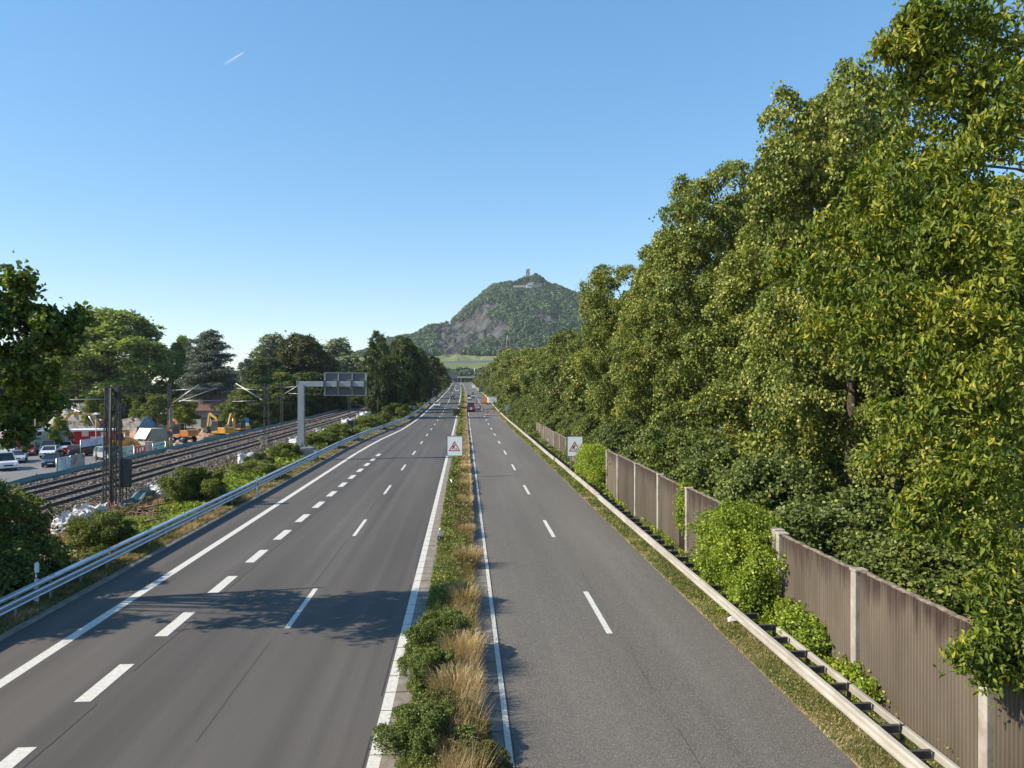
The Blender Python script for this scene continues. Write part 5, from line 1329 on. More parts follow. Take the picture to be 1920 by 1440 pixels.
def hill_mat():
    m = bpy.data.materials.new("hill_slope"); m.use_nodes = True
    n, l = m.node_tree.nodes, m.node_tree.links; b = n["Principled BSDF"]; b.inputs["Roughness"].default_value = 0.95; b.inputs["Specular IOR Level"].default_value = 0.1
    at_ = n.new("ShaderNodeAttribute"); at_.attribute_name = "rock"
    tc = n.new("ShaderNodeTexCoord"); mp = n.new("ShaderNodeMapping"); mp.inputs["Scale"].default_value = (0.09, 0.03, 0.012); l.new(tc.outputs["Object"], mp.inputs[0])
    no = n.new("ShaderNodeTexNoise"); no.inputs["Scale"].default_value = 1.0; no.inputs["Detail"].default_value = 8; l.new(mp.outputs[0], no.inputs[0])
    r = n.new("ShaderNodeValToRGB"); r.color_ramp.elements[0].position = 0.36; r.color_ramp.elements[0].color = (0.022, 0.022, 0.025, 1); r.color_ramp.elements[1].position = 0.64; r.color_ramp.elements[1].color = (0.095, 0.089, 0.087, 1); l.new(no.outputs[0], r.inputs[0])
    # vineyard rows
    wv = n.new("ShaderNodeTexWave"); wv.inputs["Scale"].default_value = 0.12; wv.inputs["Distortion"].default_value = 1.5; wv.bands_direction = 'X'; l.new(tc.outputs["Object"], wv.inputs[0])
    nv = n.new("ShaderNodeTexNoise"); nv.inputs["Scale"].default_value = 0.012; l.new(tc.outputs["Object"], nv.inputs[0])
    av = n.new("ShaderNodeMath"); av.operation = 'MULTIPLY_ADD'; av.inputs[1].default_value = 0.4; l.new(wv.outputs["Fac"], av.inputs[0]); l.new(nv.outputs[0], av.inputs[2])
    rv = n.new("ShaderNodeValToRGB"); rv.color_ramp.elements[0].position = 0.4; rv.color_ramp.elements[0].color = (0.10, 0.13, 0.045, 1); rv.color_ramp.elements[1].position = 0.9; rv.color_ramp.elements[1].color = (0.21, 0.21, 0.085, 1); l.new(av.outputs[0], rv.inputs[0])
    mx = n.new("ShaderNodeMixRGB"); l.new(at_.outputs["Fac"], mx.inputs[0]); l.new(rv.outputs[0], mx.inputs[1]); l.new(r.outputs[0], mx.inputs[2]); l.new(mx.outputs[0], b.inputs["Base Color"])
    return m
hill = np_mesh("hill", np.stack([ax, ay, az], -1).reshape(-1, 3), [grid_faces(*ax.shape)], hill_mat(), smooth_=False)
steep = np.clip((ay - 1380) / 60, 0, 1)
a_ = hill.data.attributes.new("rock", 'FLOAT', 'POINT'); a_.data.foreach_set("value", steep.ravel().astype(np.float32))
tag(hill, "wooded rocky hill with bare cliffs and vineyards at its foot", "hill", kind="structure")
# forest on the hill: many tree-sized tufts, one mass
rf = np.random.default_rng(21)
n = 13000
fx = rf.uniform(-300, 560, n); fy = rf.uniform(1380, 2040, n); fz = hill_z(fx, fy)
k = (rock_mask(fx, fy, fz) < 0.05 + 0.1 * rf.random(n)) & (fz > 38)
k |= (rf.random(n) < 0.06) & (fz > 38)
top = (np.hypot(fx - at(993, 520, HY).x, (fy - HY + 20) * 0.5) < 34)
qx, qy = fx * 0, fx * 0
_ri = _rot.transposed()
_P = np.stack([fx, fy, fz + 5 - EYE], -1) @ np.array(_rot)
qx = 960 - _P[:, 0] / _P[:, 2] * F_PX; qy = 720 + _P[:, 1] / _P[:, 2] * F_PX
k &= ~((qx > 958) & (qx < 1022) & (qy > 525) & (qy < 541) & (fy < 1990))
fx, fy, fz = fx[k], fy[k], fz[k]
fx2 = rf.uniform(-260, 420, 2600); fy2 = rf.uniform(745, 1010, 2600); fz2 = np.where(fy2 > 880, hill_z(fx2, fy2), ground_z(fx2, fy2))
kk = (np.abs(fx2 - cx(np.minimum(fy2, 860)) + 5) > 26) | (fy2 > 872)
kk &= (fy2 < 930) | (fbm(fx2, fy2, 60, 2) > 0.5)
fx, fy, fz = (np.concatenate([a, b[kk]]) for a, b in ((fx, fx2), (fy, fy2), (fz, fz2)))
nT = len(fx); nl = 44
Rr = rf.uniform(3.8, 7.2, nT) * np.where(fy < 1100, 1.1, 1.0)
d = unit(rf.normal(size=(nT * nl, 3)) + [0, -0.25, 0.45]); rr = np.repeat(Rr, nl)[:, None]
C = np.repeat(np.stack([fx, fy, fz + Rr * 0.9], -1), nl, 0) + d * rr * [1, 1, 1.15] * (0.75 + 0.3 * rf.random((nT * nl, 1)))
Vf, Ff, _ = leaf_mesh(C, unit(d + rf.normal(size=d.shape) * 0.35), np.repeat(Rr, nl) * 0.6 * (0.7 + 0.6 * rf.random(nT * nl)), np.repeat(Rr, nl) * 0.5, rf)
tt = np.repeat(rf.random(nT) * 0.75, nl) + rf.random(nT * nl) * 0.2 + 0.05
tag(np_mesh("hill_forest", Vf, Ff, M['leaf_hill'], tint=tt), "dense forest covering the hill round the bare cliffs", "forest", kind="stuff")
# castle ruin, restaurant, terraces
M['ruin'] = mat("ruin_stone", (0.2, 0.19, 0.18), (0.3, 0.28, 0.26), 0.3, 0.95)
M['pale_stone'] = mat("pale_stone", (0.55, 0.52, 0.44), (0.42, 0.4, 0.34), 0.3, 0.9)
def hp(px, py, Y=HY - 14): return at(px, py, Y)
pt = hp(989.5, 520); zt_ = hp(990, 503).z - pt.z
s_ = HY / F_PX
t = thing("castle_ruin", "ruined stone tower on the hill top", "castle ruin", pt)
mb = MB(); mb.prism([(-3.6 * s_, -12), (3.6 * s_, -12), (3.6 * s_, zt_), (2.0 * s_, zt_ - 1), (1.2 * s_, zt_ - 3.5), (0.4 * s_, zt_ - 1.5), (-1.4 * s_, zt_ - 2), (-3.0 * s_, zt_ - 6), (-3.6 * s_, zt_ - 9)], -4, 4)
mb.build("tower", M['ruin'], t)
MB().box((-4.0 * s_, -2, -1), (2 * s_, 5, 8)).box((-7.5 * s_, 0, -2), (1.2 * s_, 4, 7)).prism([(3.5 * s_, -12), (9 * s_, -14), (12 * s_, -15), (10 * s_, -3.5 * s_), (7 * s_, -1.5 * s_), (3.5 * s_, -0.5 * s_)], -6, -1, mat=None).build("wall", M['pale_stone'], t)
MB().box((-0.4 * s_, -4.1, 6), (1.1 * s_, 0.3, 10)).build("window_gap", M['pale_stone'], t)
def on_hill(px, py):
    for Y_ in np.arange(1500, 2000, 2.0):
        q = at(px, py, Y_)
        if q.z <= float(hill_z(q.x, Y_)): return q
    return at(px, py, HY - 10)
pr_ = on_hill(994, 539)
t = thing("hill_restaurant", "white glass fronted restaurant below the castle ruin", "building", pr_)
MB().box((0, 0, 2.5), (13 * s_ * 0.97, 12, 8)).build("wall", M['white'], t)
MB().add([(-6.8 * s_, -7, 6.5), (6.8 * s_, -7, 6.5), (6.8 * s_, 7, 6.5), (-6.8 * s_, 7, 6.5), (-1 * s_, 0, 11), (1 * s_, 0, 11)], [(0, 1, 5, 4), (1, 2, 5), (2, 3, 4, 5), (3, 0, 4)]).build("roof", M['ruin'], t)
mb = MB()
for k in range(6): mb.box((-4.9 * s_ + k * 1.95 * s_, -6.05, 3.2), (1.2 * s_, 0.2, 4.5))
mb.build("window", M['glass_car'], t)
pr_ = pr_ + Vector((0, -14, 0))
t = thing("terrace_wall", "pale terrace wall beside the hill restaurant", "wall", pr_)
MB().box((-19 * s_, -1, 0.2), (23 * s_, 5, 4)).box((9.5 * s_, -2, -1), (2.2 * s_, 8, 7)).box((18 * s_, -1, 0.5), (9 * s_, 4, 4.5)).box((22 * s_, -1, 1.5), (1.2 * s_, 5, 7)).build("wall", M['pale_stone'], t)
pq = hp(954.5, 536); tag(MB().tube([(0, 0, -12), (0, 0, 10)], 1.1, 8).box((0, 0, 7), (2.4, 2.4, 3)).build("viewing_mast", M['ruin'], loc=pq), "thin dark post on the ridge left of the ruin", "mast")
# tree tufts hugging the summit
C_, T_ = [], []
for (px, py, r_, dY) in [(966, 530, 4, 0), (973, 527, 4, 0), (980, 524, 3.6, 0), (984, 529, 4, -25), (978, 532, 3.5, -25), (1000, 519, 3.3, 5), (1005, 515.5, 3.6, 8), (1011, 520, 4.5, 0), (1016, 523, 4, 0), (1022, 529, 4.2, 0), (1028, 533, 3.6, 0), (1043, 535.5, 3.8, 0), (1049, 540, 3.5, 0), (1010, 528, 4, -15), (1018, 533, 4, -15), (970, 534, 3.5, -20), (960, 534, 3.3, -5), (996, 526, 2.4, -30), (1003, 532, 2.6, -36), (1030, 538, 4, -10), (945, 536, 3.5, 0)]:
    p = on_hill(px, py + r_ * 0.4) if dY < 0 else at(px, py, HY - 6); q = 240; d = unit(rf.normal(size=(q, 3))); rr = r_ * s_
    C_.append(np.array(p) + d * rr * (0.7 + 0.35 * rf.random((q, 1)))); T_.append(rf.random(q) * 0.4 + 0.2 + 0.2 * rf.random())
C_ = np.concatenate(C_); Vf, Ff, _ = leaf_mesh(C_, unit(rf.normal(size=C_.shape) + [0, 0, 0.4]), 2.6, 2.2, rf)
tag(np_mesh("summit_forest", Vf, Ff, M['leaf_hill'], tint=np.concatenate(T_)), "clump of trees hugging the summit round the ruin", "forest", kind="stuff")
# vineyard retaining wall
vx = np.linspace(-75, 60, 30); vy = 1255 + 12 * np.sin(vx * 0.02); vz = hill_z(vx, vy)
tag(MB().sweep([(-1, -2), (-1, 3.4), (1, 3.4), (1, -2)], [(a, b - 3, c) for a, b, c in zip(vx, vy, vz)]).build("vineyard_wall", M['pale_stone']), "long pale retaining wall across the vineyard", "wall")
# radio mast above the trees
p = at(951.5, 650, 430)
t = thing("radio_mast", "dark mast with antennas rising above the right trees", "mast", (p.x, 430, zf(430)))
top_ = at(951.5, 629, 430).z - zf(430)
MB().tube([(0, 0, 0), (0, 0, top_ - 3)], [1.0, 0.75], 12).build("column", M['steel_dark'], t)
mb = MB()
for k in range(3):
    a = k * 2.1
    for z in (top_ - 2.2, top_ - 5): mb.box((0.95 * math.cos(a), 0.95 * math.sin(a), z), (0.35, 0.35, 1.9))
mb.tube([(0, 0, top_ - 3.5), (0, 0, top_)], 0.25, 8); mb.build("antenna", M['galv_dull'], t)

# contrail
pa, pb_ = at(419, 121.5, 9000), at(458, 97.5, 9000)
mc = bpy.data.materials.new("contrail_ice"); mc.use_nodes = True
n_, l_ = mc.node_tree.nodes, mc.node_tree.links
tr = n_.new("ShaderNodeBsdfTransparent"); df = n_.new("ShaderNodeBsdfDiffuse"); df.inputs[0].default_value = (0.95, 0.95, 0.95, 1)
tl = n_.new("ShaderNodeBsdfTranslucent"); tl.inputs[0].default_value = (0.95, 0.95, 0.95, 1); ad = n_.new("ShaderNodeMixShader"); ad.inputs[0].default_value = 0.5
l_.new(df.outputs[0], ad.inputs[1]); l_.new(tl.outputs[0], ad.inputs[2])
lw = n_.new("ShaderNodeLayerWeight"); lw.inputs[0].default_value = 0.3
tcx = n_.new("ShaderNodeTexCoord"); sx3 = n_.new("ShaderNodeSeparateXYZ"); l_.new(tcx.outputs["Generated"], sx3.inputs[0])
mr = n_.new("ShaderNodeMapRange"); mr.inputs[1].default_value = 0.0; mr.inputs[2].default_value = 0.75; mr.inputs[3].default_value = 0.05; mr.inputs[4].default_value = 0.5; l_.new(sx3.outputs["X"], mr.inputs[0])
iv = n_.new("ShaderNodeMath"); iv.operation = 'SUBTRACT'; iv.inputs[0].default_value = 1.0; l_.new(lw.outputs["Facing"], iv.inputs[1])
ml = n_.new("ShaderNodeMath"); ml.operation = 'MULTIPLY'; l_.new(iv.outputs[0], ml.inputs[0]); l_.new(mr.outputs[0], ml.inputs[1])
mx_ = n_.new("ShaderNodeMixShader"); l_.new(ml.outputs[0], mx_.inputs[0]); l_.new(tr.outputs[0], mx_.inputs[1]); l_.new(ad.outputs[0], mx_.inputs[2]); l_.new(mx_.outputs[0], n_["Material Output"].inputs[0])
P_ = [pa.lerp(pb_, k / 8) for k in range(9)]
tag(MB().tube(P_, [16, 14, 12, 11, 10, 9, 8, 7, 3], 16).build("contrail", mc), "short white contrail high in the blue sky", "contrail")
#PART6

# ------------------------------------------------------------------ tree prototypes
proto_tree("lindenA", 20, 5.6, 1.5, 40, 'broad', 6.5, 24, 0.42, 0.165, 0.14, 'leaf_lime', 31, 0.35, pale=0.04, r0=0.2, r1=0.37)
proto_tree("lindenB", 20, 5.6, 1.5, 38, 'dome', 6.5, 24, 0.42, 0.165, 0.14, 'leaf_lime', 47, 0.35, pale=0.04, r0=0.2, r1=0.37)
proto_tree("lindenC", 20, 5.6, 1.5, 40, 'block', 6.5, 24, 0.42, 0.165, 0.14, 'leaf_lime', 41, 0.35, pale=0.04, r0=0.2, r1=0.36)
proto_tree("broadA", 20, 6.0, 1.8, 32, 'broad', 2.3, 22, 0.85, 0.36, 0.3, 'leaf_mid', 53, 0.4, r0=0.22, r1=0.4)
proto_tree("broadB", 20, 6.0, 1.8, 36, 'broad', 2.3, 22, 0.8, 0.36, 0.3, 'leaf_mid', 59, 0.4, r0=0.22, r1=0.4)
proto_tree("broadC", 20, 6.0, 1.0, 32, 'dome', 2.3, 22, 0.85, 0.36, 0.3, 'leaf_mid', 61, 0.4, r0=0.22, r1=0.4)
proto_tree("farA", 20, 6.0, 1.2, 17, 'broad', 0.75, 20, 1.1, 0.62, 0.5, 'leaf_mid', 67, 0.4)
proto_tree("farB", 20, 6.0, 1.2, 20, 'dome', 0.75, 20, 1.1, 0.62, 0.5, 'leaf_mid', 71, 0.4)
proto_tree("oak", 18, 4.6, 2.2, 26, 'broad', 2.8, 20, 0.6, 0.3, 0.22, 'leaf_dark', 73, 0.3, r0=0.2, r1=0.34)
proto_tree("young", 7, 2.2, 1.2, 16, 'cone', 7, 20, 0.35, 0.2, 0.15, 'leaf_young', 79, 0.09, r0=0.26, r1=0.42)
proto_tree("young_b", 7, 2.0, 1.0, 18, 'column', 7, 20, 0.35, 0.2, 0.15, 'leaf_young', 83, 0.09, r0=0.26, r1=0.4)
proto_tree("shrubA", 2.6, 1.9, 0.3, 16, 'dome', 26, 22, 0.22, 0.085, 0.07, 'leaf_bush', 89, 0.05, r0=0.22, r1=0.42)
proto_tree("shrubB", 2.6, 1.9, 0.3, 14, 'broad', 26, 22, 0.22, 0.085, 0.07, 'leaf_bush', 97, 0.05, r0=0.2, r1=0.42)
proto_tree("thicketA", 5, 3.2, 0.2, 16, 'dome', 9, 22, 0.4, 0.17, 0.14, 'leaf_mid', 101, 0.08)
proto_tree("thicketB", 5, 3.2, 0.2, 18, 'broad', 9, 22, 0.4, 0.17, 0.14, 'leaf_mid', 103, 0.08)

# cedar: flat tiers of needle sprays
def cedar(label, px, Y, ytop, R_, zb):
    rg_ = np.random.default_rng(5); p = at(px, 720, Y); zt = at(px, ytop, Y).z
    t = thing("cedar_tree", label, "tree", (p.x, Y, zb)); H = zt - zb
    tk = MB().tube([(0, 0, -0.5), (0.2, 0, H * 0.4), (0.0, 0, H * 0.75), (0.3, 0, H * 0.97)], [0.6, 0.42, 0.22, 0.05], 10); lob = []
    for k in range(46):
        u = 0.2 + 0.78 * k / 46; z = H * u; r_ = R_ * (1.02 - u) ** 0.55 * (0.62 + 0.5 * rg_.random()); a = k * 2.39 + rg_.random() * 0.5
        e = Vector((r_ * math.cos(a), r_ * math.sin(a), z + r_ * 0.22)); tk.tube([(0, 0, z - 0.4), (e.x * 0.5, e.y * 0.5, z + 0.1 * r_), tuple(e)], [0.13, 0.09, 0.02], 6)
        for f_ in (0.45, 0.7, 0.95):
            q = Vector((0, 0, z)).lerp(e, f_); w = r_ * 0.27 + 0.45
            lob.append((q.x, q.y, q.z + 0.1, w, w, 0.38))
    foliage_mesh("crown", lob, 2.2, 22, 0.55, 0.36, 0.12, M['leaf_cedar'], rg_, t, flat=0.15, upw=1.0, down=0.8, keep=0.5, pale=0.03)
    tk.build("trunk", M['bark'], t)
cedar("broad blue green cedar towering over the white house", 392, 175, 617, 8.2, -2.3)

# ------------------------------------------------------------------ right side: lindens behind the noise barrier
G = "tall green trees in the row right of the road"
def rt(key, X, Y, H, R_, label, rz=0.0, m=None, nm="linden_tree", g_=G):
    return tree(key, (X + cf(Y), Y, zf(Y) - 0.1), H, R_, label, rz, m, nm, "tree", g_)
rt("lindenC", 17.5, 33, 21.2, 4.5, "tallest linden whose round top stands left of the overhanging branches", 0.4)
rt("lindenB", 20.4, 42.5, 20.8, 5.6, "massive linden with a stepped left shoulder behind the ivy covered panel", 2.0)
rt("lindenC", 19.0, 53, 22.2, 5.4, "broad linden in the middle of the tree mass", 3.3)
rt("lindenA", 18.4, 64.5, 20.8, 5.0, "linden behind the far ivy bush, a step lower than its neighbour", 4.6)
rt("lindenC", 16.8, 76, 19.8, 4.6, "linden at the end of the tall mass, beside the hill", 5.5)
rt("lindenB", 19.6, 23, 13.8, 4.6, "lower linden behind the nearest barrier panels", 1.2)
rt("lindenA", 26, 28, 14.0, 5.5, "shaded linden deep behind the near barrier", 0.9)
rt("lindenB", 28, 38, 18, 6, "linden in the second row behind the tallest one", 2.7)
rt("lindenA", 29, 50, 19, 6, "linden in the second row, hardly visible between crowns", 5.1)
rt("lindenB", 25, 14, 10.5, 5.0, "shaded linden behind the overhanging branches at the right edge", 3.9)
rr_ = np.random.default_rng(17)
lst = [(90, 15.8, 'broadA', None), (103, 14.6, 'broadB', 'leaf_olive'), (117, 15.6, 'broadC', None), (133, 14.2, 'broadA', None), (150, 14.6, 'broadB', None), (168, 15.0, 'broadC', 'leaf_lime'), (188, 15.4, 'broadA', None),
       (208, 16.2, 'broadB', None), (230, 16.0, 'broadC', 'leaf_lime'), (255, 17, 'farA', 'leaf_lime'), (285, 19.0, 'farB', 'leaf_lime'), (318, 18, 'farA', None), (355, 17, 'farB', None), (395, 16, 'farA', None), (440, 15, 'farB', None), (490, 14, 'farA', 'leaf_lime'), (545, 14, 'farB', None), (600, 13, 'farA', None), (660, 13, 'farB', None)]
ords = ["first", "second", "third", "fourth", "fifth", "sixth", "seventh", "eighth", "ninth", "tenth", "eleventh", "twelfth", "thirteenth", "fourteenth", "fifteenth", "sixteenth", "seventeenth", "eighteenth", "last"]
for k, (Y, H, key, m) in enumerate(lst):
    X = 16.2 + 1.2 * math.sin(k * 2.2) + (1.0 if Y < 120 else 0); Rr2 = 4.9 + 0.5 * math.sin(k * 1.7)
    rt(key, X, Y, H, Rr2, "%s tree beyond the tall lindens in the receding right row" % ords[k], k * 1.3, m, "roadside_tree", "receding row of trees right of the road")
for k in range(9):
    Y = 95 + 42 * k; rt(('broadB', 'farA', 'farB')[k % 3 if k > 3 else 0], 27 + 2 * math.sin(k), Y, 14.0 + 2 * math.sin(k * 3), 6.0, "tree in the hidden second row behind the %s part of the right row" % ords[k], k * 2.1, None, "roadside_tree", "second row of trees on the right")
# thickets between barrier and trunks
TG = "bushy undergrowth behind the right barrier and guard rail"
tl_ = [(13.0, 14.5, 2.9, 2.2), (13.4, 19.5, 3.2, 2.6), (12.8, 25, 3.6, 2.6), (12.9, 30.5, 4.2, 2.6), (13.0, 36.5, 4.4, 2.8), (12.8, 43, 4.5, 2.7), (12.9, 49, 4.2, 2.7), (12.6, 56, 4.4, 2.6), (12.8, 63, 4.0, 2.6), (12.4, 70, 4.2, 2.5),
       (12.9, 78, 4.0, 2.4), (13.2, 86, 3.6, 2.4), (12.9, 94, 4.2, 2.6), (12.4, 103, 4.6, 2.6), (12.2, 112, 4.0, 2.5), (12.6, 121, 5.0, 2.7), (12.0, 131, 4.2, 2.5), (12.2, 142, 4.6, 2.6), (12.0, 154, 4.2, 2.5), (12.4, 166, 5, 2.7), (12.2, 180, 4.6, 2.6), (12.6, 195, 5, 2.8), (12.6, 212, 5, 2.8), (13.2, 245, 5, 2.9), (12.6, 265, 5, 2.8), (12.4, 290, 5.4, 3.0), (12.4, 325, 5.4, 3.2), (12.4, 365, 5.6, 3.4), (12.4, 410, 6, 3.8), (12.6, 460, 6, 4), (12.6, 520, 6, 4), (13, 590, 7, 5)]
where = ["behind the first panel", "behind the second panel", "behind the ivy covered panel", "behind the panel past the big ivy", "behind the second section's middle", "level with the thin vine", "behind the last tall panels", "right of the far ivy", "behind the near end of the low section", "behind the works sign",
         "behind the middle of the low section", "near the far end of the low section", "just past the barrier's end"] + ["%s along the rail past the barrier's end" % o for o in ords[1:]]
for k, (X, Y, H, Rt) in enumerate(tl_):
    tree(("thicketA", "thicketB")[k % 2], (X + cf(Y), Y, zf(Y) - 0.1), H, Rt, "leafy thicket " + (where[k] if k < len(where) else "far off"), k * 1.1, ('leaf_mid', 'leaf_bush', 'leaf_mid', 'leaf_mid')[k % 4], "thicket", "bush", TG)
for X, Y, H in ((11.4, 100, 2.2), (11.2, 108, 1.8), (10.9, 118, 2.0), (10.6, 128, 1.8), (10.4, 138, 2.0), (10.6, 150, 2.2), (10.5, 166, 2.4), (10.8, 262, 3), (10.6, 300, 3)):
    tree("shrubB", (X + cf(Y), Y, zf(Y)), H, 1.5, "pale green low bush, %s down the right guard rail" % {100: "first", 108: "second", 118: "third", 128: "fourth", 138: "fifth", 150: "sixth", 166: "seventh", 262: "eighth", 300: "farthest"}[Y], Y, 'leaf_bush', "bush", "bush", "low bushes along the right guard rail")

# near overhanging hornbeam at the right edge
t = thing("hornbeam_tree", "near tree with drooping yellow green branches at the right image edge", "tree", (14.6, 15.2, 0))
lob = []
rgn = np.random.default_rng(8)
for px, py, Y, r_ in [(1900, 60, 15, 1.0), (1840, 100, 14.6, 0.9), (1790, 55, 14.2, 0.75), (1765, 25, 14, 0.45), (1745, 95, 14.2, 0.4), (1715, 96, 14.2, 0.28), (1690, 96, 14.2, 0.22), (1665, 93, 14.3, 0.16), (1730, 40, 14.2, 0.3), (1800, 135, 14.3, 0.7), (1745, 160, 14.6, 0.6), (1860, 170, 14.3, 0.7), (1905, 190, 14.0, 0.8),
                      (1880, 250, 14.2, 0.65), (1780, 300, 15.0, 0.8), (1850, 290, 13.8, 0.7), (1710, 300, 15.5, 0.7), (1660, 350, 15.5, 0.6), (1760, 380, 14.5, 0.9), (1860, 400, 13.6, 0.9), (1690, 440, 15, 0.9), (1600, 430, 15.5, 0.6),
                      (1800, 480, 14, 0.9), (1900, 500, 13.3, 0.9), (1640, 520, 14.6, 0.8), (1560, 520, 15, 0.55), (1500, 495, 15.3, 0.35), (1720, 570, 14, 0.8), (1820, 590, 13.6, 0.9), (1590, 620, 14.5, 0.7), (1660, 650, 14.3, 0.7), (1900, 640, 13.2, 0.8), (1750, 680, 13.8, 0.8),
                      (1840, 720, 13.4, 0.8), (1900, 780, 13.2, 0.7), (1780, 790, 13.6, 0.7), (1700, 770, 13.9, 0.5), (1680, 850, 14, 0.45), (1850, 850, 13.3, 0.7), (1790, 905, 13.3, 0.5), (1740, 945, 13.3, 0.36), (1780, 990, 13.2, 0.35), (1720, 985, 13.4, 0.2), (1880, 930, 13.1, 0.6), (1850, 1000, 13.0, 0.45), (1900, 1040, 12.9, 0.5),
                      (1870, 1110, 12.8, 0.42), (1900, 1180, 12.6, 0.4), (1860, 1195, 12.5, 0.3), (1825, 1225, 12.4, 0.24), (1865, 1262, 12.4, 0.2), (1905, 1250, 12.5, 0.3)]:
    p = at(px, py, Y); lob.append((p.x - 14.6, p.y - 15.2, p.z, r_, r_, r_ * 0.8))
for a in range(12):
    q = rgn.normal(size=3); lob.append((0.8 + 1.6 * q[0], 0.5 + 1.6 * q[1], 10.5 + 3.2 * q[2], 1.3, 1.3, 1.1))
foliage_mesh("crown", twiggy(lob, rgn, 6, 0.3, 0.55, 0.5), 9.5, 20, 0.28, 0.14, 0.058, M['leaf_near'], rgn, t, shaped=True, hang=0.45, flat=0.4, upw=0.3, down=0.6, keep=0.75, pale=0.03)
mb = MB(); mb.tube([(0, 0, -0.3), (0.1, 0, 4), (-0.1, 0.1, 9), (0.2, 0, 15)], [0.3, 0.24, 0.17, 0.05], 12)
for q in lob:
    z0 = min(max(q[2] - 1.2, 2.5), 13.5); p0 = Vector((0, 0, z0)); p1 = Vector(q[:3]); m_ = p0.lerp(p1, 0.55) + Vector((0, 0, 0.35))
    mb.tube([p0, m_, p1], [0.045, 0.025, 0.01], 6)
mb.build("trunk", M['bark_grey'], t)

# ------------------------------------------------------------------ left near tree and hedge
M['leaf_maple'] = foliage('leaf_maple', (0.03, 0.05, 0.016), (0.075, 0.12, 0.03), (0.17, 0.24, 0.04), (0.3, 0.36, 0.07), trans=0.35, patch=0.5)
t = thing("maple_tree", "dark back-lit tree with ragged twigs at the left image edge", "tree", (-21.5, 25.0, 0))
lob = []
for px, py, Y, r_ in [(-30, 590, 25, 1.0), (10, 610, 25, 0.75), (30, 545, 25.2, 0.35), (0, 530, 25, 0.6), (50, 620, 24.6, 0.7), (75, 590, 25, 0.28), (105, 610, 25.2, 0.26), (125, 605, 25.3, 0.2), (140, 590, 25.4, 0.16), (100, 640, 25, 0.3), (60, 660, 25.5, 0.6), (112, 650, 25.5, 0.22), (20, 690, 25.3, 0.9), (70, 700, 25.8, 0.45),
                      (-20, 720, 25, 1.1), (50, 740, 25.6, 0.55), (25, 780, 25.5, 0.75), (90, 755, 26, 0.28), (-30, 800, 25, 1.0), (10, 815, 24.8, 0.5), (-90, 590, 25, 1.2), (-90, 700, 25, 1.3), (-130, 620, 24, 1.5), (-150, 760, 26, 1.5), (-200, 600, 25, 1.4), (-220, 700, 25, 1.6), (-180, 520, 25, 1.2)]:
    p = at(px, py, Y - 2.0); lob.append((p.x + 21.5, p.y - 25.0, p.z, r_, r_ * 1.2, r_ * 0.9))
rgm = np.random.default_rng(9)
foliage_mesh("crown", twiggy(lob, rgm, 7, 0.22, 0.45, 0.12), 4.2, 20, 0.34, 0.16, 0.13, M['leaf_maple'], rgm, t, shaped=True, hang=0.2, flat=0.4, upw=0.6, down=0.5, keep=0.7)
mb = MB(); mb.tube([(0, 0, -0.3), (0.2, 0, 4), (0.5, 0.1, 8), (0.6, 0, 12)], [0.3, 0.25, 0.15, 0.05], 12)
for q in lob[::2]:
    z0 = min(max(q[2] - 1.8, 2.5), 10.5); mb.tube([(0.3, 0, z0), ((q[0] + 0.3) * 0.5, q[1] * 0.5, (z0 + q[2]) / 2 + 0.3), q[:3]], [0.08, 0.045, 0.012], 6)
mb.build("trunk", M['bark'], t)
t = thing("hedge", "big dark leafy hedge in the shade at the left image edge", "hedge", (-19.4, 27.5, 0))
lob = [(0.8, 0, 2.2, 2.0, 2.2, 2.0), (1.2, -0.4, 1.1, 2.6, 2.8, 1.3), (0.2, 0.5, 3.9, 1.6, 1.8, 1.4), (-1.2, 0, 4.1, 1.6, 2, 1.3), (-2.5, 0.5, 2.8, 2, 2.3, 2.2), (1.9, 0.6, 3.2, 0.8, 1.0, 1.0), (2.6, -1, 0.8, 1.6, 1.9, 0.8), (1.2, 2.5, 1.8, 1.8, 1.8, 1.6), (1.3, -2.6, 1.7, 1.7, 1.8, 1.6), (-1, -2.5, 2.6, 2, 2, 2), (2.7, 2.4, 0.7, 1.2, 1.3, 0.7), (0.5, -4.2, 1.5, 1.8, 1.6, 1.6), (-2, -5, 2.5, 2.2, 2, 2.3)]
foliage_mesh("crown", lob, 15, 20, 0.3, 0.12, 0.10, M['leaf_bush'], rgm, t, shaped=True, flat=0.4, down=0.5, keep=0.72)
MB().tube([(0, 0, 0), (0.2, 0, 2.5)], [0.1, 0.04], 8).tube([(-1, 0, 0), (-1.2, 0, 3)], [0.1, 0.04], 8).tube([(1, 0, 0), (1.4, 0.3, 2)], [0.08, 0.03], 8).build("stem", M['bark'], t)
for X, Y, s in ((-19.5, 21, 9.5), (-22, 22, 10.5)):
    tree("oak", (X - 4, Y + 1.5, 0), s, 3.0, "shaded tree outside the left edge, %s one" % ("nearer" if X > -20 else "farther"), 1.0, 'leaf_dark', "shade_tree", "tree")

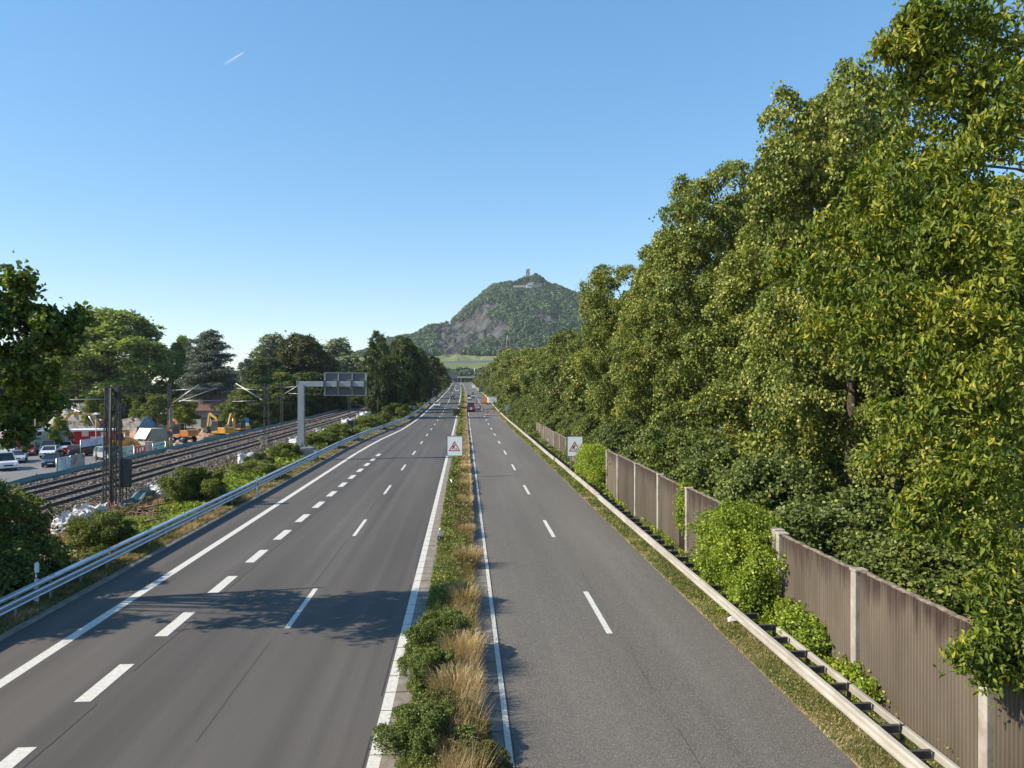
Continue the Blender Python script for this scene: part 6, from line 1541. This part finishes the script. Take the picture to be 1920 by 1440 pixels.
# ------------------------------------------------------------------ left: trees by pixel column, distance, top
def lt(key, px, Y, ytop, hw, label, m=None, rz=0.0, zb=None, name="broadleaf_tree", group="trees beyond the railway and the yard"):
    p = at(px, 720, Y); zb = (float(ground_z(p.x, Y)) if zb is None else zb); zt = at(px, ytop, Y).z
    return tree(key, (p.x, Y, zb), zt - zb, hw * Y / F_PX * 1.05, label, rz, m, name, "tree", group)
lt("broadB", 212, 190, 584, 100, "great round light green tree behind the double mast", 'leaf_light', 0.3)
lt("broadA", 140, 205, 632, 62, "lower green tree left of the great round one", 'leaf_light', 1.0)
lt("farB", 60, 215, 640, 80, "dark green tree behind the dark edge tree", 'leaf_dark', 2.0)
lt("broadB", 342, 200, 632, 24, "narrow green tree touching the cedar's left side", 'leaf_light', 0.6)
lt("farA", 467, 262, 676, 26, "dark conifer-like tree right of the cedar", 'leaf_cedar', 0.6)
lt("farB", 512, 300, 630, 42, "pale grey green tree rising behind the olive one", 'leaf_grey', 0.4)
lt("broadA", 566, 232, 630, 52, "tall dark olive tree above the gantry's left arm", 'leaf_olive', 0.9)
lt("broadB", 500, 215, 672, 40, "dark tree in front of the pale grey green one", 'leaf_dark', 1.8)
lt("farA", 632, 330, 638, 40, "distant grey green tree above the sign panels", 'leaf_grey', 2.0)
lt("farB", 655, 290, 668, 42, "pale willow-like tree behind the sign panels", 'leaf_grey', 0.2)
lt("farA", 612, 270, 672, 40, "pale green tree right behind the gantry sign", 'leaf_grey', 1.2)
lt("broadC", 470, 165, 722, 46, "bright low tree right of the house", 'leaf_mid', 0.2)
lt("broadB", 525, 178, 700, 44, "green tree behind the slim mast left of the gantry", 'leaf_mid', 1.3)
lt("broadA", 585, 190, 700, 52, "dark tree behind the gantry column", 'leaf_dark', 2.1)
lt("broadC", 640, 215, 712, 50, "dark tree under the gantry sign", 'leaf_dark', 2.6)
lt("broadB", 690, 240, 690, 40, "dark tree behind the railway bend", 'leaf_dark', 0.6)
lt("farA", 25, 200, 700, 60, "dark tree closing the yard's far left", 'leaf_dark', 2.6)
lt("thicketA", 432, 160, 768, 18, "grey green bush at the right corner of the house", 'leaf_mid', 0.0, name="bush")
for k, (px, hw, yt, Y) in enumerate(((120, 48, 752, 186), (215, 50, 745, 188), (300, 44, 735, 192), (250, 50, 730, 196), (60, 50, 748, 186), (560, 50, 742, 186), (610, 50, 745, 200), (500, 50, 752, 182))):
    lt("thicketB", px, Y, yt, hw, "dark undergrowth at the yard's back, %s clump" % ["left", "middle", "right", "tallest", "far left", "railway side", "farthest railway side", "house side"][k], 'leaf_dark', k * 1.0, name="thicket", group="dark undergrowth behind the yard")
YG_ = "young trees planted in the yard"
def yt(key, px, pyb, ytop, hw, label, rz=0.0, m=None):
    p = atz(px, pyb, ZP); zt = at(px, ytop, p.y).z
    tree(key, (p.x, p.y, ZP), zt - ZP, hw * p.y / F_PX * 1.15, label, rz, m, "young_tree", "tree", YG_)
yt("young", 111, 846, 778, 19, "small bright young tree among the parked cars")
yt("young", 256, 806, 752, 17, "bright cone shaped young tree left of the dark hedge-like one", 1.0)
yt("young_b", 291, 812, 739, 21, "tall dark green columnar young tree behind the grey tent", 2.0, 'leaf_bush')
yt("young_b", 348, 806, 748, 21, "rounded young tree left of the white house", 3.0)
yt("young", 168, 812, 745, 17, "bright young tree left of the double mast", 0.5)
yt("young", 192, 812, 758, 13, "slender bright young tree touching the double mast", 1.5)
yt("young", 219, 822, 768, 9, "thin sparse young tree right of the double mast", 2.5, 'leaf_grey')
yt("young", 62, 830, 772, 13, "small bright young tree behind the lamp with side arm", 1.1)
yt("young_b", 78, 828, 778, 11, "small bright young tree above the lorry", 2.2)

# trees between railway and left carriageway
OG = "dark trees between railway and left carriageway"
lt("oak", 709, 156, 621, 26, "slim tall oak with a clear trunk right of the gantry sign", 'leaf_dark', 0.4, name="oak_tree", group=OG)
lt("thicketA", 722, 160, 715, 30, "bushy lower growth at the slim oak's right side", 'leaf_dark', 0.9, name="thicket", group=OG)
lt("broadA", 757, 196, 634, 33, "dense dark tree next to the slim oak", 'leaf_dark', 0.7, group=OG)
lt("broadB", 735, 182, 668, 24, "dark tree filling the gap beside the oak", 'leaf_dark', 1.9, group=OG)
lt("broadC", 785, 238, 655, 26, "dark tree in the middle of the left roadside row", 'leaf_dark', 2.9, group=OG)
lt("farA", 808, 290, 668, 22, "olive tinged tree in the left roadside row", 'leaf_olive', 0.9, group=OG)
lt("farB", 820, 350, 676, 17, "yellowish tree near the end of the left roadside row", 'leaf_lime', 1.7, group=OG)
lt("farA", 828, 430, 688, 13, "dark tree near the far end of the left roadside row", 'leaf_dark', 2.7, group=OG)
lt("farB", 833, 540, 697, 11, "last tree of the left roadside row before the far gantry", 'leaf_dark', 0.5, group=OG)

# ------------------------------------------------------------------ bushes on the left verge
BG = "green bushes on the left verge"
def bush(key, px, pyb, ytop, hw, label, m='leaf_bush', rz=0.0, dz=0.0):
    p = atz(px, pyb, 0)
    while p.x > float(xgr(p.y)) - 0.6 - hw * p.y / F_PX * 0.8: p = Vector((p.x, p.y, 0)) * ((p.y + 1.0) / p.y)
    p.z = 0; zt = max(at(px, ytop, p.y).z, 0.5)
    tree(key, (p.x, p.y, dz), zt, hw * p.y / F_PX * 1.1, label, rz, m, "bush", "bush", BG)
bush("shrubA", 193, 1045, 962, 50, "round green bush right of the torn bags, nearest of the verge bushes")
bush("shrubB", 366, 948, 880, 52, "dark round bush right of the square white bag", 'leaf_bush', 1.0)
bush("shrubA", 476, 912, 866, 42, "green bush in front of the peaked white bag", 'leaf_bush', 2.0)
bush("shrubB", 486, 888, 851, 22, "taller dark bush behind the one at the peaked bag", 'leaf_dark', 2.4)
bush("shrubB", 537, 866, 832, 26, "grey green bush left of the gantry foundation", 'leaf_bush', 0.3)
bush("shrubA", 600, 852, 812, 34, "dark green bush right of the gantry column", 'leaf_bush', 0.8)
bush("shrubB", 640, 835, 796, 26, "pale tall bush beside the signal cabinet", 'leaf_bush', 1.8)
bush("shrubA", 690, 822, 781, 28, "light green bush below the pair of bags", 'leaf_bush', 2.8)
bush("shrubB", 742, 800, 757, 24, "bright bushy growth right of the oak trunk", 'leaf_bush', 0.5)
bush("shrubA", 763, 790, 760, 18, "bright bush close to the grey sign back", 'leaf_bush', 1.5)
bush("shrubA", 716, 808, 775, 16, "olive bush in front of the oak trunk", 'leaf_dull', 1.1)
bush("shrubB", 665, 842, 815, 20, "small olive bush by the guard rail bend", 'leaf_dull', 1.9)
bush("shrubA", 250, 975, 948, 20, "small bush at the brushwood's left", 'leaf_bush', 1.9)
bush("shrubB", 575, 835, 818, 18, "small bush just behind the gantry foundation", 'leaf_bush', 2.9)

# ------------------------------------------------------------------ ivy on the barrier
def ivy(label, Y0, Y1, X, H, out, seed, sc=1.0, zlo=0.3):
    rg_ = np.random.default_rng(seed); t = thing("climbing_plant", label, "climbing plant", (X, (Y0 + Y1) / 2, 0))
    L = Y1 - Y0; lob = []
    for k in range(max(3, int(L * 2.2))):
        y = -L / 2 + L * (k + 0.5) / max(3, int(L * 2.2))
        e = 1 - abs(2 * y / L) ** 2.5 * 0.45
        for z in np.arange(zlo, H * e, 0.55 * sc): lob.append((-0.1 - out * 0.5 * rg_.random() * (0.6 + 0.4 * e), y + 0.2 * sc * rg_.normal(), z, 0.35 * sc + out * 0.55 * rg_.random(), 0.5 * sc * (0.7 + 0.6 * rg_.random()), 0.48 * sc))
        lob.append((0.15 * sc, y, H * e - 0.05, 0.5 * sc, 0.5 * sc, 0.35 * sc))
    foliage_mesh("leaves", lob, 26, 14, 0.2, 0.085, 0.07, M['leaf_bright'], rg_, t, flat=0.5, upw=0.35, down=0.6, keep=0.7)
    mb = MB()
    for k in range(5): y = -L / 2 + L * (k + 0.5) / 5; mb.tube([(-0.12, y, 0), (-0.1, y + 0.2, H * 0.5), (-0.08, y - 0.1, H * 0.9)], [0.03, 0.02, 0.01], 5)
    mb.build("stem", M['bark'], t)
ivy("huge bright green ivy mass swallowing one barrier panel", 21.9, 26.4, XW - 0.3, 3.1, 0.85, 1)
ivy("smaller bright ivy bush at the gap beyond the tall barrier", 49.8, 57.2, XW - 0.1, 2.7, 0.9, 2)
ivy("thin vine hanging over a post in the middle section", 31.7, 32.5, XW, 3.05, 0.05, 3, 0.42, 1.3)
ivy("bright leafy shoots at the foot of the near barrier panels", 19.0, 21.7, XW - 0.2, 1.0, 0.25, 4, 0.8)
ivy("knee high bright weeds at the foot of the nearest concrete post", 16.6, 18.2, XW - 0.2, 0.5, 0.15, 5, 0.7)

# ------------------------------------------------------------------ ground cover
def scatter(name, x0, x1, y0, y1, h, dens, size, matl, label, seed, hn=(1.5, 0.6), parent=None, blade=False, keepf=None, cat="plants", aspect=0.8, pale=0.05):
    """leafy cover over a strip; leaves grow coarser with distance so that the count stays small"""
    rg_ = np.random.default_rng(seed); Vs, Ts, n0 = [], [], 0; Fs = []
    edges = [y0]
    while edges[-1] < y1: edges.append(min(y1, edges[-1] * 1.35))
    for a, b in zip(edges[:-1], edges[1:]):
        k = max(1.0, (a + b) / 2 / 26) ** 0.9
        fx0 = x0((a + b) / 2) if callable(x0) else x0; fx1 = x1((a + b) / 2) if callable(x1) else x1
        n = int((b - a) * abs(fx1 - fx0) * dens / k ** 1.75)
        if n < 1: continue
        Y = rg_.uniform(a, b, n); X0 = x0(Y) if callable(x0) else x0; X1 = x1(Y) if callable(x1) else x1
        X = X0 + (X1 - X0) * rg_.random(n)
        if keepf is not None:
            kp = keepf(X, Y, rg_); X, Y = X[kp], Y[kp]
        hh = (h(X, Y) if callable(h) else h) * (0.25 + 1.1 * fbm(X + seed * 13, Y, hn[0], 3)) * (0.7 + 0.3 * rg_.random(len(X)))
        zg = zr(Y) + 0.01; Xw = X + cx(Y)
        if not blade:
            C = np.stack([Xw, Y, zg + hh * rg_.random(len(X)) ** 0.5 + 0.03], -1)
            s = size * k * (0.6 + 0.7 * rg_.random(len(X)))
            V_, F_, kk = leaf_mesh(C, unit(rg_.normal(size=C.shape) * 0.7 + [-0.1, 0, 0.8]), s, s * aspect, rg_)
            Vs.append(V_); Fs.append(F_[0] + n0); n0 += len(V_); T = rg_.random(len(X)) * 0.75 + 0.1 + (rg_.random(len(X)) < pale) * 0.4; Ts.append(T)
        else:
            m_ = len(X); w = size * k * (0.6 + 0.6 * rg_.random(m_)); a_ = rg_.uniform(0, 6.28, m_); ln = rg_.random(m_) * 0.5 * hh + 0.05
            ux, uy = np.cos(a_), np.sin(a_); dx, dy = ln * np.cos(a_ + 1.3), ln * np.sin(a_ + 1.3)
            B = np.stack([Xw, Y, zg], -1); q = np.stack([ux * w / 2, uy * w / 2, 0 * w], -1)
            mid = B + np.stack([dx * 0.35, dy * 0.35, hh * 0.6], -1); tip = B + np.stack([dx, dy, hh], -1)
            V_ = np.stack([B - q, B + q, mid + q * 0.7, mid - q * 0.7, tip + q * 0.12, tip - q * 0.12], 1).reshape(-1, 3)
            i = np.arange(m_)[:, None] * 6; F_ = np.stack([i + np.array([[0, 1, 2, 3]]), i + np.array([[3, 2, 4, 5]])], 1).reshape(-1, 4)
            Vs.append(V_); Fs.append(F_ + n0); n0 += len(V_); Ts.append(np.repeat(rg_.random(m_) * 0.75 + 0.1, 2))
    return tag(np_mesh(name, np.concatenate(Vs), [np.concatenate(Fs)], matl, tint=np.concatenate(Ts)), label, cat, kind="stuff")
def patch(sc, thr, off=0): return lambda X, Y, r: fbm(X + off, Y + off, sc, 3) + 0.08 * r.normal(size=len(X)) > thr
# median
def wide(Y): return 1.0
scatter("median_weeds", -1.22, lambda Y: np.where(np.asarray(Y) > 42, -0.45, -0.15) + 0.2 * np.sin(np.asarray(Y) * 0.23), 9, 640, 0.62, 1500, 0.062, M['leaf_bush'], "low green weeds on the left half of the median", 1, (1.6, 1), keepf=patch(3.0, 0.40, 5))
scatter("median_creeper", -1.2, 0.3, 30, 60, 0.7, 900, 0.07, M['leaf_dull'], "dull yellowish green leaves in the middle stretch of the median", 2, (1.2, 1), keepf=patch(2.0, 0.5, 9))
scatter("median_grass", -0.45, 0.28, 9, 640, lambda X, Y: np.where(Y < 28, 0.95, 0.6), 1150, 0.012, M['straw'], "tall dry golden grass on the right half of the median", 3, (1.3, 1), blade=True, keepf=patch(2.2, 0.36, 3))
scatter("median_green_grass", -1.2, 0.34, 9, 500, 0.55, 620, 0.012, M['turfblade'], "mixed green and brown grass blades in the median", 4, (1.0, 1), blade=True)
scatter("median_far_straw", -0.4, 0.38, 36, 640, 0.6, 2200, 0.04, M['straw'], "pale flattened straw along the right side of the far median", 6, (3, 1), blade=True)
M['leaf_red'] = foliage("leaf_rusty", (0.07, 0.02, 0.012), (0.16, 0.06, 0.025), (0.28, 0.14, 0.05), (0.4, 0.25, 0.1), trans=0.2, patch=0.8)
scatter("median_mixed_weeds", -0.6, 0.3, 9, 42, 0.7, 700, 0.05, M['leaf_dull'], "dull green weeds growing through the dry median grass", 27, (0.9, 1), keepf=patch(1.3, 0.5, 77))
scatter("median_rusty_weeds", -0.4, 0.4, 22, 42, 0.9, 240, 0.045, M['leaf_red'], "rusty brown seeding weeds in the dry median grass", 7, (1.0, 1), keepf=patch(1.5, 0.5, 21), aspect=0.4)
# left verge
scatter("verge_dry_grass", lambda Y: xl(Y) - 1.5, lambda Y: xl(Y) - 0.3, 10, 420, 0.22, 1500, 0.016, M['straw'], "short dry yellow grass under the left guard rail", 8, (0.9, 1), blade=True, keepf=patch(1.6, 0.36, 2))
scatter("verge_green_grass", lambda Y: xl(Y) - 2.2, lambda Y: xl(Y) - 0.28, 10, 420, 0.2, 1200, 0.016, M['turfblade'], "short green grass along the left guard rail", 9, (1.0, 1), blade=True)
scatter("verge_weeds", lambda Y: xl(Y) - 4.6, lambda Y: xl(Y) - 1.4, 34, 74, 0.75, 620, 0.095, M['leaf_bright'], "bright green leafy weeds behind the left guard rail", 10, (2.2, 1), keepf=patch(5.0, 0.36, 4))
scatter("verge_weeds", lambda Y: xl(Y) - 3.6, lambda Y: xl(Y) - 1.2, 18, 40, 0.4, 420, 0.08, M['leaf_bush'], "low dark weeds behind the rail near the hedge", 11, (1.5, 1), keepf=patch(3.0, 0.42, 7))
scatter("embankment_weeds", -20.8, lambda Y: xl(Y) - 2.0, 50, 300, 0.6, 300, 0.09, M['leaf_dull'], "olive and yellow weeds between rail and tracks", 12, (2.5, 1), keepf=patch(6.0, 0.47, 8))
scatter("embankment_weeds", -20.8, lambda Y: xl(Y) - 1.8, 78, 420, 0.9, 380, 0.09, M['leaf_bush'], "green undergrowth on the strip beyond the gantry", 13, (3.5, 1), keepf=patch(7.0, 0.44, 18))
scatter("embankment_straw", -21.2, lambda Y: xl(Y) - 2.0, 36, 200, 0.3, 420, 0.016, M['straw'], "brown dry grass patches on the railway strip", 14, (2.0, 1), blade=True, keepf=patch(4.0, 0.42, 28))
scatter("fence_weeds", -31.5, -30.6, 50, 150, 0.25, 140, 0.08, M['leaf_dull'], "weeds along the low green fence by the far track", 15, (1.2, 1), keepf=patch(3.0, 0.5, 14))
# right verge
scatter("right_verge_grass", 7.68, 9.5, 9, 420, 0.13, 1200, 0.014, M['turfblade'], "short patchy grass between right carriageway and guard rail", 16, (0.8, 1), blade=True, keepf=patch(1.0, 0.47, 31))
scatter("right_verge_straw", 7.64, 8.5, 9, 300, 0.10, 800, 0.014, M['straw'], "dry tan grass at the right asphalt edge", 17, (0.8, 1), blade=True, keepf=patch(1.4, 0.44, 41))
scatter("right_verge_clover", 7.7, 9.3, 9, 140, 0.10, 520, 0.05, M['leaf_bush'], "low clover leaves on the right verge", 18, (0.8, 1), keepf=patch(1.5, 0.48, 51))
scatter("right_verge_creeper", 8.75, 9.6, 12, 100, 0.42, 700, 0.07, M['leaf_bright'], "bright creeper between right guard rail and barrier", 19, (1.0, 1), keepf=patch(2.0, 0.47, 61))
scatter("right_verge_weeds", 8.6, 11.6, 96, 420, 1.3, 330, 0.07, M['leaf_bush'], "green weeds behind the right guard rail past the barrier", 20, (3.0, 1))
scatter("right_far_creeper", 8.7, 9.8, 56, 100, 0.6, 500, 0.07, M['leaf_bush'], "green weeds at the foot of the low barrier section", 21, (1.6, 1))
scatter("park_undergrowth", 10.4, 30, 12, 90, 0.25, 40, 0.12, M['leaf_dark'], "shaded ground plants in the park behind the barrier", 22, (3.0, 1), keepf=patch(4.0, 0.5, 71))
# individual shrubs in the median
def msh(key, px, Y, H, R_, label, m='leaf_bush', rz=0.0):
    p = at(px, 1100, Y); tree(key, (p.x, Y, 0), H, R_, label, rz, m, "median_shrub", "bush", "green shrubs in the median")
msh("shrubA", 826, 20.6, 1.15, 0.95, "feathery fresh green shrub overhanging the left median kerb", 'leaf_bush', 0.4)
msh("shrubB", 808, 18.3, 0.95, 0.7, "darker lower lobe of green shrub just before the feathery one", 'leaf_bush', 0.9)
msh("shrubB", 800, 14.9, 1.0, 0.85, "small leaved olive shrub at the bottom of the image", 'leaf_bush', 1.4)
msh("shrubA", 830, 15.8, 0.9, 0.7, "dull green shrub right of the bottom shrub", 'leaf_dull', 2.4)
msh("shrubA", 880, 15.3, 0.7, 0.5, "small green shrub at the right median kerb", 'leaf_dull', 2.0)
msh("shrubB", 905, 13.8, 0.8, 0.5, "small dull shrub at the lower right of the median", 'leaf_dull', 3.0)
msh("shrubA", 857, 168, 1.6, 0.9, "dark bush in the median before the round sign", 'leaf_dark', 0.0)
# golden grass tussocks
def tussock(label, px, Y, n, h, spread, seed):
    rg_ = np.random.default_rng(seed); p = at(px, 1100, Y); a = rg_.uniform(0, 6.28, n); r_ = spread * rg_.random(n) ** 0.7
    B = np.stack([r_ * np.cos(a), r_ * np.sin(a), 0 * a], -1); hh = h * (0.5 + 0.55 * rg_.random(n)); ln = hh * (0.1 + 0.45 * rg_.random(n)); b = rg_.uniform(0, 6.28, n)
    w = 0.009 * (0.7 + 0.6 * rg_.random(n)); q = np.stack([np.cos(b), np.sin(b), 0 * b], -1) * w[:, None] / 2; l_ = np.stack([np.cos(a + 0.4 * rg_.normal(size=n)), np.sin(a), 0 * a], -1) * ln[:, None]
    up = np.array([0, 0, 1.0]); m1 = B + l_ * 0.3 + up * hh[:, None] * 0.55; m2 = B + l_ * 0.75 + up * hh[:, None] * 0.9; tp = B + l_ * 1.25 + up * hh[:, None] * 0.93
    V_ = np.stack([B - q, B + q, m1 + q * 0.8, m1 - q * 0.8, m2 + q * 0.9, m2 - q * 0.9, tp + q * 0.2, tp - q * 0.2], 1).reshape(-1, 3); i = np.arange(n)[:, None] * 8
    F_ = np.stack([i + np.array([[0, 1, 2, 3]]), i + np.array([[3, 2, 4, 5]]), i + np.array([[5, 4, 6, 7]])], 1).reshape(-1, 4)
    o = np_mesh("grass_tussock", V_, [F_], M['straw'], tint=np.repeat(rg_.random(n) * 0.6 + 0.3, 3)); o.location = (p.x, Y, 0)
    tag(o, label, "grass", "golden grass tussocks in the median")
tussock("brightest golden grass tussock spilling over the median", 855, 17.3, 1500, 0.85, 0.5, 1)
tussock("tall golden tussock behind the brightest one", 868, 19.6, 1200, 1.0, 0.4, 2)
tussock("golden tussock hanging over the dark median shrub at the bottom", 838, 14.9, 700, 0.75, 0.4, 3)
tussock("thin dry tussock beside the rusty weeds", 872, 24.5, 700, 0.95, 0.4, 4)
tussock("dry tussock farther up the median", 880, 30.5, 700, 0.9, 0.45, 5)
# crumpled litter on the right verge
tag(MB().add([(0, 0, 0), (0.28, 0.05, 0.02), (0.3, 0.3, 0.1), (0.05, 0.25, 0.04), (0.15, 0.15, 0.14)], [(0, 1, 4), (1, 2, 4), (2, 3, 4), (3, 0, 4), (3, 2, 1, 0)]).build("litter", M['bag'], loc=tuple(atz(1366, 1166, 0.08))), "crumpled white paper on the right verge", "litter")

# ------------------------------------------------------------------ haze
hz = MB().box((0, 1250, 146), (6600, 4100, 300))
m = bpy.data.materials.new("haze_air"); m.use_nodes = True; n_ = m.node_tree.nodes
n_.remove(n_["Principled BSDF"]); v = n_.new("ShaderNodeVolumePrincipled"); v.inputs["Color"].default_value = (0.82, 0.9, 1.0, 1); v.inputs["Density"].default_value = HAZE if 'HAZE' in globals() else 0.00020; v.inputs["Anisotropy"].default_value = 0.1
m.node_tree.links.new(v.outputs[0], n_["Material Output"].inputs["Volume"])
tag(hz.build("haze", m), "thin blue summer haze over the whole valley", "haze", kind="stuff")
